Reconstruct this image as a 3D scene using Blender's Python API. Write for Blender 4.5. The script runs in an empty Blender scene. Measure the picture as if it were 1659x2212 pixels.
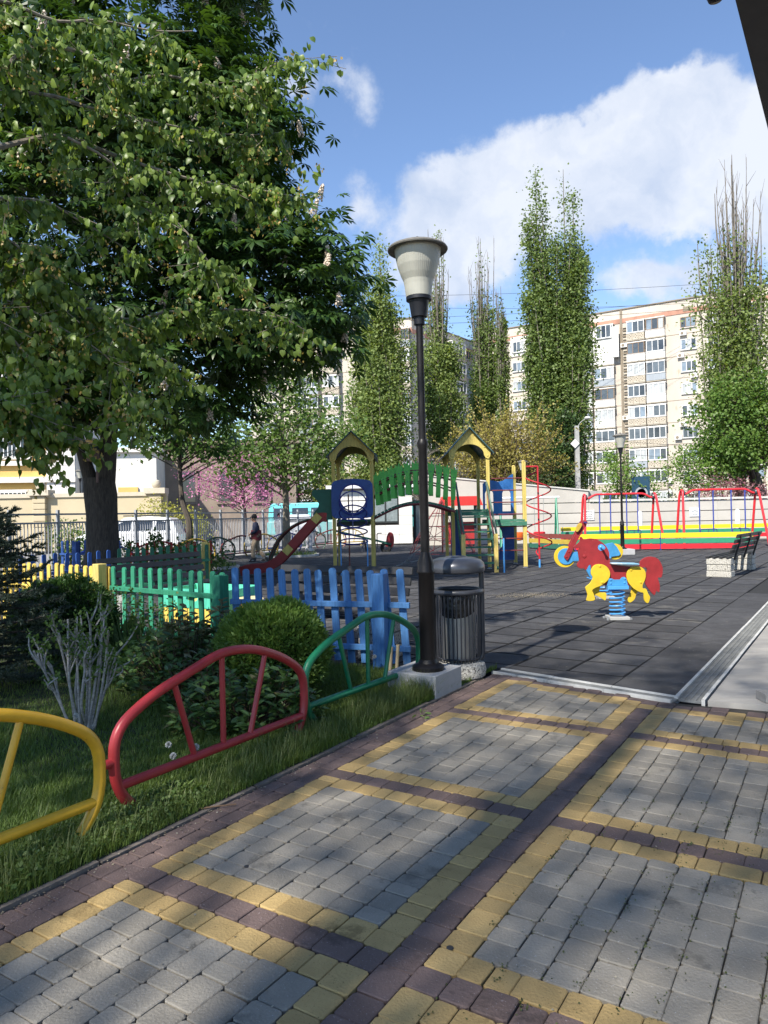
import bpy, math, random
import numpy as np
from mathutils import Vector, Matrix, Euler
R_ = math.radians
rng = np.random.default_rng(7); random.seed(7)
scene = bpy.context.scene
COL = scene.collection

# ------------------------------------------------------------ camera
CAM_H, PITCH, ROLL, F, W, H = 1.5, 0.2, 1.2, 1560.0, 1659.0, 2212.0
_p, _r = R_(PITCH), R_(ROLL)
_fwd = Vector((0, math.cos(_p), math.sin(_p))); _rt = Vector((1, 0, 0)); _up = _rt.cross(_fwd)
RT = _rt*math.cos(_r) - _up*math.sin(_r); UP = _rt*math.sin(_r) + _up*math.cos(_r)
cd = bpy.data.cameras.new('camera'); cam = bpy.data.objects.new('camera', cd); COL.objects.link(cam)
cd.sensor_fit = 'HORIZONTAL'; cd.sensor_width = 36.0; cd.lens = 36.0*F/W
cd.clip_start = 0.05; cd.clip_end = 3000
cam.matrix_world = Matrix((( RT.x, UP.x, -_fwd.x, 0), (RT.y, UP.y, -_fwd.y, 0), (RT.z, UP.z, -_fwd.z, CAM_H), (0, 0, 0, 1)))
scene.camera = cam

def ray(x, y): return RT*(x-W/2) + UP*(H/2-y) + _fwd*F
def G(x, y, z=0.0):            # sight line meets the level z
    d = ray(x, y); return Vector((0, 0, CAM_H)) + d*((z-CAM_H)/d.z)
def D(x, y, Y):                # sight line at distance Y
    d = ray(x, y); return Vector((0, 0, CAM_H)) + d*(Y/d.y)
def onplane(x, y, p0, n):      # sight line meets a vertical plane
    d = ray(x, y); c = Vector((0, 0, CAM_H)); return c + d*((p0-c).dot(n)/d.dot(n))

# ------------------------------------------------------------ sun, sky, exposure
SUN_EL, SUN_AZ = 45.0, 33.0    # sun behind the camera, to its left
to_sun = Vector((-math.sin(R_(SUN_AZ))*math.cos(R_(SUN_EL)), -math.cos(R_(SUN_AZ))*math.cos(R_(SUN_EL)), math.sin(R_(SUN_EL))))
sd = bpy.data.lights.new('sun', 'SUN'); sd.energy = 4.1; sd.angle = R_(0.8); sd.color = (1.0, 0.94, 0.84)
so = bpy.data.objects.new('sun', sd); COL.objects.link(so); so.rotation_euler = to_sun.to_track_quat('Z', 'Y').to_euler()
scene.view_settings.view_transform = 'Standard'; scene.view_settings.look = 'None'
scene.view_settings.exposure = 1.08; scene.view_settings.gamma = 1.0; scene.view_settings.use_curve_mapping = False

wd = bpy.data.worlds.new('World'); scene.world = wd; wd.use_nodes = True
def sky_world():
    nt = wd.node_tree; nt.nodes.clear(); N = nt.nodes.new; L = nt.links.new
    def mth(op, a, b=None, clamp=False):
        m = N('ShaderNodeMath'); m.operation = op; m.use_clamp = clamp
        for i, q in enumerate((a, b)):
            if q is None: continue
            if isinstance(q, (int, float)): m.inputs[i].default_value = q
            else: L(q, m.inputs[i])
        return m.outputs[0]
    sky = N('ShaderNodeTexSky'); sky.sky_type = 'NISHITA'; sky.sun_disc = False
    sky.sun_elevation = R_(SUN_EL); sky.sun_rotation = math.atan2(to_sun.x, to_sun.y); sky.altitude = 0
    sky.air_density = 1.0; sky.dust_density = 0.1; sky.ozone_density = 3.2
    tc = N('ShaderNodeTexCoord'); d = tc.outputs['Generated']
    def noise(vec, sc, det=6, rough=.6):
        n = N('ShaderNodeTexNoise'); n.inputs['Scale'].default_value = sc; n.inputs['Detail'].default_value = det
        n.inputs['Roughness'].default_value = rough; L(vec, n.inputs['Vector']); return n
    def vm(op, a, b):
        m = N('ShaderNodeVectorMath'); m.operation = op
        for i, q in enumerate((a, b)):
            if isinstance(q, (tuple, Vector)): m.inputs[i].default_value = q
            elif isinstance(q, (int, float)): m.inputs['Scale'].default_value = q
            else: L(q, m.inputs[i])
        return m
    w1 = vm('SUBTRACT', noise(d, 5.0, 4).outputs['Color'], (.5, .5, .5)).outputs[0]
    w2 = vm('SUBTRACT', noise(d, 22.0, 5).outputs['Color'], (.5, .5, .5)).outputs[0]
    dw = vm('ADD', vm('ADD', d, vm('SCALE', w1, .11).outputs[0]).outputs[0], vm('SCALE', w2, .05).outputs[0]).outputs[0]
    # cumulus banks: direction (picture point), angular half sizes
    blobs = [((1270, 430), (.26, .085)), ((1010, 510), (.14, .095)), ((1140, 410), (.16, .075)), ((1480, 360), (.20, .10)), ((1620, 330), (.20, .12)), ((1540, 230), (.065, .085)),
             ((1430, 618), (.11, .035)), ((1420, 260), (.12, .05)), ((785, 195), (.046, .040)), ((655, 205), (.060, .030)), ((790, 440), (.045, .036)),
             ((1850, 330), (.20, .10)), ((940, 590), (.09, .035)), ((250, 380), (.22, .05)), ((-700, 480), (.35, .10)), ((2600, 380), (.40, .12))]
    tot = None
    for (px, py), (sx, sz) in blobs:
        c = ray(px, py).normalized()
        off = vm('SUBTRACT', dw, tuple(c)).outputs[0]
        ln = N('ShaderNodeVectorMath'); ln.operation = 'LENGTH'; sc = vm('MULTIPLY', off, (1/sx, 1/sx, 1/sz)).outputs[0]; L(sc, ln.inputs[0])
        v = mth('SUBTRACT', 1.0, ln.outputs['Value'], True)
        if sx < .08 and px < 900: v = mth('MULTIPLY', v, .62)
        tot = v if tot is None else mth('ADD', tot, v)
    # loose scattered cloud over the rest of the sky
    gen = mth('MULTIPLY', mth('SUBTRACT', noise(d, 2.2, 7, .62).outputs['Fac'], .60, True), 1.4)
    fb = noise(d, 13.0, 9, .68).outputs['Fac']
    dens = mth('ADD', mth('ADD', tot, gen), mth('MULTIPLY', mth('SUBTRACT', fb, .5), 1.05))
    mr = N('ShaderNodeMapRange'); mr.interpolation_type = 'SMOOTHSTEP'
    mr.inputs['From Min'].default_value = .10; mr.inputs['From Max'].default_value = .70; L(dens, mr.inputs['Value'])
    cov = mth('MULTIPLY', mr.outputs[0], .90)
    shade = noise(dw, 8.0, 6, .55).outputs['Fac']
    cr = N('ShaderNodeValToRGB'); cr.color_ramp.elements[0].position = .36; cr.color_ramp.elements[1].position = .62
    cr.color_ramp.elements[0].color = (.30, .345, .43, 1); cr.color_ramp.elements[1].color = (.44, .46, .50, 1); L(shade, cr.inputs[0])
    tint = N('ShaderNodeMix'); tint.data_type = 'RGBA'; tint.blend_type = 'MULTIPLY'; tint.inputs[0].default_value = 1.0
    L(sky.outputs[0], tint.inputs[6]); tint.inputs[7].default_value = (.98, .97, 1.0, 1)
    b1 = N('ShaderNodeBackground'); L(tint.outputs[2], b1.inputs['Color']); b1.inputs['Strength'].default_value = .106
    b2 = N('ShaderNodeBackground'); L(cr.outputs[0], b2.inputs['Color']); b2.inputs['Strength'].default_value = 1.0
    mx = N('ShaderNodeMixShader'); L(cov, mx.inputs[0]); L(b1.outputs[0], mx.inputs[1]); L(b2.outputs[0], mx.inputs[2])
    out = N('ShaderNodeOutputWorld'); L(mx.outputs[0], out.inputs['Surface'])
sky_world()

# ------------------------------------------------------------ helpers
def tag(o, label=None, cat=None, group=None, kind=None):
    if label: o['label'] = label
    if cat: o['category'] = cat
    if group: o['group'] = group
    if kind: o['kind'] = kind
    return o
def thing(name, label, cat, loc=(0, 0, 0), rz=0.0, group=None):
    o = bpy.data.objects.new(name, None); COL.objects.link(o); o.location = loc; o.rotation_euler = (0, 0, rz)
    o.empty_display_size = .1
    return tag(o, label, cat, group)
def link(name, me, parent=None, mat=None):
    o = bpy.data.objects.new(name, me); COL.objects.link(o)
    if parent: o.parent = parent
    if mat: me.materials.clear(); me.materials.append(mat)
    return o
def copy_tree(o, parent=None):
    c = o.copy(); COL.objects.link(c); c.parent = parent
    for ch in o.children:
        copy_tree(ch, c)
    return c

class MB:
    def __init__(s): s.v = []; s.f = []; s.m = []; s.mi = 0
    def add(s, vs, fs):
        b = len(s.v); s.v.extend([tuple(q) for q in vs]); s.f.extend([tuple(i+b for i in f) for f in fs]); s.m.extend([s.mi]*len(fs)); return s
    def box(s, c, d, M=None, taper=1.0):
        x, y, z = d[0]/2, d[1]/2, d[2]/2
        vs = [Vector((sx*x*(taper if sz > 0 else 1), sy*y*(taper if sz > 0 else 1), sz*z)) for sz in (-1, 1) for sx, sy in ((-1, -1), (1, -1), (1, 1), (-1, 1))]
        c = Vector(c)
        vs = [(M @ q if M else q)+c for q in vs]
        return s.add(vs, [(3, 2, 1, 0), (4, 5, 6, 7), (0, 1, 5, 4), (1, 2, 6, 5), (2, 3, 7, 6), (3, 0, 4, 7)])
    def beam(s, a, b, w, h, up=(0, 0, 1)):    # box from a to b, w across, h along up
        a, b = Vector(a), Vector(b); d = (b-a); L = d.length; d.normalize(); u = Vector(up)
        side = d.cross(u)
        if side.length < 1e-4: side = d.cross(Vector((0, 1, 0)))
        side.normalize(); u = side.cross(d).normalized()
        M = Matrix((d, side, u)).transposed()
        return s.box((a+b)/2, (L, w, h), M)
    def tube(s, pts, r, n=8, closed=False, caps=True):
        P = [Vector(p) for p in pts]; k = len(P); rs = r if isinstance(r, (list, tuple)) else [r]*k
        rings = []; prev = None
        for i in range(k):
            if closed: t = (P[(i+1) % k]-P[i-1])
            else: t = P[min(i+1, k-1)]-P[max(i-1, 0)]
            t.normalize()
            if prev is None:
                ref = Vector((0, 0, 1)) if abs(t.z) < .9 else Vector((1, 0, 0)); nx = t.cross(ref).normalized()
            else:
                nx = prev - t*prev.dot(t); nx.normalize()
            prev = nx; ny = t.cross(nx)
            rings.append([P[i]+(nx*math.cos(2*math.pi*j/n)+ny*math.sin(2*math.pi*j/n))*rs[i] for j in range(n)])
        vs = [q for rg in rings for q in rg]; fs = []
        for i in range(k if closed else k-1):
            a, b = i*n, ((i+1) % k)*n
            for j in range(n): fs.append((a+j, a+(j+1) % n, b+(j+1) % n, b+j))
        if caps and not closed:
            fs.append(tuple(range(n-1, -1, -1))); fs.append(tuple((k-1)*n+j for j in range(n)))
        return s.add(vs, fs)
    def lathe(s, prof, n=24, c=(0, 0, 0), caps=True, M=None):
        c = Vector(c); vs = []; fs = []; k = len(prof)
        for r, z in prof:
            for j in range(n):
                q = Vector((r*math.cos(2*math.pi*j/n), r*math.sin(2*math.pi*j/n), z)); vs.append((M @ q if M else q)+c)
        for i in range(k-1):
            for j in range(n): fs.append((i*n+j, i*n+(j+1) % n, (i+1)*n+(j+1) % n, (i+1)*n+j))
        if caps:
            if prof[0][0] > 1e-4: fs.append(tuple(range(n-1, -1, -1)))
            if prof[-1][0] > 1e-4: fs.append(tuple((k-1)*n+j for j in range(n)))
        return s.add(vs, fs)
    def prism(s, poly, o, ex, ey, ez, th):   # 2D polygon in axes ex,ey, thickness th along ez centred
        o, ex, ey, ez = Vector(o), Vector(ex), Vector(ey), Vector(ez); n = len(poly)
        A = [o+ex*p[0]+ey*p[1]-ez*th/2 for p in poly]; B = [q+ez*th for q in A]
        fs = [tuple(range(n-1, -1, -1)), tuple(range(n, 2*n))]
        fs += [(i, (i+1) % n, n+(i+1) % n, n+i) for i in range(n)]
        return s.add(A+B, fs)
    def ringplate(s, outer, inner, o, ex, ey, ez, th):  # plate with a hole, equal point counts
        o, ex, ey, ez = Vector(o), Vector(ex), Vector(ey), Vector(ez); n = len(outer)
        f = lambda P, sg: [o+ex*p[0]+ey*p[1]+ez*sg*th/2 for p in P]
        vs = f(outer, -1)+f(inner, -1)+f(outer, 1)+f(inner, 1); fs = []
        for i in range(n):
            j = (i+1) % n
            fs += [(i, n+i, n+j, j), (2*n+i, 2*n+j, 3*n+j, 3*n+i), (i, j, 2*n+j, 2*n+i), (n+j, n+i, 3*n+i, 3*n+j)]
        return s.add(vs, fs)
    def mesh(s, name, mats, smooth=False):
        me = bpy.data.meshes.new(name); me.from_pydata(s.v, [], s.f)
        mats = mats if isinstance(mats, (list, tuple)) else [mats]
        for m in mats: me.materials.append(m)
        if len(mats) > 1: me.polygons.foreach_set('material_index', s.m)
        if smooth:
            me.shade_smooth()
            try: me.set_sharp_from_angle(angle=R_(40))
            except Exception: pass
        me.update(); return me
    def build(s, name, mats, parent=None, smooth=False, bevel=0):
        o = link(name, s.mesh(name, mats, smooth), parent)
        if bevel:
            b = o.modifiers.new('edge', 'BEVEL'); b.width = bevel; b.segments = 2; b.limit_method = 'ANGLE'; b.angle_limit = R_(40)
        return o
def smoothpath(P, n=6):
    P = [Vector(p) for p in P]; out = []
    for i in range(len(P)-1):
        p0, p1, p2, p3 = P[max(i-1, 0)], P[i], P[i+1], P[min(i+2, len(P)-1)]
        for k in range(n):
            t = k/n
            out.append(.5*((2*p1)+(p2-p0)*t+(2*p0-5*p1+4*p2-p3)*t*t+(3*p1-p0-3*p2+p3)*t**3))
    out.append(P[-1]); return out
def fillet(P, rad, n=5):    # round the corners of an open polyline
    P = [Vector(p) for p in P]; out = [P[0]]
    for i in range(1, len(P)-1):
        a = (P[i-1]-P[i]); b = (P[i+1]-P[i]); r = min(rad, a.length*.45, b.length*.45)
        s0 = P[i]+a.normalized()*r; s1 = P[i]+b.normalized()*r
        for k in range(n+1):
            t = k/n; out.append(s0*(1-t)**2+P[i]*2*t*(1-t)+s1*t*t)
    out.append(P[-1]); return out
def npmesh(name, V, Fc, mat, rnd=None, smooth=False):
    me = bpy.data.meshes.new(name); V = np.asarray(V, np.float32); Fc = np.asarray(Fc, np.int32)
    me.vertices.add(len(V)); me.vertices.foreach_set('co', V.ravel())
    k = Fc.shape[1]; me.loops.add(Fc.size); me.loops.foreach_set('vertex_index', Fc.ravel())
    me.polygons.add(len(Fc)); me.polygons.foreach_set('loop_start', np.arange(0, Fc.size, k, dtype=np.int32))
    if rnd is not None:
        a = me.attributes.new('rnd', 'FLOAT', 'FACE'); a.data.foreach_set('value', np.asarray(rnd, np.float32))
    me.materials.append(mat); me.update(calc_edges=True)
    if smooth: me.shade_smooth()
    return me
def leaves(pos, axis, nrm, size, T, Fc):
    pos, axis, nrm = [np.asarray(q, float) for q in (pos, axis, nrm)]
    y = axis/np.linalg.norm(axis, axis=1, keepdims=True)
    x = np.cross(y, nrm); x /= np.linalg.norm(x, axis=1, keepdims=True)+1e-9; z = np.cross(x, y)
    T = np.asarray(T, float); s = np.asarray(size).reshape(-1, 1, 1)
    V = pos[:, None]+s*(T[None, :, 0:1]*x[:, None]+T[None, :, 1:2]*y[:, None]+T[None, :, 2:3]*z[:, None])
    n, k = len(pos), len(T)
    FF = (np.asarray(Fc)[None]+(np.arange(n)*k)[:, None, None]).reshape(-1, len(Fc[0]))
    return V.reshape(-1, 3), FF
def rep(r, k): return np.repeat(r, k)

# ------------------------------------------------------------ materials
MC = {}
def M(name, col, rough=.6, var=.18, scale=6, bump=.0, bscale=60, metal=0, col2=None, streak=None, spec=.4, coord='Object', objvar=.0, attr=False, chips=None, coat=0, speck=None):
    if name in MC: return MC[name]
    m = bpy.data.materials.new(name); m.use_nodes = True; nt = m.node_tree; N = nt.nodes.new; L = nt.links.new
    bs = nt.nodes['Principled BSDF']; bs.inputs['Roughness'].default_value = rough; bs.inputs['Metallic'].default_value = metal
    bs.inputs['Specular IOR Level'].default_value = spec; bs.inputs['Coat Weight'].default_value = coat
    if coord == 'Position':
        tc = N('ShaderNodeNewGeometry')
    else:
        tc = N('ShaderNodeTexCoord')
    vec = tc.outputs[coord]
    mp = N('ShaderNodeMapping'); L(vec, mp.inputs[0])
    if streak: mp.inputs['Scale'].default_value = streak
    n1 = N('ShaderNodeTexNoise'); n1.inputs['Scale'].default_value = scale; n1.inputs['Detail'].default_value = 6; n1.inputs['Roughness'].default_value = .65; L(mp.outputs[0], n1.inputs['Vector'])
    mix = N('ShaderNodeMix'); mix.data_type = 'RGBA'
    c = Vector(col); d = Vector(col2) if col2 else c*(1-var)
    hi = c if col2 else Vector([min(1, q*(1+var*.6)) for q in c])
    mix.inputs[6].default_value = (*d, 1); mix.inputs[7].default_value = (*hi, 1)
    mr = N('ShaderNodeMapRange'); mr.inputs['From Min'].default_value = .3; mr.inputs['From Max'].default_value = .7; L(n1.outputs['Fac'], mr.inputs['Value']); L(mr.outputs[0], mix.inputs[0])
    cur = mix.outputs[2]
    if objvar or attr:
        oi = N('ShaderNodeObjectInfo'); src = oi.outputs['Random']
        if attr:
            at = N('ShaderNodeAttribute'); at.attribute_name = 'rnd'; ad = N('ShaderNodeMath'); ad.operation = 'ADD'; L(src, ad.inputs[0]); L(at.outputs['Fac'], ad.inputs[1])
            fr = N('ShaderNodeMath'); fr.operation = 'FRACT'; L(ad.outputs[0], fr.inputs[0]); src = fr.outputs[0]
        m2 = N('ShaderNodeMapRange'); m2.inputs['To Min'].default_value = 1-objvar; m2.inputs['To Max'].default_value = 1+objvar; L(src, m2.inputs['Value'])
        vmul = N('ShaderNodeVectorMath'); vmul.operation = 'SCALE'; L(cur, vmul.inputs[0]); L(m2.outputs[0], vmul.inputs['Scale']); cur = vmul.outputs[0]
    if speck:   # (colour, scale, threshold)
        vz = N('ShaderNodeTexNoise'); vz.inputs['Scale'].default_value = speck[1]; vz.inputs['Detail'].default_value = 2; L(tc.outputs[coord], vz.inputs['Vector'])
        mr3 = N('ShaderNodeMapRange'); mr3.inputs['From Min'].default_value = speck[2]; mr3.inputs['From Max'].default_value = speck[2]+.05; L(vz.outputs['Fac'], mr3.inputs['Value'])
        mx = N('ShaderNodeMix'); mx.data_type = 'RGBA'; L(mr3.outputs[0], mx.inputs[0]); L(cur, mx.inputs[6]); mx.inputs[7].default_value = (*speck[0], 1); cur = mx.outputs[2]
    if chips:   # (colour, scale, threshold) worn patches
        vz = N('ShaderNodeTexNoise'); vz.inputs['Scale'].default_value = chips[1]; vz.inputs['Detail'].default_value = 8; vz.inputs['Roughness'].default_value = .7; L(mp.outputs[0], vz.inputs['Vector'])
        mr3 = N('ShaderNodeMapRange'); mr3.inputs['From Min'].default_value = chips[2]; mr3.inputs['From Max'].default_value = chips[2]+.06; L(vz.outputs['Fac'], mr3.inputs['Value'])
        mx = N('ShaderNodeMix'); mx.data_type = 'RGBA'; L(mr3.outputs[0], mx.inputs[0]); L(cur, mx.inputs[6]); mx.inputs[7].default_value = (*chips[0], 1); cur = mx.outputs[2]
    L(cur, bs.inputs['Base Color'])
    if bump:
        n2 = N('ShaderNodeTexNoise'); n2.inputs['Scale'].default_value = bscale; n2.inputs['Detail'].default_value = 5; L(mp.outputs[0], n2.inputs['Vector'])
        bp = N('ShaderNodeBump'); bp.inputs['Strength'].default_value = bump; bp.inputs['Distance'].default_value = .01; L(n2.outputs['Fac'], bp.inputs['Height']); L(bp.outputs[0], bs.inputs['Normal'])
    MC[name] = m; return m
def LEAF(name, c1, c2, trans=.35, rough=.5, spec=.35, tcol=None):
    if name in MC: return MC[name]
    m = bpy.data.materials.new(name); m.use_nodes = True; nt = m.node_tree; N = nt.nodes.new; L = nt.links.new
    bs = nt.nodes['Principled BSDF']; out = nt.nodes['Material Output']
    at = N('ShaderNodeAttribute'); at.attribute_name = 'rnd'; oi = N('ShaderNodeObjectInfo')
    ad = N('ShaderNodeMath'); ad.operation = 'ADD'; L(at.outputs['Fac'], ad.inputs[0]); L(oi.outputs['Random'], ad.inputs[1]); fr = N('ShaderNodeMath'); fr.operation = 'FRACT'; L(ad.outputs[0], fr.inputs[0])
    mx = N('ShaderNodeMix'); mx.data_type = 'RGBA'; L(fr.outputs[0], mx.inputs[0]); mx.inputs[6].default_value = (*c1, 1); mx.inputs[7].default_value = (*c2, 1)
    L(mx.outputs[2], bs.inputs['Base Color']); bs.inputs['Roughness'].default_value = rough; bs.inputs['Specular IOR Level'].default_value = spec
    tr = N('ShaderNodeBsdfTranslucent')
    sc = N('ShaderNodeMix'); sc.data_type = 'RGBA'; sc.blend_type = 'MULTIPLY'; sc.inputs[0].default_value = 1; L(mx.outputs[2], sc.inputs[6]); sc.inputs[7].default_value = (*(tcol or (1.5, 1.45, .6)), 1); L(sc.outputs[2], tr.inputs['Color'])
    ms = N('ShaderNodeMixShader'); ms.inputs[0].default_value = trans; L(bs.outputs[0], ms.inputs[1]); L(tr.outputs[0], ms.inputs[2]); L(ms.outputs[0], out.inputs['Surface'])
    MC[name] = m; return m
def paintwood(name, col, worn=(.45, .40, .30), thr=.66):
    return M(name, col, rough=.62, var=.30, scale=9, streak=(7, 7, .8), bump=.35, bscale=18, chips=(worn, 7, thr), objvar=.14, coord='Position')
def paintmetal(name, col, rough=.38, thr=.65, chip=(.12, .07, .05)):
    return M(name, col, rough=rough, var=.22, scale=5, bump=.10, bscale=30, chips=(chip, 17, thr), spec=.5)
blue_w = paintwood('blue_wood_paint', (.065, .19, .42)); green_w = paintwood('green_wood_paint', (.03, .23, .13)); yellow_w = paintwood('yellow_wood_paint', (.70, .50, .10), thr=.7)
red_w = paintwood('red_wood_paint', (.42, .03, .03)); dblue_w = paintwood('dark_blue_wood_paint', (.025, .085, .30))
pale_y = paintwood('pale_yellow_post_paint', (.66, .50, .15), worn=(.5, .45, .3), thr=.64)
yel_m = paintmetal('yellow_metal_paint', (.68, .38, .025)); red_m = paintmetal('red_metal_paint', (.37, .032, .036)); grn_m = paintmetal('green_metal_paint', (.012, .17, .075)); blu_m = paintmetal('blue_metal_paint', (.03, .06, .35))
ltblue_m = paintmetal('light_blue_metal_paint', (.07, .30, .66), thr=.7); navy_m = paintmetal('navy_metal_paint', (.025, .03, .16)); olive_m = paintmetal('olive_metal_paint', (.45, .30, .04)); dgrey_m = paintmetal('dark_grey_metal_paint', (.045, .048, .058), rough=.38, thr=.85)
brn_m = paintmetal('maroon_metal_paint', (.16, .03, .03)); dkgreen_m = paintmetal('dark_green_metal_paint', (.02, .07, .04))
black_lamp = M('black_lamp_paint', (.012, .010, .010), rough=.42, var=.4, scale=12, bump=.5, bscale=25, spec=.3, streak=(1, 1, .3))
black_slat = M('black_slat_paint', (.018, .018, .02), rough=.5, var=.4, scale=10, bump=.2, bscale=25, objvar=.3)
concrete = M('concrete', (.36, .36, .35), rough=.9, var=.2, scale=3, bump=.25, bscale=45, chips=((.22, .22, .21), 3, .62))
plinth_m = M('painted_concrete', (.38, .38, .38), rough=.8, var=.12, scale=5, bump=.3, bscale=60, chips=((.2, .19, .17), 6, .68))
pebble = M('pebble_concrete', (.50, .48, .43), rough=.9, var=.5, scale=55, bump=1.0, bscale=70, speck=((.12, .11, .10), 60, .56))
steel = M('galvanised_steel', (.42, .43, .44), rough=.42, var=.25, scale=8, metal=.75, streak=(3, 3, .6))
white_p = M('white_paint', (.76, .76, .75), rough=.55, var=.06, scale=4)
white_car = M('white_car_paint', (.72, .73, .75), rough=.25, var=.03, spec=.5, coat=.4)
glass_dk = M('dark_glass', (.018, .022, .028), rough=.06, var=.3, spec=.8)
rubber_blk = M('black_rubber', (.02, .02, .02), rough=.85, var=.2)
bark_d = M('chestnut_bark', (.060, .050, .042), rough=.95, var=.55, scale=9, bump=1.0, bscale=9, streak=(3.5, 3.5, .7))
bark_l = M('pale_bark', (.22, .19, .15), rough=.95, var=.45, scale=8, bump=.6, bscale=14, streak=(3, 3, .8))
# ============================================================ THE SETTING
def flat(name, poly, z, mat, th=.0, kind='structure'):
    mb = MB()
    if th: mb.prism([(p[0], p[1]) for p in poly], (0, 0, z-th/2), (1, 0, 0), (0, 1, 0), (0, 0, 1), th)
    else: mb.add([(p[0], p[1], z) for p in poly], [tuple(range(len(poly)))])
    return tag(mb.build(name, mat), kind=kind)
asphalt = M('asphalt', (.10, .10, .10), rough=.95, var=.3, scale=.6, bump=.3, bscale=60)
flat('ground', [(-900, -60), (900, -60), (900, 1500), (-900, 1500)], -.10, asphalt)

def inpoly(x, y, P):
    c = False; n = len(P)
    for i in range(n):
        x1, y1 = P[i][:2]; x2, y2 = P[i-1][:2]
        if (y1 > y) != (y2 > y) and x < (x2-x1)*(y-y1)/(y2-y1)+x1: c = not c
    return c
def visible(p, m=30):
    v = Vector(p)-Vector((0, 0, CAM_H)); z = v.dot(_fwd)
    if z < .2: return False
    x = W/2+F*v.dot(RT)/z; y = H/2-F*v.dot(UP)/z
    return -m < x < W+m and -m < y < H+m

# ---- paving: rows of blocks, a along the kerb, b across
A_ANG = R_(57.8); av = Vector((math.cos(A_ANG), math.sin(A_ANG), 0)); bv = Vector((math.sin(A_ANG), -math.cos(A_ANG), 0))
def UW(u, w, z=0): return av*u+bv*w+Vector((0, 0, z))
DR0, DR1 = Vector((1.00, 6.78, 0)), Vector((2.17, 5.66, 0))     # near edge of the front drain
dr_d = (DR1-DR0).normalized(); dr_n = Vector((-dr_d.y, dr_d.x, 0))   # points away from the camera
if dr_n.y < 0: dr_n = -dr_n
SL0, SL1 = Vector((2.36, 5.50, 0)), Vector((3.25, 5.10, 0))     # near edge of the concrete slab
sl_d = (SL1-SL0).normalized(); sl_n = Vector((-sl_d.y, sl_d.x, 0))
pave_bed = M('paving_sand', (.045, .040, .034), rough=1, var=.5, scale=14, bump=.4, bscale=80, chips=((.05, .075, .02), 7, .60))
paving = flat('brick_paving', [(-6, -8), (9, -8), (9, 4.2), (3.3, 5.12), (2.30, 5.58), (1.02, 6.82), tuple(UW(6.15, -2.76)[:2]), tuple(UW(-2, -2.76)[:2]), (-6, -1)], -.016, pave_bed, th=.08)
def paver_mat(name, col, col2, sp):
    return M(name, col, rough=.93, col2=col2, scale=7, bump=.5, bscale=95, objvar=.15, attr=True, speck=sp, chips=(tuple(q*.70 for q in col2), 2.6, .58), coord='Position')
P_GREY = paver_mat('grey_paver', (.272, .246, .203), (.205, .187, .156), ((.36, .36, .35), 160, .67))
P_YEL = paver_mat('yellow_paver', (.42, .295, .125), (.34, .235, .095), ((.17, .12, .05), 140, .66))
P_PUR = paver_mat('purple_paver', (.155, .108, .096), (.112, .080, .072), ((.30, .26, .26), 150, .67))
def paver_geo(l, w):     # rounded, bevelled block, top at z=0
    r = .011; bvv = .0034; h = .06; g = .0031; x, y = l/2-g, w/2-g
    def ring(ins, z):
        out = []
        for sx, sy in ((1, 1), (-1, 1), (-1, -1), (1, -1)):
            cx, cy = sx*(x-r-ins), sy*(y-r-ins)
            for k in range(2):
                ang = {(1, 1): 0, (-1, 1): 90, (-1, -1): 180, (1, -1): 270}[(sx, sy)]+15+60*k
                out.append((cx+r*1.15*math.cos(R_(ang)), cy+r*1.15*math.sin(R_(ang)), z))
        return out
    vs = ring(0, -h)+ring(0, -bvv)+ring(bvv, 0); fs = [tuple(range(16, 24))]
    for a in (0, 8):
        for j in range(8): fs.append((a+j, a+(j+1) % 8, a+8+(j+1) % 8, a+8+j))
    return vs, fs
PAV = []   # (u,w,lu,lw,color)
def strip_u(u0, u1, w0, w1, mat, lens=(.082, .092, .108, .122, .122, .155)):
    u = u0
    while u < u1-.01:
        l = random.choice(lens)
        if u1-u-l < .07: l = u1-u
        if l > .24: l = l/2
        PAV.append((u+l/2, (w0+w1)/2, l, w1-w0, mat)); u += l
def strip_w(w0, w1, u0, u1, mat, lens=(.082, .092, .108, .122, .122, .155)):
    w = w0
    while w < w1-.01:
        l = random.choice(lens)
        if w1-w-l < .07: l = w1-w
        if l > .24: l = l/2
        PAV.append(((u0+u1)/2, w+l/2, u1-u0, l, mat)); w += l
RW = .1223; HP = .061
us = [-2.1, -.70, .66, 2.03, 3.40, 4.935]; UEND = 7.0
ws = [-1.267, .078, 1.42, 2.77, 4.115, 5.46, 6.8]
for k in range(2): strip_u(-2.2, UEND, -2.75+.1*k, -2.65+.1*k, P_PUR)
for wc in ws: strip_u(-2.2, UEND, wc-HP, wc+HP, P_PUR)
wbands = [(-2.55, ws[0]-HP)]+[(ws[i]+HP, ws[i+1]-HP) for i in range(len(ws)-1)]
ubands = [(us[i]+HP, us[i+1]-HP) for i in range(len(us)-1)]+[(us[-1]+HP, UEND)]
for (w0, w1) in wbands:
    for uc in us: strip_w(w0, w1, uc-HP, uc+HP, P_PUR)
    n = max(1, round((w1-w0)/RW)); rw = (w1-w0)/n
    for (u0, u1) in ubands:
        last = u1 == UEND
        strip_u(u0, u1, w0, w0+rw, P_YEL); strip_u(u0, u1, w1-rw, w1, P_YEL)
        strip_w(w0+rw, w1-rw, u0, u0+RW, P_YEL)
        if not last: strip_w(w0+rw, w1-rw, u1-RW, u1, P_YEL)
        for k in range(1, n-1): strip_u(u0+RW, u1-(0 if last else RW), w0+rw*k, w0+rw*(k+1), P_GREY)
items = []
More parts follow.
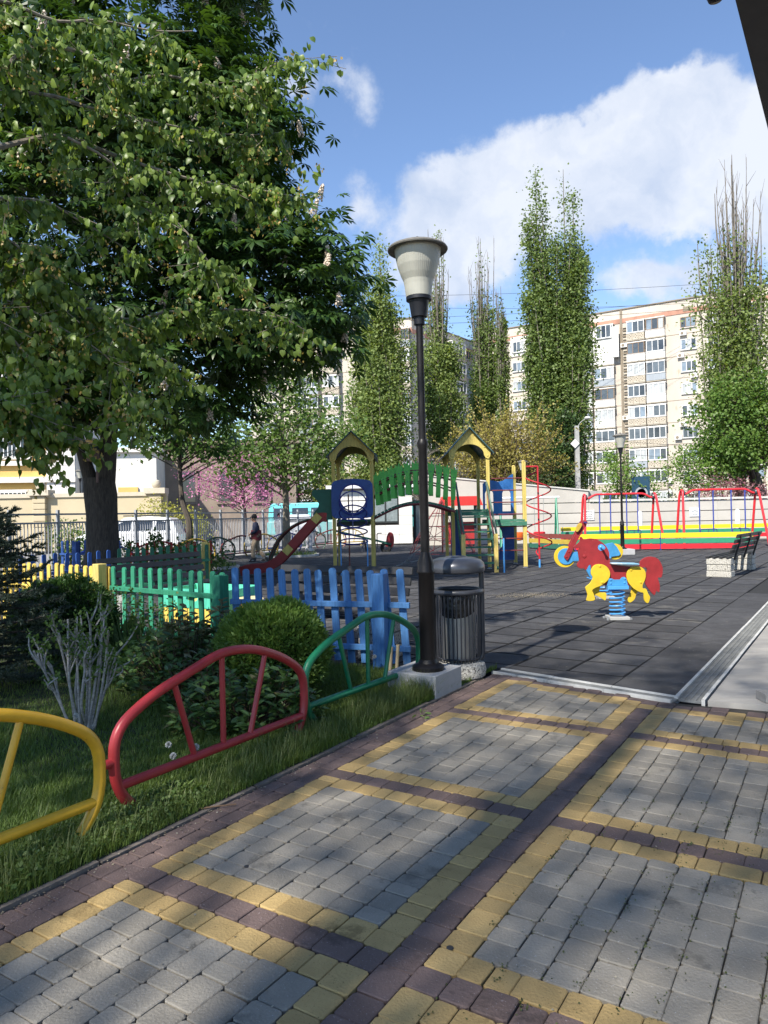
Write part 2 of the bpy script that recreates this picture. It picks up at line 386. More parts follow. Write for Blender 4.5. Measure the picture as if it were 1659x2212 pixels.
for (u, w, lu, lw, mat) in PAV:
    p = UW(u, w); half = (lu*abs(av.dot(dr_n))+lw*abs(bv.dot(dr_n)))/2
    m = mat
    if u > 4.2 or p.x > 3.3:
        dd = (p-DR0).dot(dr_n)
        ds = (p-SL0).dot(sl_n) if p.x > 2.25 else -9
        if p.x > 3.3: ds = p.y-(5.22-.152*(p.x-3.3))+.06
        d = max(dd if p.x < 2.45 else -9, ds)
        if d > -.045: continue
        if w > -2.57 and d > -.17: m = P_PUR
        elif w > -2.57 and d > -.31: m = P_YEL
    vis = visible(p)
    if not vis and (p.y < -1.5 or p.y > 8 or p.x < -3.6 or p.x > 7.5): continue
    rz = A_ANG+random.gauss(0, .006); tx, ty = random.gauss(0, .006), random.gauss(0, .006)
    items.append((p+Vector((random.gauss(0, .0012), random.gauss(0, .0012), random.gauss(0, .0016))), lu, lw, m, rz, tx, ty, vis))
items.sort(key=lambda t: (not t[7], t[0].length))
cache = {}
def paver_mesh(lu, lw, m):
    key = (round(lu*50), round(lw*100), m.name)
    if key not in cache:
        me = bpy.data.meshes.new('paver'); me.from_pydata(*(lambda g: (g[0], [], g[1]))(paver_geo(round(lu*50)/50, round(lw*100)/100))); me.materials.append(m); me.update(); cache[key] = me
    return cache[key], lu/(round(lu*50)/50), lw/(round(lw*100)/100)
for (p, lu, lw, m, rz, tx, ty, vis) in items[:300]:
    me, sx, sy = paver_mesh(lu, lw, m); o = link('paver', me, paving); o.location = p; o.rotation_euler = (tx, ty, rz); o.scale = (sx, sy, 1)
for m in (P_GREY, P_YEL, P_PUR):
    VS, FS4, k = [], [], 0; F8 = []; rn = []
    mb = MB()
    for (p, lu, lw, mm, rz, tx, ty, vis) in items[300:]:
        if mm is not m: continue
        vs, fs = paver_geo(lu, lw); Mx = Euler((tx, ty, rz)).to_matrix(); mb.add([Mx @ Vector(v)+p for v in vs], fs); rn.append((random.random(), len(fs)))
    me = mb.mesh('far_pavers', m); a = me.attributes.new('rnd', 'FLOAT', 'FACE'); a.data.foreach_set('value', [r for r, n in rn for _ in range(n)])
    tag(link('far_pavers', me, paving), kind='stuff')

# ---- edging kerb between paving and lawn
kerb_m = M('kerb_concrete', (.17, .145, .125), rough=.95, var=.35, scale=9, bump=.6, bscale=50)
k_root = tag(MB().prism([(-3.0, -2.83), (6.15, -2.83), (6.15, -2.82), (-3.0, -2.82)], (0, 0, -.05), av, bv, (0, 0, 1), .08).build('kerb', kerb_m), kind='structure')
kmb = MB().box((0, 0, 0), (.985, .036, .14)); kme = kmb.mesh('kerb_stone', kerb_m)
for i in range(9):
    o = link('kerb_stone', kme, k_root); o.location = UW(-2.5+i*1.0, -2.776+random.gauss(0, .003), -.062+random.gauss(0, .003)); o.rotation_euler = (0, random.gauss(0, .003), A_ANG+random.gauss(0, .004))

# ---- rubber tile floor
rub = M('rubber_tile', (.056, .056, .060), rough=.93, var=.35, scale=5, bump=.9, bscale=170, objvar=.22, attr=True, speck=((.13, .125, .115), 130, .68), chips=((.105, .10, .092), 1.3, .57), coord='Position')
rub_edge = M('rubber_joint', (.012, .012, .013), rough=1)
rub_poly = [(-.05, 6.75), (.95, 6.92), (1.10, 6.88), (2.28, 5.76), (6.55, 12.2), (19, 31), (19, 33.5), (-3, 36.5), (-4.6, 31), (-8.3, 25), (-10, 17), (-5.35, 10.25), (-1.7, 7.65)]
floor = flat('rubber_floor', rub_poly, -.022, M('floor_bed', (.02, .02, .02), rough=1), th=.05)
T_ANG = R_(55.8); ta = Vector((math.cos(T_ANG), math.sin(T_ANG), 0)); tb = Vector((math.sin(T_ANG), -math.cos(T_ANG), 0)); TS = .53
def tile_geo(s):
    x = s/2-.0085; b = .012; h = .03
    q = lambda r, z: [(-r, -r, z), (r, -r, z), (r, r, z), (-r, r, z)]
    vs = q(x, -h)+q(x, -b*.7)+q(x-b, 0); fs = [(8, 9, 10, 11)]
    for a in (0, 4):
        for j in range(4): fs.append((a+j, a+(j+1) % 4, a+4+(j+1) % 4, a+4+j))
    return vs, fs
tg = tile_geo(TS); tme = bpy.data.meshes.new('rubber_tile'); tme.from_pydata(tg[0], [], tg[1]); tme.materials.append(rub); tme.materials.append(rub_edge); tme.polygons.foreach_set('material_index', [0]+[1]*8); tme.update()
T0 = Vector((2.28, 5.76, 0)); tl = []
for i in range(-25, 62):
    for j in range(-70, 1):
        c = T0+ta*(TS*(i+.42))+tb*(TS*(j-.5))
        cs = [c+ta*sx*TS/2+tb*sy*TS/2 for sx in (-1, 1) for sy in (-1, 1)]
        n_in = sum(inpoly(q.x, q.y, rub_poly) for q in cs)
        if n_in == 0 or not visible(c, 200): continue
        tl.append((c, n_in, cs))
tl.sort(key=lambda t: t[0].length)
def clip(P, p0, n):   # keep side where (p-p0).n>0
    out = []
    for i in range(len(P)):
        a, b = P[i-1], P[i]; da, db = (a-p0).dot(n), (b-p0).dot(n)
        if (da > 0) != (db > 0): out.append(a+(b-a)*(da/(da-db)))
        if db > 0: out.append(b)
    return out
fn = Vector((-.18, .98, 0)); cnt = 0; far = MB(); rn = []
rd_d = Vector((6.55-2.28, 12.2-5.76, 0)).normalized(); rd_n = Vector((-rd_d.y, rd_d.x, 0))
bed_a, bed_b = Vector((-.05, 6.75, 0)), Vector((-1.7, 7.65, 0)); bed_n = Vector((.9, 1.65, 0)).normalized()
for c, n_in, cs in tl:
    z = random.gauss(0, .0016)
    if n_in == 4:
        if cnt < 300:
            o = link('rubber_tile', tme, floor); o.location = c+Vector((0, 0, z)); o.rotation_euler = (random.gauss(0, .003), random.gauss(0, .003), T_ANG); cnt += 1
        else:
            Mx = Euler((0, 0, T_ANG)).to_matrix(); VV = [Mx @ Vector(v)+c+Vector((0, 0, z)) for v in tg[0]]; far.add(VV, tg[1]); far.m[-8:] = [1]*8; rn.append((random.random(), len(tg[1])))
    elif c.y < 12.5:
        P = [cs[0], cs[2], cs[3], cs[1]]
        P = [c+(q-c)*.99 for q in P]
        P = clip(P, Vector((1.10, 6.88, 0)), Vector((6.88-5.76, 2.28-1.10, 0)).normalized() if c.x > .9 else fn) if c.x > .9 else clip(P, Vector((-.05, 6.75, 0)), fn)
        P = clip(P, Vector((2.28, 5.76, 0)), rd_n) if P else P
        if c.x < .2 and P: P = clip(P, bed_a, bed_n)
        if len(P) >= 3:
            mb = MB(); k = len(P); cc = sum(P, Vector())/k
            if (P[1]-P[0]).cross(P[2]-P[1]).z < 0: P.reverse()
            mb.add([q-cc for q in P]+[q-cc-Vector((0, 0, .03)) for q in P], [tuple(range(k))]+[(i, k+i, k+(i+1) % k, (i+1) % k) for i in range(k)])
            o = mb.build('cut_rubber_tile', rub, floor); o.location = cc+Vector((0, 0, z))
me = far.mesh('far_rubber_tiles', [rub, rub_edge]); a = me.attributes.new('rnd', 'FLOAT', 'FACE'); a.data.foreach_set('value', [r for r, n in rn for _ in range(n)])
tag(link('far_rubber_tiles', me, floor), kind='stuff')

# ---- drains
grate_m = M('drain_grate', (.20, .205, .20), rough=.7, var=.35, scale=9, bump=.3, bscale=60)
edge_m = M('drain_edge', (.50, .50, .48), rough=.75, var=.25, scale=6, bump=.3, bscale=60, chips=((.22, .21, .19), 5, .6))
def drain(name, label, p0, p1, width, n, slots):
    d = (p1-p0).normalized(); side = Vector((d.y, -d.x, 0)); L = (p1-p0).length
    t = thing(name, label, 'drain', p0, math.atan2(d.y, d.x), 'drainage channels beside the rubber floor')
    MB().box((L/2, 0, -.05), (L, width-.02, .02)).build('channel', M('drain_dark', (.012, .012, .012), rough=1), t)
    for s in (-1, 1):
        for i in range(n):
            MB().box(((i+.5)*L/n, s*width/2, -.02), (L/n-.004, .026, .06+random.uniform(-.004, .004))).build('edge_rail', edge_m, t)
    for i in range(n):
        g = MB(); l = L/n-.008; x0 = i*L/n+.004; w = width-.036
        k = 4
        for q in range(k+1):
            g.box((x0+l/2, -w/2+w*q/k, -.012), (l, .010, .02))
        m = max(4, int(l/slots))
        for q in range(m+1): g.box((x0+l*q/m, 0, -.014), (slots*.42, w, .016))
        g.build('grate', grate_m, t)
    return t
drain('drain_channel', 'slotted drain channel along the near edge of the rubber floor', DR0+dr_n*.075+dr_d*(-.02), DR1+dr_n*.075+dr_d*.05, .15, 3, .04)
drain('drain_channel', 'long slotted drain channel between the rubber floor and the concrete slab', Vector((2.36, 5.66, 0)), Vector((2.36, 5.66, 0))+rd_d*14.0, .20, 14, .04)

# ---- concrete slab on the right
slab_m = M('slab_concrete', (.35, .335, .31), rough=.9, col2=(.23, .222, .21), scale=1.6, streak=(1, 3, 1), bump=.3, bscale=40, chips=((.42, .41, .39), 1.2, .62))
e0 = Vector((2.47, 5.585, 0)); e1 = e0+rd_d*32
slab = flat('concrete_slab', [tuple(e0[:2]), (3.3, 5.22), (12, 3.9), (30, 10), tuple(e1[:2])], .008, slab_m, th=.12)
MB().prism([(2.86, 5.47), (4.6, 5.16), (4.6, 5.30), (2.86, 5.62)], (0, 0, .045), (1, 0, 0), (0, 1, 0), (0, 0, 1), .065).build('raised_edge', M('edge_concrete', (.25, .245, .24), rough=.95, var=.3, bump=.3), slab)

# ---- lawn bed
soil = M('soil', (.035, .042, .018), rough=1, var=.5, scale=5, bump=.8, bscale=30)
F1, F2, F3, F4, F5 = Vector((.24, 6.99, 0)), Vector((-1.62, 7.62, 0)), Vector((-3.40, 9.02, 0)), Vector((-5.0, 10.15, 0)), Vector((-6.4, 11.1, 0))
lawn_poly = [tuple(UW(-3, -2.792)[:2]), tuple(UW(5.18, -2.792)[:2]), (.02, 6.50), (.1, 6.95), (-1.62, 7.62), (-3.4, 9.05), (-5.0, 10.2), (-9, 13), (-14, 8), (-9, -4)]
flat('lawn_soil', lawn_poly, .012, soil, th=.1)
grass_m = LEAF('grass_blade', (.07, .125, .024), (.165, .235, .055), trans=.38, rough=.55)
def grass(name, label, n, region, hmin, hmax, wd_, mat, dens=None):
    pts = []
    while len(pts) < n:
        x, y = region(); 
        if x is None: continue
        pts.append((x, y))
    P = np.array(pts); k = len(P)
    lowf = .65+.35*np.sin(P[:, 0]*3.1+1)*np.sin(P[:, 1]*2.3)
    hh = rng.uniform(hmin, hmax, k)*lowf; az = rng.uniform(0, 2*np.pi, k); bend = rng.uniform(.15, .9, k)*hh
    dx, dy = np.cos(az), np.sin(az); ww = wd_*rng.uniform(.6, 1.3, k)
    base = np.c_[P, np.full(k, .01)]
    sx = np.c_[-dy, dx, np.zeros(k)]*ww[:, None]
    mid = base+np.c_[dx*bend*.35, dy*bend*.35, hh*.6]; tip = base+np.c_[dx*bend, dy*bend, hh]
    V = np.stack([base-sx, base+sx, mid-sx*.8, mid+sx*.8, tip], 1).reshape(-1, 3); o = (np.arange(k)*5)[:, None, None]
    FF = (np.array([[0, 1, 3], [0, 3, 2], [2, 3, 4]])[None]+o).reshape(-1, 3)
    ob = link(name, npmesh(name, V, FF, mat, rep(rng.random(k), 3))); return tag(ob, label, 'grass', kind='stuff')
def reg():
    # denser near the kerb, where the blades show largest
    while True:
        u = random.uniform(-.6, 6.4); w = -2.785-abs(random.expovariate(.75)); p = UW(u, w)
        if (inpoly(p.x, p.y, lawn_poly) or w > -2.80) and visible((p.x, p.y, .1), 60): return p.x, p.y
grass('lawn_grass', 'short green lawn grass growing between the hoop barriers and shrubs', 110000, reg, .035, .095, .0022, grass_m)
tall_m = LEAF('tall_grass_blade', (.08, .13, .03), (.17, .20, .07), trans=.3)
def reg2():
    while True:
        u = random.uniform(1.0, 5.3); w = -2.79-abs(random.gauss(0, .16)); p = UW(u, w)
        if u < 4.3 and random.random() < .72: continue
        if inpoly(p.x, p.y, lawn_poly): return p.x, p.y
grass('tall_grass', 'taller ragged grass along the kerb below the red and green barriers', 5200, reg2, .09, .24, .0017, tall_m)
# ============================================================ NEAR OBJECTS
# ---- hoop barriers along the kerb
H_ANG = math.atan2(.8424, .5388); hd = Vector((.5388, .8424, 0))
def hoop_barrier(name, label, loc, rz, mat, group, r1=.028, r2=.017, link_at=None, sc=1.0, n=8, bars=3):
    t = thing(name, label, 'barrier', loc, rz, group); t.scale = (sc, sc, sc)
    prof = [(.03, 0, -.06), (-.145, 0, .14), (-.145, 0, .43), (.09, 0, .555), (.61, 0, .70), (.86, 0, .68), (1.13, 0, .585), (1.365, 0, .44), (1.365, 0, .14), (1.19, 0, -.06)]
    MB().tube(fillet(prof, .13, 6), r1, n).build('hoop', mat, t, smooth=True)
    MB().tube([(-.135, 0, .145), (1.355, 0, .145)], r1*.9, n).build('lower_rail', mat, t, smooth=True)
    for a, b in (((.245, .60), (.385, .15)), ((.61, .69), (.61, .15)), ((.985, .625), (.835, .15)))[:bars]:
        MB().tube([(a[0], 0, a[1]), (b[0], 0, b[1])], r2, n).build('bar', mat, t, smooth=True)
    if link_at is not None:
        MB().tube([(-.15, 0, .275), (link_at, 0, .275)], r1*.85, n).build('link_stub', mat, t, smooth=True)
    return t
HB0 = Vector((-1.304, 3.753, .01)); gN = 'hoop barriers edging the lawn'
hoop_barrier('hoop_barrier', 'red tubular hoop barrier in the grass before the leafy shrub', HB0, H_ANG, red_m, gN, link_at=-.21, n=14)
hoop_barrier('hoop_barrier', 'green tubular hoop barrier before the blue picket fence, nearest the lamp post', Vector((-.50, 5.20, .01)), math.atan2(1.15, .80), grn_m, gN, link_at=-.22, n=14)
hoop_barrier('hoop_barrier', 'yellow tubular hoop barrier cut by the left edge of the picture', Vector((-2.13, 2.30, .025)), math.atan2(1.0, .66), yel_m, gN, n=14)

# ---- street lamps
shade_m = M('lamp_bowl', (.42, .415, .36), rough=.35, var=.1, scale=3, spec=.5)
lid_m = M('lamp_lid', (.17, .16, .14), rough=.6, var=.4, scale=10, chips=((.05, .045, .04), 22, .6))
def street_lamp(label, loc, detail=1, base=.19, hgt=3.60):
    t = thing('street_lamp', label, 'street lamp', loc, 0, 'park lamps with bowl shades')
    n = 28 if detail else 12
    h = hgt
    MB().lathe([(.135, 0), (.135, .03), (.118, .045), (.082, .06), (.070, .09)], n).build('flange', black_lamp, t, smooth=True)
    MB().lathe([(.067, .05), (.066, .80), (.075, .815), (.075, .83), (.067, .845), (.069, .90), (.050, .95), (.038, .99)], n).build('pole_base', black_lamp, t, smooth=True)
    MB().lathe([(.038, .95), (.038, 1.86), (.047, 1.89), (.047, 1.91), (.034, 1.94)], n).build('pole', black_lamp, t, smooth=True)
    MB().lathe([(.032, 1.92), (.029, h-.62)], n).build('upper_pole', black_lamp, t, smooth=True)
    MB().lathe([(.045, h-.67), (.047, h-.61), (.066, h-.605), (.084, h-.475), (.086, h-.47), (.107, h-.465), (.107, h-.435), (.09, h-.42)], n).build('socket', M('black_plastic', (.012, .013, .018), rough=.45), t, smooth=True)
    if detail:   # ribbed bowl
        k = 120; prof = [(.104, h-.445), (.110, h-.40), (.117, h-.34), (.124, h-.30), (.146, h-.25), (.170, h-.18), (.187, h-.10), (.196, h-.03)]
        mb = MB(); vs = []; fs = []
        for i, (r, z) in enumerate(prof):
            for j in range(k):
                rr = r+(.0011 if j % 2 else 0); a = 2*math.pi*j/k; vs.append((rr*math.cos(a), rr*math.sin(a), z))
        for i in range(len(prof)-1):
            for j in range(k): fs.append((i*k+j, i*k+(j+1) % k, (i+1)*k+(j+1) % k, (i+1)*k+j))
        mb.add(vs, fs); mb.build('bowl', shade_m, t, smooth=False)
    else:
        MB().lathe([(.104, h-.445), (.124, h-.30), (.172, h-.18), (.196, h-.03)], n).build('bowl', shade_m, t, smooth=True)
    MB().lathe([(.19, h-.035), (.252, h-.045), (.256, h-.035), (.245, h-.02), (.20, h), (.10, h+.035), (.0, h+.045)], n, caps=False).build('lid', lid_m, t, smooth=True)
    MB().lathe([(.022, h+.035), (.024, h+.055), (.012, h+.075), (0, h+.08)], 10).build('finial', black_lamp, t, smooth=True)
    return t
lp = Vector((.345, 6.09, .187))
top = D(908, 523, lp.y).z
lamp1 = street_lamp('tall black lamp post with ribbed bowl shade on the concrete plinth', lp, 1, hgt=top-.187-.03)
lamp1.rotation_euler = (0, R_(-.25), 0)
pc = Vector((.318, 6.14, 0))
pl = MB().box((0, 0, .09), (.47, .46, .194)).build('plinth', plinth_m, bevel=.006)
pl.location = pc; pl.rotation_euler = (0, 0, A_ANG); tag(pl, 'low grey concrete plinth under the tall black lamp post', 'plinth')
street_lamp('black lamp post with bowl shade behind the spring horse', (8.0, 24.3, .17), 0, hgt=3.85)
p2 = MB().box((0, 0, .08), (.62, .62, .19)).build('plinth', plinth_m, bevel=.008); p2.location = (8.0, 24.3, 0); tag(p2, 'pale concrete plinth under the lamp behind the spring horse', 'plinth')
street_lamp('small distant lamp seen above the yellow post beside the red spiral', (6.75, 35.0, .0), 0, hgt=3.95)
street_lamp('distant pale lamp before the ornate yellow building on the left', (-16.8, 40.0, .0), 0, hgt=4.3)

# ---- litter bin
bc = Vector((.655, 6.64, 0))
t = thing('litter_bin', 'round dark grey slatted litter bin with domed lid on a pebble foot', 'litter bin', bc, R_(8))
MB().lathe([(.20, 0), (.245, .02), (.255, .07), (.24, .125), (.20, .145)], 28).build('foot', pebble, t, smooth=True)
MB().lathe([(.150, .18), (.152, .62), (.155, .62), (.153, .18)], 28, caps=True).build('bucket', M('zinc_bucket', (.40, .41, .41), rough=.38, var=.3, scale=7, metal=.8, streak=(4, 4, .5), chips=((.2, .19, .17), 5, .64)), t, smooth=True)
bag = MB(); vs = []; fs = []; k = 40
for i, z in enumerate((.60, .63, .68, .72, .745, .75)):
    for j in range(k):
        a = 2*math.pi*j/k; r = .157+.002*math.sin(9*a+i)+.0015*math.sin(23*a)+(0.004 if i in (1, 2, 3) else 0); vs.append((r*math.cos(a), r*math.sin(a), z-(.05*max(0, math.sin(a+3.6)) if i == 0 else 0)))
for i in range(5):
    for j in range(k): fs.append((i*k+j, i*k+(j+1) % k, (i+1)*k+(j+1) % k, (i+1)*k+j))
bag.add(vs, fs); bag.build('bin_bag', M('black_bag', (.012, .012, .014), rough=.22, bump=.8, bscale=30, spec=.6), t)
sl = MB().tube([(.178, 0, .15), (.198, 0, .20), (.205, 0, .40), (.205, 0, .72), (.212, 0, .765)], .0065, 6).mesh('slat', dgrey_m, True)
for i in range(34):
    o = link('slat', sl, t); o.rotation_euler = (0, 0, 2*math.pi*i/34)
ringm = MB().tube([(.222*math.cos(a), .222*math.sin(a), .785) for a in np.linspace(0, 2*np.pi, 36, endpoint=False)], .024, 10, closed=True); ringm.build('top_ring', dgrey_m, t, smooth=True)
MB().tube([(.19*math.cos(a), .19*math.sin(a), .185) for a in np.linspace(0, 2*np.pi, 32, endpoint=False)], .008, 6, closed=True).build('bottom_ring', dgrey_m, t, smooth=True)
for s in (-1, 1):
    MB().tube(fillet([(s*.20, 0, .14), (s*.232, 0, .19), (s*.232, 0, .5), (s*.235, 0, .80), (s*.232, 0, .99)], .03), .024, 10).build('post', dgrey_m, t, smooth=True)
lidm = M('lid_metal', (.075, .08, .095), rough=.30, var=.2, scale=5, spec=.5, metal=.3)
MB().lathe([(.06, .96), (.232, .955), (.252, .965), (.262, .99), (.255, 1.035), (.225, 1.07), (.17, 1.09), (.10, 1.098), (.098, 1.104), (.08, 1.105), (.07, 1.098), (.0, 1.097)], 36).build('lid', lidm, t, smooth=True)

# ---- picket fences
def picket_fence(label, p0, p1, mat, group, h=.93, pitch=.14, pw=.074, rail_z=(.62, .20), lean=0.0, post=None, post_mat=None, side=1, pw_th=.02, zb=.04, post_h=None, n_override=None, lens=None):
    p0, p1 = Vector(p0), Vector(p1); d = (p1-p0); L = d.length
    t = thing('picket_fence', label, 'fence', p0, math.atan2(d.y, d.x), group)
    prof = [(-pw/2, 0), (pw/2, 0), (pw/2, .95)] ; 
    n = int(L/pitch)+1
    ph = h-zb; r = pw/2
    poly = [(-pw/2, 0), (pw/2, 0), (pw/2, ph-r*.8)]+[(r*math.cos(R_(a)), ph-r*.8+r*.8*math.sin(R_(a))) for a in (25, 50, 75, 105, 130, 155)]+[(-pw/2, ph-r*.8)]
    pm = MB().prism(poly, (0, 0, 0), (1, 0, 0), (0, 0, 1), (0, 1, 0), pw_th).mesh('picket', mat)
    for i in range(n):
        o = link('picket', pm, t); x = .05+(L-.1)*i/max(1, n-1); f = i/max(1, n-1)
        o.location = (x+random.gauss(0, .004), side*-.001, zb+random.gauss(0, .008)); o.rotation_euler = (random.gauss(0, .008), lean*(.35+.65*f)+random.gauss(0, .008), 0)
    for z in rail_z:
        MB().box((L/2, -.033*side, z), (L, .04, .055)).build('rail', mat, t, bevel=.004)
    for px in (post or []):
        ww = .125; MB().box((px, -.095*side, (post_h or h-.03)/2), (ww, ww, post_h or h-.03)).build('post', post_mat or mat, t, bevel=.008)
    return t
gP = 'painted picket fences round the planting beds'
picket_fence('bright blue picket fence panel behind the round box bush, with a worn square post', F2, F1, blue_w, gP, h=.965, pitch=.142, lean=R_(-4.2), post=[1.68], post_h=.93)
picket_fence('green picket fence panel between the yellow and the blue panels', F3, F2-Vector((.06, -.05, 0)), green_w, gP, h=.93, pitch=.19, lean=R_(-1.0), post=[2.19], rail_z=(.66, .20))
picket_fence('yellow picket fence panel on the left behind the dark box bush', F5, F3-Vector((.05, -.03, 0)), yellow_w, gP, h=.93, pitch=.165, lean=R_(1.0), post=[3.52], post_mat=pale_y, post_h=.96, rail_z=(.60, .20))
picket_fence('dim green picket fence in front of the chestnut trunk, above the dark bench', (-5.2, 14.0, 0), (-3.72, 15.25, 0), paintwood('dim_green_paint', (.025, .15, .085)), gP, h=.95, pitch=.17)
picket_fence('blue picket fence running back behind the yellow fence', (-6.1, 11.6, 0), (-5.05, 13.3, 0), dblue_w, gP, h=.95, pitch=.2)
picket_fence('far blue picket fence with a thick post left of the chestnut trunk', (-8.7, 19.4, 0), (-6.9, 18.9, 0), dblue_w, gP, h=.98, pitch=.17, post=[.55], post_h=.95)
picket_fence('red picket fence behind the flower bed right of the chestnut trunk', (-6.6, 18.6, 0), (-4.6, 19.3, 0), red_w, gP, h=.9, pitch=.2)
picket_fence('short yellow picket panel with pale post right of the dim green fence', (-4.0, 16.2, 0), (-3.72, 15.32, 0), yellow_w, gP, h=.97, pitch=.22, post=[.85], post_mat=pale_y, post_h=1.0)

# ---- benches
def slat_bench(label, loc, rz, L, back=True, block='plain', sw=.44, nblock=3, seat_n=4, back_n=4, d=1):
    # x along the bench, seat to +y, back at -y
    t = thing('bench', label, 'bench', loc, rz, 'slatted benches on concrete blocks')
    for x in (.17, L-.17):
        for i in range(nblock):
            MB().box((x, 0, .0+i*.135+.0675), (.34-.015*(i % 2), sw-.02*(i % 2), .128), ).build('block', pebble if block == 'pebble' else concrete, t, bevel=.014)
    for i in range(seat_n):
        MB().box((L/2, -sw/2+.07+i*(sw-.10)/(seat_n-1), .43), (L+.04, .07, .035)).build('seat_slat', black_slat, t, bevel=.004)
    if back:
        for x in (.30, L/2, L-.30):
            MB().beam((x, -sw/2-.0, .36), (x, -sw/2-.17, .90), .05, .035, (0, 1, 0)).build('back_bracket', black_slat, t)
        for i in range(back_n):
            f = i/(back_n-1); MB().beam((-.02, -sw/2+.0-.13*f, .55+.33*f), (L+.02, -sw/2-.0-.13*f, .55+.33*f), .03, .085, (0, -.3, 1)).build('back_slat', black_slat, t, bevel=.004)
    return t
b = slat_bench('bench with pebble concrete blocks and dark slatted back on the sunny rubber floor', (7.15, 15.5, 0), math.atan2(2.05, 1.60), 2.5, block='pebble', sw=.50, back_n=4)
slat_bench('dark slatted bench just behind the bright blue picket fence', (.10, 7.52, 0), math.atan2(.95, -1.65), 1.75, block='pebble', sw=.46)
slat_bench('dark slatted bench behind the green picket fence', (-2.95, 12.45, 0), math.atan2(-1.75, -1.0), 2.1, block='plain')

# ---- turquoise play box behind the green fence
t = thing('play_box', 'turquoise and yellow toy box with hand holes behind the green picket fence', 'toy box', (-3.15, 10.15, 0), R_(-25))
turq = paintwood('turquoise_paint', (.08, .48, .34)); 
for k in range(2):
    out = [(.55*math.cos(R_(a))/max(abs(math.cos(R_(a))), abs(math.sin(R_(a)))), .13*math.sin(R_(a))/max(abs(math.cos(R_(a))), abs(math.sin(R_(a))))) for a in range(0, 360, 15)]
    inn = [(.10*math.cos(R_(a))-.02, .045*math.sin(R_(a))) for a in range(0, 360, 15)]
    MB().ringplate(out, inn, (.55, .02+k*.72, .40), (1, 0, 0), (0, 0, 1), (0, -1, 0), .03).build('side_board', turq, t)
    MB().box((.55, .02+k*.72, .16), (1.1, .03, .2)).build('lower_board', yellow_w, t)
for x in (.0, 1.1): MB().box((x, .38, .27), (.03, .74, .5)).build('end_board', turq, t)
MB().box((.55, .38, .30), (1.06, .66, .02)).build('inner_shelf', M('yellow_shelf', (.75, .62, .2), rough=.6), t)
t = thing('toy_block', 'red and yellow toy block on the ground left of the green post', 'toy', (-1.85, 9.9, 0), R_(20))
MB().box((0, 0, .22), (.26, .3, .26)).build('body', M('yellow_orange', (.7, .32, .03), rough=.5), t, bevel=.02)
MB().box((.2, .0, .2), (.14, .3, .22)).build('panel', red_w, t, bevel=.02)
MB().box((.0, 0, .38), (.3, .34, .05)).build('lid', M('cream_top', (.72, .62, .35), rough=.5), t, bevel=.01)

# ---- two pale stakes by the green barrier
for x, y, hh, lab in ((955, 1490, .30, 'short pale wooden stake beside the blue fence post, the lower of two'), (972, 1486, .32, 'short pale wooden stake beside the blue fence post, the taller of two')):
    p = Vector((.02+(x-955)*.0035, 6.55, 0)); mb = MB().lathe([(.016, -.05), (.016, hh), (.012, hh+.002), (.012, hh-.03)], 10)
    o = mb.build('wooden_stake', M('stake_wood', (.42, .35, .22), rough=.8, var=.2), None, smooth=True); o.location = p; o.rotation_euler = (R_(3), R_(4), 0); tag(o, lab, 'stake', 'pale stakes by the blue fence')
# ============================================================ SPRING RIDERS
def HP_(x, y, s=.00182, ox=515, oy=745): return ((x-ox)*s, (oy-y)*s)
def spring(t, mat, h=.36, r=.10, turns=6.5, z0=.045):
    P = [(r*math.cos(a), r*math.sin(a), z0+h*a/(2*math.pi*turns)) for a in np.linspace(0, 2*math.pi*turns, int(turns*16))]
    MB().tube(P, .011, 7).build('spring', mat, t, smooth=True)
    MB().box((0, 0, .022), (.27, .27, .04)).build('base_plate', concrete, t, bevel=.004)
    for sx in (-1, 1):
        for sy in (-1, 1): MB().lathe([(.02, 0), (.02, .02), (.01, .028), (0, .03)], 8, (sx*.155, sy*.10, 0)).build('anchor_bolt', steel, t, smooth=True)
red_hdpe = M('red_plastic_board', (.26, .020, .024), rough=.5, var=.28, scale=5, chips=((.34, .10, .09), 9, .66), bump=.25, bscale=260)
yel_hdpe = M('yellow_plastic_board', (.60, .42, .025), rough=.5, var=.2, scale=5, chips=((.40, .31, .08), 9, .66), bump=.25, bscale=260)
blu_hdpe = M('blue_plastic_board', (.05, .25, .50), rough=.5, var=.22, scale=5, chips=((.16, .32, .45), 9, .66), bump=.25, bscale=260)
def plate(t, name, px, y, th, mat, bev=.004, **k):
    mb = MB().prism([HP_(*p, **k) for p in px], (0, y, 0), (1, 0, 0), (0, 0, 1), (0, -1, 0), th); return mb.build(name, mat, t, bevel=bev)
def curve(P, n=5):
    return [(q.x, q.y) for q in smoothpath([(p[0], p[1], 0) for p in P], n)]
hb = G(1334, 1337)
horse = thing('spring_horse', 'red and yellow spring rider horse on a light blue coil', 'spring rider', hb, R_(-2))
body = curve([(247, 124), (258, 121), (275, 139), (320, 134), (365, 140), (410, 165), (440, 197), (460, 240), (463, 290), (468, 322)], 4)+curve([(480, 332), (560, 345), (640, 352), (680, 348)], 3)+[(690, 400)]+curve([(668, 440), (640, 490), (600, 492), (560, 485), (500, 488), (440, 485), (412, 487), (400, 470)], 3)+curve([(375, 420), (340, 385), (325, 365), (322, 333), (305, 340), (294, 362), (282, 371), (268, 358), (252, 360), (240, 357), (222, 344), (221, 322), (236, 302), (233, 262), (229, 225), (240, 207), (210, 206), (195, 195), (218, 178), (243, 155), (247, 124)], 3)
plate(horse, 'body', body, 0, .036, red_hdpe)
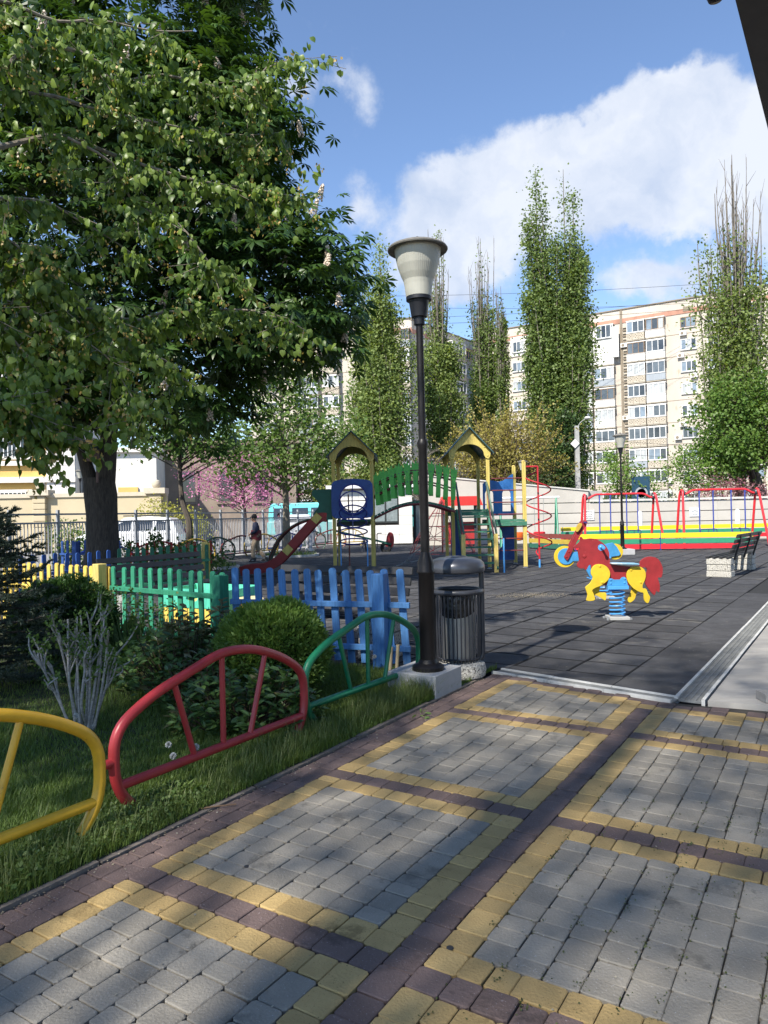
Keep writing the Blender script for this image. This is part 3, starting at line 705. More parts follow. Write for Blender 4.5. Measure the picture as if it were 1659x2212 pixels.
tail_o = curve([(680, 345), (690, 310), (720, 288), (755, 279), (800, 285), (832, 310), (852, 355), (854, 395), (846, 430), (835, 438), (818, 438), (822, 462), (830, 495), (826, 543), (814, 545), (803, 538), (792, 566), (782, 566), (760, 540), (735, 505), (720, 470), (722, 420), (735, 395), (738, 372), (722, 358), (704, 362)], 3)
plate(horse, 'tail', tail_o, -.018, .03, red_hdpe)
legF = curve([(376, 327), (410, 332), (440, 352), (458, 385), (458, 420), (440, 452), (412, 475)], 4)+curve([(385, 492), (350, 505), (325, 522), (333, 545), (343, 580), (340, 596), (315, 603), (283, 600), (280, 590), (288, 555), (275, 510), (278, 495), (310, 468), (330, 430), (318, 400), (322, 365), (345, 336), (376, 327)], 4)
plate(horse, 'front_leg', legF, -.036, .03, yel_hdpe)
legH = curve([(650, 347), (690, 355), (718, 380), (725, 415), (718, 450), (700, 490), (702, 515), (725, 520), (738, 552), (753, 580), (748, 605), (738, 625), (722, 622), (708, 600), (704, 552), (685, 545), (650, 528), (620, 503), (592, 465), (582, 420), (592, 380), (615, 355)], 4)
plate(horse, 'hind_leg', legH, -.036, .03, yel_hdpe)
plate(horse, 'front_leg', curve([(345, 500), (335, 540), (337, 560), (370, 570), (410, 595), (428, 606), (437, 590), (438, 550), (400, 545), (388, 530), (400, 490), (420, 460), (380, 470)], 3), .036, .03, yel_hdpe)
plate(horse, 'hind_leg', curve([(630, 500), (624, 545), (602, 590), (602, 618), (620, 624), (650, 600), (662, 565), (678, 540), (700, 500), (660, 480)], 3), .036, .03, yel_hdpe)
seat = curve([(462, 318), (480, 316), (640, 317), (668, 328), (660, 337), (600, 337), (520, 333), (470, 328)], 2)
MB().prism([HP_(x, y) for x, y in [(463, 319), (668, 327), (668, 335), (463, 327)]], (0, 0, 0), (1, 0, 0), (0, 0, 1), (0, -1, 0), .24).build('seat', M('pale_blue_seat', (.20, .42, .62), rough=.45, chips=((.5, .52, .5), 6, .5)), horse, bevel=.006)
for y in (-.045, .045): plate(horse, 'mount_plate', [(452, 435), (475, 438), (488, 446), (530, 446), (548, 428), (568, 427), (580, 440), (590, 490), (434, 490)], y, .012, blu_hdpe, bev=.002)
MB().box((0, 0, (745-505)*.00182), (.28, .16, .05)).build('top_plate', ltblue_m, horse, bevel=.004)
for y in (-1, 1):
    Mx = Matrix.Rotation(R_(90), 3, 'X')
    x, z = HP_(402, 203)
    MB().lathe([(.045, -.02), (.045, .004), (.03, .02), (.016, .03), (.016, .13), (.022, .135), (.022, .15), (.0, .155)], 14, (x, y*-.0, z), M=Matrix.Rotation(R_(90) if y > 0 else R_(-90), 3, 'X')).build('handle', ltblue_m, horse, smooth=True)
def bolt(t, px, py, y, mat, r=.02, **k):
    x, z = HP_(px, py, **k); MB().lathe([(r, 0), (r*.85, .007), (0, .011)], 12, (x, y, z), M=Matrix.Rotation(R_(90), 3, 'X')).build('bolt_cap', mat, t, smooth=True)
bolt(horse, 276, 267, -.018, red_hdpe, .027)
for q in ((384, 342), (400, 464), (685, 469), (615, 375)): bolt(horse, *q, -.051, yel_hdpe, .018)
for q in ((463, 446), (463, 472), (566, 440), (564, 470)): bolt(horse, *q, -.052, ltblue_m, .014)
spring(horse, ltblue_m, h=(745-520)*.00182-.06, r=.10)

# motorbike rider behind it
mbk = D(1318, 1300, 12.3); mloc = Vector((mbk.x-.09, 12.3, 0)); S2 = .00182*1.24
K = dict(s=S2, ox=405, oy=648)
moto = thing('spring_motorbike', 'light blue spring rider motorbike with yellow wheel behind the horse', 'spring rider', mloc, R_(-2))
cir = lambda cx, cy, r, n=28: [(cx+r*math.cos(2*math.pi*i/n), cy+r*math.sin(2*math.pi*i/n)) for i in range(n)]
plate(moto, 'front_wheel', cir(112, 330, 81, 36), .0, .03, yel_hdpe, **K)
plate(moto, 'wheel_disc', cir(120, 328, 62, 32)+[], -.024, .018, blu_hdpe, **K)
plate(moto, 'frame', [(150, 300), (232, 292), (236, 270), (260, 255), (420, 240), (470, 230), (500, 262), (528, 315), (515, 330), (440, 340), (420, 430), (400, 480), (440, 510), (465, 538), (385, 535), (300, 490), (290, 478), (262, 420), (245, 362), (160, 366)], -.012, .04, blu_hdpe, **K)
plate(moto, 'rear_wheel', cir(490, 300, 60, 30), .014, .03, yel_hdpe, **K)
plate(moto, 'body_panel', curve([(300, 345), (330, 335), (360, 380), (350, 420), (320, 400)], 3), -.045, .02, yel_hdpe, **K)
for y in (-.055, .055): plate(moto, 'fork', curve([(100, 330), (118, 352), (135, 345), (210, 200), (278, 85), (276, 65), (258, 58), (240, 66), (185, 165)], 3), y, .022, red_hdpe, **K)
plate(moto, 'headlight', curve([(190, 135), (197, 105), (212, 82), (232, 80), (235, 95), (222, 120), (205, 140), (192, 143)], 3), -.09, .05, M('gold_headlight', (.50, .33, .05), rough=.3), **K)
x, z = HP_(255, 75, **K); MB().tube([(x, -.22, z), (x, .22, z)], .016, 10).build('handlebar', navy_m, moto, smooth=True)
x, z = HP_(430, 330, **K); MB().box((x-.08, 0, z-.03), (.26, .16, .03)).build('seat', ltblue_m, moto, bevel=.01)
x, z = HP_(300, 500, **K); MB().tube([(x, -.2, z), (x, .2, z)], .014, 8).build('footrest', ltblue_m, moto, smooth=True)
for q in ((118, 330), (140, 292)): bolt(moto, *q, -.066, red_hdpe, .02, **K)
spring(moto, ltblue_m, h=(648-535)*S2-.04+.06, r=.115, turns=5)
# ============================================================ PLAY STRUCTURE
def part(root, mb, name, mats, smooth=False, bevel=0, parent=None):
    o = mb.build(name, mats, parent or root, smooth, bevel)
    if parent is None: o.location = -root.location
    return o
PS = thing('play_structure', 'climbing structure with two gabled yellow towers, arched bridge, slide and spiral', 'play structure', (-.78, 18.2, 0))
post_y = M('yellow_post_paint', (.56, .45, .125), rough=.6, var=.25, scale=6, streak=(6, 6, .6), bump=.2, bscale=20, chips=((.45, .42, .3), 6, .68))
roof_t = M('teal_roof_board', (.035, .10, .12), rough=.55, var=.3, scale=5, bump=.15)
blue_pl = M('blue_play_panel', (.025, .075, .27), rough=.5, var=.3, scale=4, bump=.15, chips=((.015, .03, .09), 7, .66)); green_pl = M('green_play_panel', (.015, .11, .075), rough=.55, var=.25, scale=4)
palm_g = M('bright_green_panel', (.10, .46, .075), rough=.5, var=.12, scale=4)
wood_g = M('weathered_green_board', (.045, .17, .11), rough=.8, var=.35, scale=8, streak=(.8, 6, 6), bump=.3, bscale=16, chips=((.25, .27, .22), 6, .58))
def tower(x0, x1, y0, y1, ze, zap, lean=0):
    for x in (x0, x1):
        for y in (y0, y1):
            part(PS, MB().box((x-.018, y, ze/2+.02), (.036, .085, ze-.04)).box((x+.026, y, ze/2+.02), (.05, .105, ze-.04)), 'post', post_y, bevel=.006)
            part(PS, MB().box((x, y, .05), (.05, .05, .16)), 'post_anchor', ltblue_m)
            part(PS, MB().lathe([(.07, 0), (.07, .012), (0, .02)], 10, (x, y, 0)), 'foot_cap', steel)
    cx = (x0+x1)/2; hw = (x1-x0)/2
    arc = [((hw-.09)*math.cos(R_(a)), (ze-.10)+.30*math.sin(R_(a))) for a in range(180, -1, -12)]
    pr = [(-hw-.07, ze-.14), (-hw-.02, ze-.2), (-hw+.05, ze-.17)]+arc+[(hw-.05, ze-.17), (hw+.02, ze-.2), (hw+.07, ze-.14), (hw+.09, ze+.02), (0, zap-.02), (-hw-.09, ze+.02)]
    for y in (y0-.065, y1+.065):
        g = part(PS, MB().prism(pr, (cx, y, 0), (1, 0, 0), (0, 0, 1), (0, -1, 0), .03), 'gable', post_y, bevel=.004)
        for bx, bz in ((-hw, ze-.11), (hw, ze-.11), (-.12, zap-.2), (.12, zap-.2), (-.4*hw/.48, ze+.12), (.4*hw/.48, ze+.12)):
            MB().lathe([(.025, 0), (.02, .012), (0, .016)], 8, (cx+bx, y-.015, bz), M=Matrix.Rotation(R_(90), 3, 'X')).build('bolt_cap', post_y, g, smooth=True)
    for s in (-1, 1):
        part(PS, MB().beam((cx+s*(hw+.16)/2, y0-.2, (ze-.06+zap)/2), (cx+s*(hw+.16)/2, y1+.2, (ze-.06+zap)/2), math.hypot(hw+.16, zap-ze+.06), .022, up=(s*(zap-ze+.06), 0, hw+.16)), 'roof_board', roof_t)
tower(-1.26, -.30, 18.15, 20.15, 3.02, 3.60)
tower(1.83, 2.78, 19.25, 21.25, 3.12, 3.76)
# platforms
for (x0, x1, y0, y1, z) in ((-1.2, -.36, 18.2, 20.1, 1.36), (1.87, 2.74, 19.2, 21.2, 1.56), (2.84, 3.80, 19.25, 20.95, 1.27)):
    n = max(3, int((y1-y0)/.14))
    for i in range(n): part(PS, MB().box(((x0+x1)/2, y0+(i+.5)*(y1-y0)/n, z), (x1-x0, (y1-y0)/n-.012, .05)), 'deck_plank', wood_g)
    part(PS, MB().box(((x0+x1)/2, y0-.01, z-.085), (x1-x0, .04, .11)).box(((x0+x1)/2, y1+.01, z-.085), (x1-x0, .04, .11)), 'deck_beam', M('dark_board', (.02, .03, .03), rough=.7) if x0 < 0 else wood_g)
# blue ring panel on the left tower, hoops
n = 48; ang = [2*math.pi*i/n for i in range(n)]
def rr(a, hx, hz, p=6): c, s = math.cos(a), math.sin(a); k = (abs(c/hx)**p+abs(s/hz)**p)**(-1/p); return (k*c, k*s+(.05*max(0, math.cos(k*c*3.0)) if s > .6 else 0))
pn = part(PS, MB().ringplate([rr(a, .52, .47, 9) for a in ang], [(.34*math.cos(a)+.03, .34*math.sin(a)+.02) for a in ang], (-.79, 18.06, 1.89), (1, 0, 0), (0, 0, 1), (0, -1, 0), .03), 'ring_panel', blue_pl, bevel=.004)
for bx, bz in ((-.42, .36), (.42, .36), (-.42, -.36), (.42, -.36), (-.43, .0), (.43, 0)):
    MB().lathe([(.022, 0), (.018, .01), (0, .014)], 8, (-.79+bx, 18.045, 1.89+bz), M=Matrix.Rotation(R_(90), 3, 'X')).build('bolt_cap', blue_pl, pn, smooth=True)
rings = [(-.76, 18.00, 1.93, 4), (-.765, 17.84, 1.80, 32), (-.76, 17.70, 1.55, 55), (-.755, 17.62, 1.32, 68), (-.75, 17.58, 1.10, 74), (-.745, 17.57, .86, 76)]
for (x, y, z, tl_) in rings:
    e2 = Vector((0, -math.sin(R_(tl_)), math.cos(R_(tl_))))
    part(PS, MB().tube([Vector((x, y, z))+Vector((1, 0, 0))*.335*math.cos(a)+e2*.335*math.sin(a) for a in np.linspace(0, 2*np.pi, 36, endpoint=False)], .018, 7, closed=True), 'climbing_hoop', M('hoop_blue', (.03, .04, .24), rough=.35), smooth=True)
part(PS, MB().tube(smoothpath([(-.77, 18.0, 2.27), (-.765, 17.56, 2.0), (-.76, 17.42, 1.7), (-.755, 17.36, 1.35), (-.75, 17.30, 1.0)], 5), .013, 7), 'hoop_spine', navy_m, smooth=True)
for x, y in ((-1.07, 17.60), (-.42, 17.60)): part(PS, MB().tube([(x, y, .9), (x, y, 0)], .016, 8), 'hoop_leg', ltblue_m, smooth=True)
part(PS, MB().tube([(-.93, 19.0, 0), (-.93, 19.0, 2.05)], .018, 8), 'fire_pole', brn_m, smooth=True)
for z in (1.6, 1.9, 2.2): part(PS, MB().tube([(-1.26, 20.1, z), (-.3, 20.1, z)], .014, 6), 'back_rung', brn_m, smooth=True)
# slide
sp = [(-1.45, 1.40), (-1.66, 1.38), (-2.02, 1.02), (-2.46, .54), (-2.72, .31), (-3.05, .16), (-3.42, .13), (-3.64, .09)]
sp = [(q.x, q.z) for q in smoothpath([(x, 0, z) for x, z in sp], 5)]
def offs(P, d):
    out = []
    for i in range(len(P)):
        a, b = P[max(i-1, 0)], P[min(i+1, len(P)-1)]; tx, tz = b[0]-a[0], b[1]-a[1]; l = math.hypot(tx, tz); out.append((P[i][0]+tz/l*d, P[i][1]-tx/l*d))
    return out
up_ = offs(sp, .17) if offs(sp, .17)[3][1] > sp[3][1] else offs(sp, -.17); lo_ = offs(sp, -.06) if offs(sp, .17)[3][1] > sp[3][1] else offs(sp, .06)
slide = part(PS, MB(), 'slide_bed', steel)
mb = MB(); vs = [(x, y, z) for x, z in sp for y in (18.18, 18.68)]; fs = [(2*i, 2*i+1, 2*i+3, 2*i+2) for i in range(len(sp)-1)]; mb.add(vs, fs)
slide.data = mb.mesh('slide_bed', steel)
for y in (18.16, 18.70):
    s_ = MB().prism(up_+lo_[::-1], (0, y, 0), (1, 0, 0), (0, 0, 1), (0, -1, 0), .035).build('slide_side', M('red_slide_board', (.25, .02, .022), rough=.5, var=.2, scale=4), slide, bevel=.004)
    gp = [(-1.32, 2.16), (-1.76, 2.16), (-1.80, 2.12), (-1.80, 2.02), (-1.69, 1.90), (-1.63, 1.80), (-1.66, 1.70), (-1.74, 1.62), (-1.78, 1.55), (-1.74, 1.45), (-1.60, 1.40), (-1.32, 1.40)]
    part(PS, MB().prism(gp, (0, y+(.025 if y > 18.4 else -.025)*0, 0), (1, 0, 0), (0, 0, 1), (0, -1, 0), .03), 'slide_guard', green_pl, bevel=.004)
for (x, z) in ((-1.70, 1.44), (-2.44, .66)):
    Mx = Matrix.Rotation(R_(-47) if False else R_(47), 3, 'Y').inverted()
    pl_ = part(PS, MB().box((x, 18.13, z), (.22, .022, .19), Matrix.Rotation(R_(-47), 3, 'Y')), 'joint_plate', post_y, bevel=.003)
# arch climber behind the slide
ac = smoothpath([(-3.18, 0, 0), (-3.08, 0, .45), (-2.80, 0, .95), (-2.35, 0, 1.28), (-1.80, 0, 1.42), (-1.3, 0, 1.42)], 5)
for y in (19.35, 19.95): part(PS, MB().tube([(q.x, y, q.z) for q in ac], .022, 8), 'climber_rail', brn_m, smooth=True)
for i in range(1, len(ac)-1, 1):
    q = ac[i]; q2 = ac[i+1]; a_ = math.atan2(q2.z-q.z, q2.x-q.x); part(PS, MB().box((q.x, 19.65, q.z+.03), (.12, .64, .03), Matrix.Rotation(-a_, 3, 'Y')), 'climber_tread', dkgreen_m)
# bridge
def bz(x): f = (x+.30)/2.13; return 1.42+.16*f+.30*math.sin(math.pi*f)
N_ = 22
for i in range(N_):
    x = -.27+2.07*(i+.5)/N_; a_ = math.atan2(bz(x+.02)-bz(x-.02), .04); part(PS, MB().box((x, 19.15, bz(x)), (.082, 1.15, .05), Matrix.Rotation(-a_, 3, 'Y')), 'bridge_plank', wood_g)
for y in (18.58, 19.72):
    part(PS, MB().tube([(x, y, bz(x)-.05) for x in np.linspace(-.3, 1.83, 20)], .026, 8), 'bridge_rail', brn_m, smooth=True)
    for dz in (.55, .84): part(PS, MB().tube([(x, y-.03, bz(x)+dz-.02) for x in np.linspace(-.3, 1.83, 20)], .02, 8), 'bridge_rail', brn_m, smooth=True)
palm = [(-.062, 0), (.062, 0), (.056, .27), (.068, .29), (.055, .31), (.052, .50), (.066, .53), (.078, .62), (.085, .72), (.095, .80), (.06, .765), (.045, .74), (.04, .80), (.02, .855), (.0, .83), (-.015, .76), (-.045, .79), (-.088, .82), (-.08, .72), (-.075, .62), (-.064, .53), (-.052, .50), (-.055, .31), (-.068, .29), (-.056, .27)]
pmesh = MB().prism(palm, (0, 0, 0), (1, 0, 0), (0, 0, 1), (0, -1, 0), .022).mesh('palm_panel', palm_g)
for row, (y, n0, off) in enumerate(((18.53, 11, 0), (19.77, 11, .09))):
    for i in range(n0):
        x = -.14+off+i*.192
        if x > 1.80: continue
        f = (x+.3)/2.13; o = link('palm_panel', pmesh, PS); o.location = Vector((x, y+random.gauss(0, .006), bz(x)+.24-.02*math.sin(math.pi*f)))-PS.location; o.rotation_euler = (random.gauss(0, .01), -math.atan2(bz(x+.02)-bz(x-.02), .04)*.18+random.gauss(0, .01), 0)
        for dz in (.32, .58): MB().lathe([(.014, 0), (.014, .006), (0, .008)], 6, (0, -.012, dz), M=Matrix.Rotation(R_(90), 3, 'X')).build('bolt_cap', navy_m, o)
# stairs
for x in (1.93, 2.74):
    part(PS, MB().beam((x, 19.22, 1.55), (x+.05, 17.95, .06), .04, .16), 'stringer', wood_g)
    part(PS, MB().beam((x, 19.25, 2.30), (x+.05, 17.98, .96), .035, .09), 'hand_rail', M('grey_green_board', (.10, .15, .12), rough=.85, var=.4, scale=7, bump=.3))
    part(PS, MB().box((x+.03, 17.98, .48), (.10, .10, .96)), 'stair_post', pale_y, bevel=.01)
    part(PS, MB().tube(smoothpath([(x+.02, 19.2, 2.0), (x+.03, 18.8, 1.4), (x+.05, 18.3, .8), (x+.06, 18.05, .3)], 5), .018, 7), 'hand_tube', brn_m, smooth=True)
for i in range(7):
    f = (i+.6)/7.4; part(PS, MB().box((2.36, 19.15-1.22*f, 1.50-1.42*f), (.84, .19, .04)), 'stair_tread', wood_g)
# right end: posts, rungs, blue panels, spiral
for x, y, hh in ((3.75, 19.30, 2.80), (3.78, 20.95, 2.78)):
    part(PS, MB().box((x-.022, y, hh/2+.03), (.045, .085, hh)).box((x+.028, y, hh/2+.03), (.05, .10, hh)), 'post', post_y, bevel=.006)
    part(PS, MB().box((x, y, .06), (.06, .06, .16)), 'post_anchor', blu_m)
    part(PS, MB().lathe([(.055, hh+.03), (.055, hh+.05), (.02, hh+.07), (0, hh+.075)], 10, (x, y, 0)), 'post_cap', pale_y)
    part(PS, MB().lathe([(.07, 0), (.07, .012), (0, .02)], 10, (x, y, 0)), 'foot_cap', steel)
for z in (2.40, 2.08, 1.76, 1.44, 1.11, .79, .47): part(PS, MB().tube([(2.78, 19.30, z), (3.75, 19.30, z)], .016, 7), 'rung', brn_m, smooth=True)
up_blue = M('mid_blue_play_panel', (.03, .15, .42), rough=.5, var=.25, scale=4, bump=.15)
mb = MB()
tops = [(0, 2.33), (.10, 2.40), (.2, 2.43), (.32, 2.41), (.45, 2.38), (.58, 2.40), (.70, 2.48), (.80, 2.56), (.88, 2.60)]
bars = [(0, .06), (.30, .56), (.80, .88)]       # solid strips beside the two arched windows
for a, b_ in bars: mb.box((2.87+(a+b_)/2, 20.9, 1.86), (b_-a, .03, .92))
mb.box((2.87+.44, 20.9, 1.46), (.88, .0296, .12)); 
mb.prism([(x, z) for x, z in tops]+[(.88, 2.02), (.80, 2.02)]+[(.68+.12*math.cos(R_(a)), 2.02+.13*math.sin(R_(a))) for a in range(0, 181, 20)]+[(.56, 2.02), (.30, 2.02)]+[(.18+.12*math.cos(R_(a)), 2.02+.13*math.sin(R_(a))) for a in range(0, 181, 20)]+[(.06, 2.02), (0, 2.02)], (2.87, 20.9, 0), (1, 0, 0), (0, 0, 1), (0, -1, 0), .0304)
part(PS, mb, 'window_panel', up_blue)
part(PS, MB().prism(curve([(3.32, 1.22), (3.74, 1.22), (3.74, .12), (3.30, .12), (3.30, .42), (3.38, .50), (3.42, .62), (3.40, .9), (3.34, 1.05)], 1), (0, 20.85, 0), (1, 0, 0), (0, 0, 1), (0, -1, 0), .03), 'lower_panel', blue_pl)
part(PS, MB().prism([(1.95, .1), (2.25, .1), (2.30, 1.1), (2.2, 1.5), (1.95, 1.5)], (0, 21.2, 0), (1, 0, 0), (0, 0, 1), (0, -1, 0), .03), 'lower_panel', blue_pl)
part(PS, MB().tube(fillet([(3.75, 19.3, 2.70), (4.13, 19.3, 2.70), (4.13, 19.3, .22)], .03), .024, 8), 'spiral_pole', M('red_spiral_paint', (.42, .02, .03), rough=.4), smooth=True)
part(PS, MB().tube([(4.13, 19.3, .22), (4.13, 19.3, 0)], .026, 8), 'pole_foot', ltblue_m, smooth=True)
part(PS, MB().tube([(4.13+(.33*min(1, k/8) if k < 8 else (.33*min(1, (112-k)/14)))*math.cos(1.2+2*math.pi*k/34), 19.3+(.33*min(1, k/8) if k < 8 else .33*min(1, (112-k)/14))*math.sin(1.2+2*math.pi*k/34), 2.62-2.32*k/112) for k in range(113)], .019, 8), 'spiral', MC['red_spiral_paint'], smooth=True)
part(PS, MB().tube([(2.95, 17.9, 0), (2.95, 17.9, .85)], .022, 8), 'brace', ltblue_m, smooth=True)

# ---- rope net, seesaw, chain
rope_m = M('red_rope', (.22, .035, .04), rough=.8, var=.3)
rn_ = thing('rope_net', 'red rope climbing net behind the arched bridge', 'climbing net', (2.2, 27.5, 0))
mb = MB(); cx, cy = 0, 0; levels = [(0, 1.3), (.5, 1.05), (1.0, .75), (1.5, .4)]
pr_ = []
for z, r in levels:
    P = [(r*math.cos(2*math.pi*i/8+.2), r*math.sin(2*math.pi*i/8+.2), z+.03*math.sin(3*i)) for i in range(8)]; pr_.append(P)
for li, P in enumerate(pr_):
    o = MB()
    for i in range(8): o.tube([P[i], P[(i+1) % 8]], .013, 5)
    o.build('rope_ring', rope_m, rn_)
for i in range(8):
    MB().tube([pr_[0][i], pr_[1][i], pr_[2][i], pr_[3][i], (0, 0, 2.0)], .013, 5).build('rope', rope_m, rn_)
    MB().tube([pr_[0][i], pr_[1][(i+1) % 8], pr_[2][(i+2) % 8]], .011, 5).build('rope', rope_m, rn_)
MB().tube([(0, 0, 0), (0, 0, 2.0)], .03, 8).build('mast', brn_m, rn_)
ss = thing('seesaw', 'green seesaw with red end plate behind the left tower', 'seesaw', (-.75, 29.5, 0), R_(-20))
MB().beam((-1.3, 0, .85), (1.1, 0, .30), .20, .06).build('plank', green_pl, ss)
MB().prism(curve([(.85, .22), (1.12, .18), (1.2, .45), (1.15, .72), (1.0, .78), (.9, .6)], 3), (0, 0, 0), (1, 0, 0), (0, 0, 1), (0, 1, 0), .06).build('end_plate', red_hdpe, ss)
MB().tube(fillet([(.55, -.2, .1), (.55, -.2, .75), (.75, -.2, .75)], .08), .02, 7).build('handle', dgrey_m, ss)
MB().tube([(.85+.17*math.cos(a), 0, .17+.17*math.sin(a)) for a in np.linspace(0, 2*np.pi, 16, endpoint=False)], .075, 8, closed=True).build('tyre', rubber_blk, ss, smooth=True)
MB().tube([(-.1, -.25, 0), (-.1, 0, .55), (-.1, .25, 0)], .035, 8).build('support', dgrey_m, ss)
ch = thing('chain', 'loose steel chain sagging to the rubber floor under the bridge', 'chain', (.1, 19.9, 0))
P = smoothpath([(1.02, 0, .72), (.85, 0, .52), (.55, -.1, .27), (.25, -.2, .10), (-.12, -.3, .025)], 6); P2 = smoothpath([(.98, 0, .27), (.7, -.1, .19), (.42, -.15, .16), (.22, -.2, .09)], 6)
for PP in (P, P2):
    for i in range(len(PP)-1):
        c = (PP[i]+PP[i+1])/2; d = (PP[i+1]-PP[i]).normalized(); s = d.cross(Vector((0, 1, 0) if i % 2 else (0, .5, 1))).normalized()
        MB().tube([c+d*.035*math.cos(a)+s*.018*math.sin(a) for a in np.linspace(0, 2*np.pi, 10, endpoint=False)], .007, 5, closed=True).build('link', steel, ch)

# ============================================================ FAR SIDE: WALL, KIOSK, SWINGS
wall_m = M('pale_wall', (.47, .445, .40), rough=.85, var=.10, scale=1.5, bump=.1, objvar=.05)
groove_m = M('wall_groove', (.055, .05, .045), rough=.9)
WY = 33.6
wl = thing('boundary_wall', 'long pale panelled wall with dark joints behind the swings', 'wall', (10, WY, 0))
zs = [.0, .42, .90, 1.38, 1.86]
MB().box((2.0, .14, .93), (20.0, .2, 1.86)).build('core', groove_m, wl)
for r in range(4):
    x = -8.0
    while x < 11.9:
        part(wl, MB().box((10+x+.75, WY, (zs[r]+zs[r+1])/2), (1.494, .12, zs[r+1]-zs[r]-.035)), 'panel', wall_m); x += 1.5
part(wl, MB().prism([(2.0, 1.88), (9.5, 1.88), (9.5, 2.40), (2.0, 3.24)], (0, WY, 0), (1, 0, 0), (0, 0, 1), (0, -1, 0), .14), 'upper_wall', wall_m)
part(wl, MB().beam((1.95, WY, 3.27), (9.56, WY, 2.42), .24, .06), 'coping', M('coping', (.55, .54, .5), rough=.8))
part(wl, MB().box((15.8, WY, 1.935), (12.5, .26, .09)), 'coping', MC['coping'])
part(wl, MB().box((9.0, WY+.5, 2.15), (2.4, .8, .50)), 'planter_step', M('grey_step', (.33, .32, .30), rough=.9))
def text_mesh(s, size, name='lettering', mat=None, parent=None, loc=(0, 0, 0), rot=(R_(90), 0, 0), align='CENTER'):
    cu = bpy.data.curves.new('t', 'FONT'); cu.body = s; cu.size = size; cu.align_x = align; cu.extrude = .002
    o = bpy.data.objects.new('t', cu); COL.objects.link(o); dg = bpy.context.evaluated_depsgraph_get(); me = bpy.data.meshes.new_from_object(o.evaluated_get(dg)); bpy.data.objects.remove(o)
    ob = link(name, me, parent, mat); ob.location = loc; ob.rotation_euler = rot; return ob
ink = M('black_ink', (.02, .02, .02), rough=.6)
s1 = thing('wall_sign', 'white sign with four lines of black writing on the wall behind the first swing', 'sign', (9.42, WY-.09, 1.05))
MB().box((.02, 0, .22), (.62, .02, .46)).build('board', white_p, s1)
for i, (s, sz) in enumerate((('КУРИТЬ', .105), ('НА ДЕТСКОЙ', .068), ('ПЛОЩАДКЕ', .068), ('ЗАПРЕЩЕНО', .098))): text_mesh(s, sz, 'lettering', ink, s1, (.02, -.015, .345-i*.105))
s2 = thing('wall_sign', 'white sign with a grey round emblem on the wall behind the second swing', 'sign', (14.42, WY-.09, 1.12))
MB().box((0, 0, .19), (.50, .02, .40)).build('board', white_p, s2)
grey_ink = M('grey_ink', (.30, .32, .34), rough=.6)
MB().tube([(.15*math.cos(a), -.016, .17+.10*math.sin(a)) for a in np.linspace(.4, 5.6, 20)], .014, 5).build('emblem', grey_ink, s2)
MB().box((-.02, -.014, .20), (.12, .006, .025)).box((-.03, -.014, .14), (.10, .006, .025)).box((.06, -.014, .17), (.025, .006, .11)).build('emblem', grey_ink, s2)
for x, lab in ((11.55, 'white round-topped bollard before the wall, behind the first red swing'), (15.95, 'white round-topped bollard before the wall, behind the second red swing')):
    tag(MB().lathe([(.10, 0), (.10, 1.32), (.075, 1.39), (0, 1.42)], 14, (x, 32.6, 0)).build('bollard', white_p, smooth=True), lab, 'bollard', 'white bollards by the wall')
# kiosk
kk = thing('kiosk', 'small white tiled kiosk with dark framed window and door behind the bridge', 'kiosk', (.0, 36.6, 0))
tile_w = M('kiosk_tile', (.66, .65, .62), rough=.4, var=.08, scale=3, objvar=.05)
MB().box((-.6, 1.6, 1.42), (4.1, 3.0, 2.84)).build('core', groove_m, kk)
MB().box((-.6, 1.5, 2.93), (4.6, 3.6, .16)).build('roof', white_p, kk)
for i in range(6):
    for j in range(6):
        x = -2.65+.68*i; z = .02+.475*j
        if i in (3, 4) and j in (2, 3, 4): continue
        MB().box((x+.34, .07, z+.23), (.672, .06, .466)).build('tile', tile_w, kk)
fr = MB().box((.08, .06, 1.72), (1.30, .10, 1.30)).build('window', M('dark_frame', (.03, .035, .035), rough=.5), kk)
for x in (-.24, .40): MB().box((x, .0, 1.72), (.55, .02, 1.14)).build('pane', M('kiosk_glass', (.20, .24, .25), rough=.08, var=.3), fr)
dr_ = MB().box((1.75, .7, 1.1), (.62, .08, 2.2), Matrix.Rotation(R_(40), 3, 'Z')).build('door', MC['dark_frame'], kk); MB().box((1.75, .62, 1.15), (.34, .06, 1.8), Matrix.Rotation(R_(40), 3, 'Z')).build('pane', MC['kiosk_glass'], dr_)
for j in range(6): MB().box((2.15, 1.15, .25+.475*j), (.60, .06, .466), Matrix.Rotation(R_(60), 3, 'Z')).build('tile', tile_w, kk)
aw = thing('play_house', 'red roofed toy house standing behind the right tower', 'play house', (3.35, 31.8, 0))
MB().prism([(-.95, 1.82), (.95, 1.82), (.80, 2.22), (-.80, 2.22)], (0, 0, 0), (1, 0, 0), (0, 0, 1), (0, -1, 0), 1.0).build('roof', M('red_roof', (.62, .035, .03), rough=.5), aw)
for x in (-.7, .7):
    for y in (-.4, .4): MB().box((x, y, .92), (.09, .09, 1.84)).build('post', dgrey_m, aw)
MB().box((0, .42, .6), (1.4, .04, 1.0)).build('back_panel', M('red_panel', (.35, .03, .03), rough=.5), aw)
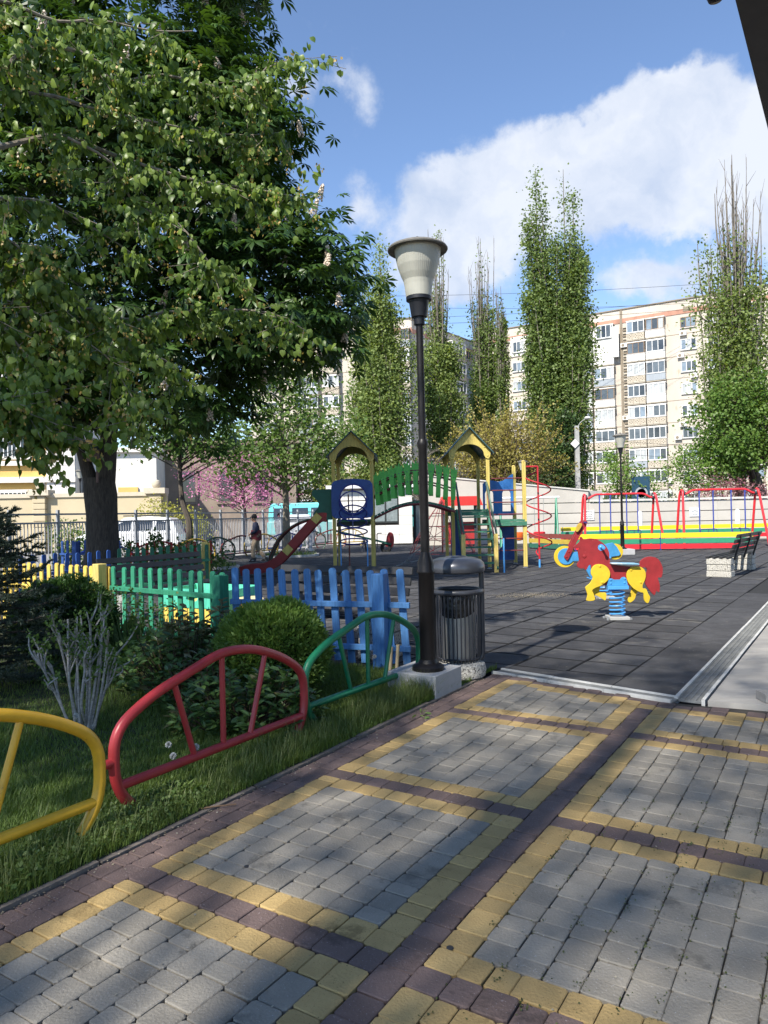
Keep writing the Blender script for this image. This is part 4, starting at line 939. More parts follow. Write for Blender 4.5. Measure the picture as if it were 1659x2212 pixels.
# red swings
sw_red = M('bright_red_tube', (.62, .03, .04), rough=.35, var=.1); sw_blue = M('blue_rod', (.045, .07, .30), rough=.4)
def swing(label, x0, x1, y, z, hang, yl):
    t = thing('swing_set', label, 'swing', (x0, y, 0), 0, 'red swing frames with rod seats'); L = x1-x0
    for s, x in ((-1, 0), (1, L)):
        for yy in (-1, 1):
            MB().tube(fillet([(x+.16*s*(.2 if yy > 0 else 1), yy*yl, -.03), (x+.02*s, yy*.16, z-.16), (x, yy*.10, z+.02), (x, 0, z+.06)], .10), .045, 10).build('leg', sw_red, t, smooth=True)
        MB().lathe([(.10, -.05), (.12, 0), (.10, .05)], 12, (x+.05*-s, 0, z-.06), M=Matrix.Rotation(R_(90), 3, 'Y')).build('bracket', dgrey_m, t, smooth=True)
    MB().tube(fillet([(.05, 0, z-.10), (.18, 0, z-.08), (.42, 0, z+.06), (L-.42, 0, z+.06), (L-.18, 0, z-.08), (L-.05, 0, z-.10)], .12), .042, 10).build('top_beam', sw_red, t, smooth=True)
    for a, b_ in hang:
        for x in (a, b_):
            MB().tube([(x, 0, z+.02), (x, 0, .60)], .025, 7).build('rod', sw_blue, t, smooth=True); MB().box((x, 0, z-.01), (.05, .06, .09)).build('hanger', sw_blue, t)
        sx = a-.05; ex = b_+.05
        MB().box(((a+b_)/2, 0, .46), (b_-a+.06, .24, .03)).build('seat', blu_m, t)
        MB().tube(fillet([(sx, -.16, .44), (sx, -.16, .70), (ex, -.16, .70), (ex, -.16, .44)], .06), .016, 7).build('seat_guard', navy_m, t, smooth=True)
        MB().tube([((a+b_)/2, -.16, .70), ((a+b_)/2, -.16, .46)], .012, 6).build('seat_bar', navy_m, t)
    return t
swing('red swing set on the left with four blue rods and two seats', 7.72, 10.42, 27.8, 2.04, [(.58, 1.0), (1.62, 2.05)], .55)
swing('red swing set on the right, its leg nearest the picture edge', 11.22, 14.05, 27.2, 2.12, [(.66, 1.18), (1.86, 2.38)], .55)
# green swing
gs = thing('swing_set', 'green A-frame swing with white beam and red bucket seat left of the wall sign', 'swing', (4.9, 30.4, 0))
for x in (0, 2.35):
    for s in (-1, 1): MB().tube([(x+(.1*s), s*.75, -.02), (x, 0, 2.06)], .04, 8).build('leg', M('green_tube', (.02, .22, .13), rough=.4), gs, smooth=True)
    MB().tube([(x+.06, .42, .85), (x-.06, -.42, .85)], .025, 6).build('brace', MC['green_tube'], gs)
MB().tube([(-.1, 0, 2.08), (2.48, 0, 2.08)], .045, 8).build('top_beam', white_p, gs, smooth=True)
for x, m in ((.75, M('orange_seat', (.65, .12, .02), rough=.5)), (1.62, M('red_seat', (.60, .02, .03), rough=.5))):
    for dx in (-.2, .2): MB().tube([(x+dx, 0, 2.05), (x+dx*.9, 0, .65)], .009, 5).build('chain_strand', steel, gs)
    MB().lathe([(.05, .28), (.20, .32), (.24, .42), (.25, .62), (.21, .64), (.20, .45), (0, .40)], 14, (x, 0, 0)).build('bucket_seat', m, gs, smooth=True)
# coloured plank fence
pk_y = M('plank_yellow', (.80, .60, .02), rough=.5, var=.08, objvar=.05); pk_g = M('plank_green', (.03, .24, .13), rough=.5, var=.1); pk_r = M('plank_red', (.60, .02, .03), rough=.5, var=.1)
def plank_fence(label, p0, p1, posts, h=.62, mats=(pk_y, pk_g, pk_r), pm=blu_m):
    p0, p1 = Vector(p0), Vector(p1); d = p1-p0; L = d.length
    t = thing('plank_fence', label, 'fence', p0, math.atan2(d.y, d.x), 'low three-colour plank fences')
    cuts = [0]+[q for q in posts if 0 < q < L]+[L]
    for i in range(len(cuts)-1):
        for k, m in enumerate(mats): MB().box(((cuts[i]+cuts[i+1])/2, 0, h-.09-k*.20), (cuts[i+1]-cuts[i]-.03, .03, .17)).build('plank', m, t)
    for q in posts: MB().box((q, .05, h/2-.02), (.06, .06, h+.04)).build('post', pm, t)
    return t
plank_fence('low yellow, green and red plank fence in front of the swings', (7.0, 26.7, 0), (13.15, 25.75, 0), [.05, 3.05, 6.15])
plank_fence('plank fence behind the swings along the pale wall', (7.7, 31.6, 0), (20.2, 31.4, 0), [.1, 2.6, 5.2, 7.8, 10.4], h=.78)
plank_fence('plank fence in dull colours running back beside the green swing', (5.85, 29.3, 0), (6.98, 26.74, 0), [.05, 1.4, 2.7], mats=(M('plank_dull_red', (.20, .05, .04), rough=.6), M('plank_dull_yellow', (.45, .33, .05), rough=.6), M('plank_dull_green', (.03, .13, .09), rough=.6)), pm=dgrey_m)
# utility pole
up = thing('utility_pole', 'grey concrete pole with a small street light above the pale wall', 'utility pole', (14.0, 52.0, 0))
MB().box((0, 0, 3.8), (.34, .30, 7.6), taper=.8).build('pole', concrete, up)
MB().tube(fillet([(0, 0, 7.2), (.2, 0, 7.8), (.65, -.2, 8.1)], .3), .03, 6).build('arm', concrete, up); MB().lathe([(.08, -.1), (.22, 0), (.20, .1), (0, .16)], 12, (.75, -.2, 8.1)).build('lamp_head', white_p, up, smooth=True)
MB().box((-.2, -.2, 6.3), (.45, .06, .45), Matrix.Rotation(R_(45), 3, 'Y')).build('sign_plate', white_p, up)
nb = thing('notice_board', 'dark blue notice board standing behind the pale wall', 'notice board', (14.6, 41, 0)); MB().box((0, 0, 1.9), (1.0, .12, 2.9)).build('board', M('dark_teal_board', (.02, .06, .10), rough=.4), nb); MB().lathe([(.36, 0), (.36, .03), (.26, .03), (.26, 0)], 20, (0, -.08, 2.4), M=Matrix.Rotation(R_(90), 3, 'X')).build('emblem', grey_ink, nb)
# ============================================================ BUILDINGS
stucco_c = M('cream_stucco', (.50, .45, .385), rough=.95, var=.14, scale=.35, streak=(1, 1, .35), chips=((.40, .335, .25), .9, .58))
stucco_w = M('white_render', (.68, .66, .62), rough=.9, var=.08, scale=.5)
band_m = M('red_brown_band', (.40, .21, .15), rough=.95, var=.25, scale=.8, streak=(1, 1, .4))
frame_w = M('window_frame_white', (.66, .66, .65), rough=.6); pane_m = M('window_glass', (.10, .115, .125), rough=.12, col2=(.04, .05, .06), scale=.8, spec=.7, objvar=.6)
pane_l = M('window_curtain', (.40, .42, .42), rough=.5, var=.35, scale=1.2, streak=(6, 6, .4))
panel_m = M('balcony_panel', (.47, .42, .34), rough=.95, var=.2, scale=1); relief_m = M('balcony_relief', (.24, .20, .15), rough=.95); seam_m = M('panel_seam', (.25, .2, .15), rough=.95)
grey_corr = M('corrugated_sheet', (.30, .33, .36), rough=.5, var=.2, scale=3, streak=(8, 8, .1))
def relief_panel(w, h):     # precast balcony panel with a lattice relief
    mb = MB(); mb.box((0, 0, 0), (w, .12, h)); mb.mi = 1
    k = max(2, round(w/.95))
    for i in range(k):
        cx = -w/2+(i+.5)*w/k; s = min(w/k, h)*.36
        for dx, dz in ((0, .62), (0, -.62), (.62, 0), (-.62, 0)): mb.box((cx+dx*s, -.07, dz*s), (s*.42, .04, s*.42), Matrix.Rotation(R_(45), 3, 'Y'))
        for dx, dz in ((1, 1), (1, -1), (-1, 1), (-1, -1)): mb.box((cx+dx*s*.85, -.07, dz*s*.85), (s*.2, .04, s*.2), Matrix.Rotation(R_(45), 3, 'Y'))
        mb.box((cx+w/k/2-.02, -.07, 0), (.05, .05, h*.96))
    mb.box((0, -.07, h/2-.04), (w, .05, .05))
    return mb.mesh('balcony_panel', [panel_m, relief_m])
frame_b = M('window_frame_brown', (.22, .15, .10), rough=.7); frame_g = M('window_frame_grey', (.45, .46, .47), rough=.7); pane_b = M('window_sky_glass', (.20, .25, .30), rough=.08, var=.3, scale=1)
def window(b, s0, s1, z0, z1, k=3, y=0, glass=None):
    w, h = s1-s0, z1-z0; mb = MB(); c = ((s0+s1)/2, y-.05, (z0+z1)/2)
    e = .09
    mb.box((c[0], c[1], z0+e/2), (w, .14, e)).box((c[0], c[1], z1-e/2), (w, .14, e))
    for i in range(k+1): mb.box((s0+e/2+(w-e)*i/k, c[1]-.002, c[2]), (e, .14, h-2*e+.01))
    f = mb.build('window', random.choice((frame_w, frame_w, frame_w, frame_w, frame_b, frame_g)), b)
    for i in range(k): MB().box((s0+(i+.5)*w/k, y-.04, c[2]), (w/k-e, .06, h-2*e)).build('pane', (glass if glass and random.random() < .6 else random.choice((pane_m, pane_m, pane_l, pane_b))), f)
    MB().box((c[0], y-.10, z0-.04), (w+.15, .2, .06)).build('sill', frame_w, f)
    return f
def ac_unit(b, s, z, y=-.25):
    o = MB().box((s, y, z), (.85, .34, .58)).build('air_conditioner', frame_w, b); MB().lathe([(.21, 0), (.21, .02), (0, .03)], 12, (s-.1, y-.175, z), M=Matrix.Rotation(R_(90), 3, 'X')).build('fan_grille', relief_m, o)
def block(name, label, p0, p1, z_top, depth, cols, floors=9, fh=2.91, ztop_win=26.05, acs=(), seed=1, seams=True):
    rnd_ = random.Random(seed); p0, p1 = Vector(p0), Vector(p1); d = p1-p0; L = d.length
    t = thing(name, label, 'building', p0, math.atan2(d.y, d.x), 'panel apartment blocks beyond the poplars')
    MB().box((L/2, depth/2, z_top/2), (L, depth, z_top)).build('wall', stucco_c, t)
    MB().box((L/2, -.03, z_top-1.55), (L+.02, .08, .62)).build('band', band_m, t)
    MB().box((L/2, depth/2, z_top+.06), (L+.3, depth+.3, .14)).build('roof_edge', relief_m, t)
    if seams:
        for k in range(floors): MB().box((L/2, -.01, ztop_win-1.45-fh*k), (L, .04, .05)).build('seam', seam_m, t)
    for (s0, s1, typ) in cols:
        rel = relief_panel(s1-s0, .95)
        for k in range(floors):
            zc = ztop_win-fh*k
            if zc < 1.2: continue
            if typ == 'w': window(t, s0, s1, zc-.70, zc+.70, 3 if s1-s0 > 1.7 else 2)
            elif typ == 'b':
                q = rnd_.random(); z0 = zc-1.05
                MB().box(((s0+s1)/2, -.45, z0-.52), (s1-s0, .9, .12)).build('balcony_floor', panel_m, t)
                if q < .62:
                    o = link('balcony_panel', rel, t); o.location = ((s0+s1)/2, -.88, z0+.02)
                else: MB().box(((s0+s1)/2, -.88, z0+.02), (s1-s0, .12, .95)).build('balcony_panel', stucco_w if q < .85 else grey_corr, t)
                MB().box(((s0+s1)/2, -.40, z0+.02), (s1-s0-.1, .8, .9)).build('balcony_side', stucco_w if q > .5 else panel_m, t)
                window(t, s0+.05, s1-.05, z0+.52, z0+2.05, max(3, round((s1-s0)/.95)), y=-.80, glass=rnd_.choice((pane_m, pane_m, pane_l)))
                MB().box(((s0+s1)/2, -.38, z0+1.28), (s1-s0-.12, .74, 1.5)).build('glazed_core', pane_m, t)
                MB().box(((s0+s1)/2, -.42, z0+2.12), (s1-s0+.06, 1.0, .12)).build('balcony_head', stucco_w, t)
    for s, z in acs: ac_unit(t, s, z)
    return t
# long zigzag block: the lit front on the right
PC0 = Vector((16.6, 110.4, 0)); PC1 = PC0+Vector((.8437, -.5369, 0))*62
nC = Vector((-.5369, -.8437, 0)); dC = (PC1-PC0).normalized()
sC = lambda px: (onplane(px, 800, PC0, nC)-PC0).dot(dC)
colsC = [(sC(1108), sC(1136), 'w'), (sC(1143)+0, sC(1166), 'b'), (sC(1250), sC(1282), 'b'), (sC(1285)+.1, sC(1330), 'b'), (sC(1358), sC(1398)-.05, 'b'), (sC(1399), sC(1440), 'b'), (sC(1472), sC(1506), 'w'), (sC(1530), sC(1556), 'w'), (sC(1600), sC(1650), 'b'), (sC(1700), sC(1730), 'w')]
bC = block('apartment_block', 'long sunlit nine-storey apartment block with patterned balconies on the right', PC0, PC1, 29.1, 12, colsC, acs=[(sC(1478), 24.6), (sC(1472), 21.7), (sC(1500), 18.9), (sC(1463), 10.9), (sC(1350), 24.1), (sC(1351), 14.1), (sC(1428), 24.8), (sC(1168), 21.9), (sC(1440), 5.2), (sC(1440), 3.8), (sC(1474), 12.6)], seed=4)
part_joint = MB().box((sC(1344), -.05, 14.5), (.30, .2, 29.0)).build('expansion_joint', relief_m, bC)
for k in range(60): MB().box((sC(1347)+.3, -.12, 3+k*.4), (.55, .12, .2)).build('vent_block', panel_m if k % 2 else relief_m, bC)
MB().box(((sC(1286)+sC(1332))/2, -.93, 24.6), (sC(1332)-sC(1286)+1.2, .1, 4.2)).build('white_render_panel', stucco_w, bC); window(bC, sC(1294), sC(1326), 25.3, 27.1, 3, y=-1.0)
MB().box(((sC(1105)+sC(1160))/2, -.06, 26.2), (sC(1160)-sC(1105), .1, 2.9)).build('white_render_panel', stucco_w, bC); window(bC, sC(1110), sC(1135), 25.3, 26.9, 3, y=-.12)
text_mesh('8', 2.2, 'house_number', relief_m, bC, (sC(1352), -.06, 10.0))
MB().box((sC(1489), -.06, 27.8), (1.2, .1, .6)).build('roof_vent', relief_m, bC)
# the block on the left: lit front and shaded side
PA0 = Vector((-19.0, 105.0, 0)); PA1 = Vector((4.35, 100.0, 0)); PA2 = Vector((16.4, 116.5, 0))
dA = (PA1-PA0).normalized(); nA = Vector((dA.y, -dA.x, 0)); sA = lambda px: (onplane(px, 800, PA0, nA)-PA0).dot(dA)
colsA = [(sA(560), sA(600), 'w'), (sA(640), sA(690), 'b'), (sA(700), sA(735), 'b'), (sA(790), sA(815), 'w'), (sA(868), sA(888), 'b')]
block('apartment_block', 'cream apartment block behind the leftmost poplar, its front in sun', PA0, PA1, 28.6, 8, colsA, seed=9)
LB = (PA2-PA1).length
block('apartment_block', 'shaded apartment facade receding behind the lamp post and second poplar', PA1+Vector((.02, .02, 0)), PA2, 28.4, 6, [(1.2, 3.0, 'w'), (4.6, 6.4, 'w'), (9.5, 13.5, 'b'), (15.0, 17.2, 'w')], acs=[(1.5, 24.6), (1.6, 19.0), (4.2, 14.2), (4.3, 11.2), (5.0, 7.4)], seed=12)
# ---- ornate yellow building and cream garden wall on the left
orn_y = M('ochre_stucco', (.62, .40, .13), rough=.9, var=.2, scale=.8); orn_w = M('white_stucco', (.70, .67, .62), rough=.9, var=.15, scale=.7, chips=((.42, .38, .34), 1.3, .62))
ob = thing('ornate_building', 'ochre building with white mouldings and barred window behind the garden wall', 'building', (-19.9, 46.0, 0), R_(9))
MB().box((-9, 5, 6.0), (18, 10, 12.0)).build('wall', orn_y, ob)
for z, h, pr2 in ((4.15, .35, .35), (5.2, .3, .25), (7.6, .7, .5), (8.9, .35, .35), (11.8, .6, .6)): MB().box((-9, 5, z), (18+2*pr2, 10+2*pr2, h)).build('cornice', orn_w, ob)
for x in (-.55, -5.6, -10.5): MB().box((x, -.08, 6), (1.7, .3, 12)).build('pilaster', orn_w, ob)
MB().box((.1, 1.2, 6), (.5, 2.6, 11.9)).build('pilaster', orn_w, ob)
for x in (-3.4, -8.0):
    for z in (2.6, 6.4, 9.9):
        w_ = MB().box((x, -.07, z), (2.2, .2, 1.9)).build('window', orn_w, ob); MB().box((x, -.16, z), (1.7, .06, 1.5)).build('pane', glass_dk, w_)
        for k in range(7): MB().box((x-.75+k*.25, -.22, z), (.05, .05, 1.55)).build('window_bar', white_p, w_)
ob2 = thing('ornate_building', 'lower wing with orange panels behind the chestnut trunk', 'building', (-19.8, 47.2, 0), R_(9))
MB().box((2.6, 4, 3.0), (4.4, 8, 6.0)).build('wall', orn_w, ob2)
for x in (1.2, 3.0):
    MB().box((x, -.06, 3.2), (1.25, .16, .9)).build('panel', orn_y, ob2); MB().box((x, -.06, 1.9), (1.35, .16, 1.4)).build('panel', orn_y, ob2)
MB().box((2.6, 4, 6.1), (4.8, 8.6, .3)).build('cornice', orn_w, ob2)
bd = thing('brown_house', 'brownish house wall with tall dark window behind the pink tree', 'building', (-14.6, 52, 0), R_(4))
MB().box((3.5, 3, 3.4), (9.5, 6, 6.8)).build('wall', M('brown_stucco', (.24, .19, .15), rough=.95, var=.25, scale=1), bd)
for x in (.6, 3.2, 5.8): w_ = MB().box((x, -.06, 3.8), (1.3, .2, 2.6)).build('window', M('brown_frame', (.20, .15, .12), rough=.8), bd); MB().box((x, -.15, 3.8), (.9, .06, 2.2)).build('pane', glass_dk, w_)
MB().box((3.5, 3, 6.95), (10.2, 6.6, .3)).build('cornice', MC['brown_stucco'], bd)
gw_m = M('cream_wall_stucco', (.50, .42, .28), rough=.9, var=.08, scale=.8); cap_m = M('cream_cap', (.52, .46, .36), rough=.9, var=.1)
GW0, GW1 = Vector((-26.0, 35.6, 0)), Vector((-11.0, 36.6, 0)); dG = (GW1-GW0); LG = dG.length
gw = thing('garden_wall', 'cream garden wall with capped pilasters behind the metal fence', 'wall', GW0, math.atan2(dG.y, dG.x))
MB().box((LG/2, .15, 1.35), (LG, .3, 2.7)).build('wall', gw_m, gw); MB().box((LG/2, .15, 2.80), (LG, .46, .2)).build('coping', cap_m, gw)
for px in (90, 335):
    s = ((px-830)/1560*36.2+26.0)
    for k in range(9): MB().box((s, -.02, .16+k*.30), (.62, .5, .27)).build('pilaster_block', gw_m, gw, bevel=.02)
    MB().box((s, -.0, 1.38), (.52, .42, 2.76)).build('pilaster_core', cap_m, gw)
    MB().box((s, .05, 2.94), (1.05, .9, .28)).build('pilaster_cap', cap_m, gw); MB().lathe([(.12, 3.08), (.20, 3.16), (.25, 3.32), (.20, 3.46), (0, 3.52)], 14, (s, .05, 0)).build('ball', cap_m, gw, smooth=True)
# ---- roof canopy over the camera's right
cp = thing('canopy', 'dark roof edge of a building cut by the upper right corner', 'canopy', (2.085, 4.16, 4.5), math.atan2(rd_d.y, rd_d.x))
dk_roof = M('dark_fascia', (.045, .045, .048), rough=.6, var=.2)
MB().box((3.6, -.08, .12), (9.6, .16, .34)).build('fascia', dk_roof, cp); _q = G(1645, 46, 4.52)-cp.location; _lx = _q.dot(rd_d); MB().box((_lx+3.2, -2.4, .22), (6.4, 4.4, .24)).build('roof_sheet', dk_roof, cp); MB().box((_lx-.5, -2.4, .62), (1.0, 4.4, .12)).build('roof_sheet', dk_roof, cp)
MB().box((_lx-.5, -.45, .36), (1.0, .55, .38)).build('soffit_box', white_p, cp)
MB().box((_lx+.06, -.45, .09), (.1, .5, .2)).build('bracket', concrete, cp)
bw_ = MB().box((3.6, -4.75, -2.0), (9.6, .3, 5.2)).build('building_wall', stucco_w, cp)
for k in range(3):
    f_ = MB().box((.6+k*3.0, -4.58, -2.6), (1.7, .08, 1.6)).build('window', frame_w, cp); MB().box((.6+k*3.0, -4.53, -2.6), (1.5, .04, 1.4)).build('pane', pane_m, f_)
sc_ = thing('security_camera', 'small dark camera hanging from the canopy at the top edge', 'camera', D(1545, -12, 4.3))
MB().lathe([(.0, -.045), (.04, -.035), (.055, 0), (.055, .03), (.03, .05)], 14).build('dome', M('camera_black', (.01, .01, .014), rough=.3), sc_, smooth=True); MB().tube([(-.075, 0, .05), (-.07, 0, -.01)], .008, 6).build('aerial', MC['camera_black'], sc_); MB().tube(fillet([(0, 0, .05), (0, 0, .30), (.35, .15, .42)], .06), .014, 6).build('arm', MC['camera_black'], sc_)
# ---- overhead wires
wire_m = M('wire', (.03, .03, .03), rough=.6)
def wire(label, a, b_, sag, r=.02):
    a, b_ = Vector(a), Vector(b_); P = [a.lerp(b_, f)-Vector((0, 0, sag*4*f*(1-f))) for f in np.linspace(0, 1, 20)]
    tag(MB().tube(P, r, 4).build('overhead_wire', wire_m), label, 'wire', 'overhead wires')
def wp(px, py, Y): return D(px, py, Y)
wire('uppermost overhead wire above the roofs', wp(700, 640, 92), wp(1700, 600, 86), .6); wire('second overhead wire above the roofs, running to the right edge', wp(700, 690, 95), wp(1700, 628, 90), .8)
wire('third overhead wire above the roofs, between two others', wp(940, 665, 96), wp(1700, 640, 90), .6); wire('lowest thin wire along the roof edge', wp(900, 700, 97), wp(1700, 648, 90), .5, .025)
wire('wire crossing the apartment front above the small trees', wp(1245, 940, 52), wp(1700, 960, 50), .4, .012); wire('lower wire crossing the apartment front above the small trees', wp(1245, 968, 52), wp(1700, 985, 50), .4, .012)
# ============================================================ LEFT BACKGROUND
pav_m = M('pavement_concrete', (.27, .26, .25), rough=.95, var=.2, scale=1.2, bump=.2)
flat('pavement', [(-14, 15), (-10.2, 17), (-8.4, 25.1), (-4.65, 31.1), (-3.0, 36.6), (1, 37.5), (1, 46), (-12, 46), (-20, 20)], -.03, pav_m, th=.06)
# tree pits
pit_m = M('pit_edge', (.45, .45, .43), rough=.9)
def pit(label, c, r, n=900):
    mb = MB(); k = 30; o = [((r+.06)*math.cos(2*math.pi*i/k), (r+.06)*.8*math.sin(2*math.pi*i/k)) for i in range(k)]; inn = [(r*math.cos(2*math.pi*i/k), r*.8*math.sin(2*math.pi*i/k)) for i in range(k)]
    rt = tag(mb.ringplate(o, inn, (c[0], c[1], .03), (1, 0, 0), (0, 1, 0), (0, 0, 1), .1).build('tree_pit_kerb', pit_m), label+' kerb ring', 'kerb')
    def rg():
        a = random.uniform(0, 6.283); q = r*math.sqrt(random.random()); return c[0]+q*math.cos(a), c[1]+.8*q*math.sin(a)
    grass('pit_grass', 'grass tuft filling the '+label, n, rg, .15, .32, .006, grass_m)
pit('round tree pit under the young plane tree', (-3.7, 27.3), 1.15); pit('small round tree pit left of the slide end', (-5.1, 21.5), .7, 500)
# metal fence
fen_m = M('fence_grey', (.30, .31, .33), rough=.5, var=.15, scale=4); 
fp = lambda k: Vector((-9.76+.566*k, 18.8+1.552*k, 0)); fd = Vector((.566, 1.552, 0)); FS = fd.length
fnc = thing('metal_fence', 'long grey metal bar fence along the pavement before the parked car', 'fence', fp(-2), math.atan2(fd.y, fd.x))
bar_me = MB().box((0, 0, .80), (.022, .022, 1.36)).mesh('bar', fen_m); post_me = MB().box((0, 0, .91), (.075, .075, 1.82)).mesh('post', fen_m); cnt = 0
for k in range(17):
    o = link('post', post_me, fnc); o.location = (k*FS, 0, 0)
    if k < 16:
        for z in (1.70, 1.46, .14): MB().box(((k+.5)*FS, 0, z), (FS-.07, .045, .05)).build('rail', fen_m, fnc)
        nb_ = 13
        for i in range(nb_):
            o = link('bar', bar_me, fnc); o.location = (k*FS+FS*(i+1)/(nb_+1), 0, 0)
# row of hoop barriers before it
rowc = [(-8.3, 19.6, blu_m, 'dark blue hoop barrier at the far left before the metal fence'), (-7.55, 21.6, red_m, 'dull red hoop barrier behind the flower bed'), (-6.75, 23.2, olive_m, 'ochre hoop barrier behind the flower bed by the thin trunk'),
        (-6.35, 24.6, dkgreen_m, 'dark green hoop barrier right of the thin trunk'), (-5.85, 26.4, brn_m, 'maroon hoop barrier left of the boy'), (-5.35, 28.2, olive_m, 'ochre hoop barrier touched by the boy'),
        (-4.75, 30.2, navy_m, 'navy hoop barrier just right of the boy'), (-3.9, 32.2, dkgreen_m, 'dark green hoop barrier behind the slide'), (-3.1, 33.9, brn_m, 'maroon hoop barrier in front of the bending person'), (-2.3, 35.4, olive_m, 'yellow hoop barrier between the slide and the left tower')]
for i, (x, y, m, lab) in enumerate(rowc):
    nx = rowc[i+1] if i+1 < len(rowc) else (x+.8, y+1.5); a = math.atan2(nx[1]-y, nx[0]-x)-R_(22)
    hoop_barrier('hoop_barrier', lab, (x, y, 0), a, m, 'hoop barriers along the metal fence', r1=.026, sc=1.18, n=7)
# ---- vehicles
def wheel(t, x, y, r, s):
    Mx = Matrix.Rotation(R_(90), 3, 'X')
    o = MB().lathe([(r*.62, -.11), (r*.95, -.11), (r, -.07), (r, .07), (r*.95, .11), (r*.62, .11)], 20, (x, y, r), M=Mx).build('wheel', rubber_blk, t, smooth=True)
    MB().lathe([(0, -.06), (r*.25, -.09), (r*.6, -.08), (r*.62, .0)], 14, (x, y+(-.03 if s < 0 else .03), r), M=Matrix.Rotation(R_(90) if s < 0 else R_(-90), 3, 'X') if False else Mx).build('rim', steel, o, smooth=True)
def car(name, label, loc, rz, body, cabin, L, Wd, wx, wr, glass, mat, extras=()):
    t = thing(name, label, 'van' if 'van' in name else 'car', loc, rz)
    b = MB().prism(body, (0, 0, 0), (1, 0, 0), (0, 0, 1), (0, -1, 0), Wd).build('body', mat, t, bevel=.07)
    n = len(cabin); ins = .16; zmin = min(p[1] for p in cabin); zmax = max(p[1] for p in cabin)
    hw = lambda z: Wd/2-.02-ins*(z-zmin)/(zmax-zmin)
    vs = [(x, -hw(z), z) for x, z in cabin]+[(x, hw(z), z) for x, z in cabin]
    MB().add(vs, [tuple(range(n-1, -1, -1)), tuple(range(n, 2*n))]+[(i, (i+1) % n, n+(i+1) % n, n+i) for i in range(n)]).build('cabin', mat, t, bevel=.05)
    for g in glass:
        for s in (-1, 1):
            k = len(g); A = [(x, s*(hw(z)+.012), z) for x, z in g]; B = [(x, s*(hw(z)-.03), z) for x, z in g]
            MB().add(A+B, [tuple(range(k)), tuple(range(2*k-1, k-1, -1))]+[(i, k+i, k+(i+1) % k, (i+1) % k) for i in range(k)]).build('side_window', glass_dk, t)
    for x in wx:
        for s in (-1, 1): wheel(t, x, s*(Wd/2-.1), wr, s)
    for nm, c, d, m in extras: MB().box(c, d).build(nm, m, t, bevel=.02)
    return t
suv_body = [(-2.15, .35), (-2.2, .62), (-2.15, .95), (-1.9, 1.02), (.75, 1.05), (1.75, .98), (2.1, .85), (2.2, .62), (2.15, .35)]
suv_cab = [(-2.12, .95), (-1.95, 1.45), (-1.75, 1.60), (-.9, 1.68), (.1, 1.64), (.55, 1.40), (1.05, 1.02)]
suv_gl = [[(-1.85, 1.08), (-1.72, 1.42), (-1.25, 1.50), (-1.15, 1.08)], [(-1.02, 1.08), (-1.08, 1.52), (-.35, 1.54), (-.25, 1.08)], [(-.14, 1.08), (-.22, 1.54), (.05, 1.52), (.42, 1.34), (.75, 1.08)]]
blk = M('black_trim', (.015, .015, .016), rough=.5); lamp_r = M('tail_light', (.35, .02, .02), rough=.2); lamp_w = M('head_light', (.6, .62, .65), rough=.1)
suv = car('parked_car', 'white estate car with black roof rails parked behind the metal fence', (-10.95, 31.4, -.05), R_(183), suv_body, suv_cab, 4.4, 1.78, (-1.3, 1.32), .33, suv_gl, white_car,
    [('roof_rail', (-.75, -.62, 1.72), (1.9, .04, .05), blk), ('roof_rail', (-.75, .62, 1.72), (1.9, .04, .05), blk), ('bumper', (2.18, 0, .45), (.1, 1.6, .25), blk), ('head_light', (2.05, -.65, .80), (.2, .3, .16), lamp_w), ('head_light', (2.05, .65, .80), (.2, .3, .16), lamp_w), ('tail_light', (-2.12, -.75, .95), (.1, .15, .35), lamp_r), ('windscreen', (.80, 0, 1.27), (.04, 1.25, .30), glass_dk), ('mirror', (.75, .98, 1.1), (.12, .2, .15), white_car), ('mirror', (.75, -.98, 1.1), (.12, .2, .15), white_car)])
turq_car = M('turquoise_car_paint', (.12, .50, .50), rough=.3, var=.05, coat=.3)
van_body = [(-2.9, .35), (-2.95, .8), (-2.9, 1.25), (2.2, 1.25), (2.75, 1.1), (2.9, .8), (2.85, .35)]
van_cab = [(-2.88, 1.15), (-2.85, 2.2), (-2.6, 2.42), (1.3, 2.42), (1.75, 2.2), (2.35, 1.2)]
van_gl = [[(-2.5, 1.35), (-2.5, 2.1), (-1.4, 2.1), (-1.4, 1.35)], [(-1.2, 1.35), (-1.2, 2.1), (-.1, 2.1), (-.1, 1.35)], [(.1, 1.35), (.1, 2.1), (.9, 2.1), (.9, 1.35)], [(1.0, 1.35), (1.0, 2.1), (1.5, 2.1), (1.9, 1.35)]]
ex = [('bumper', (2.88, 0, .45), (.12, 1.8, .25), blk), ('head_light', (2.78, -.7, .85), (.15, .3, .22), lamp_w), ('head_light', (2.78, .7, .85), (.15, .3, .22), lamp_w), ('windscreen', (2.08, 0, 1.72), (.06, 1.5, .6), glass_dk), ('tail_light', (-2.92, -.8, 1.1), (.06, .14, .4), lamp_r), ('tail_light', (-2.92, .8, 1.1), (.06, .14, .4), lamp_r), ('rear_window', (-2.88, 0, 1.75), (.06, 1.3, .6), glass_dk)]
car('parked_van', 'turquoise van parked behind the fence left of the slide', (-4.6, 47.6, -.05), R_(-14), van_body, van_cab, 5.8, 2.0, (-1.8, 1.9), .36, van_gl, turq_car, ex)
car('parked_van', 'turquoise van parked behind the fence right of the slide top', (.3, 50.6, -.05), R_(-8), van_body, van_cab, 5.8, 2.0, (-1.8, 1.9), .36, van_gl, turq_car, ex)
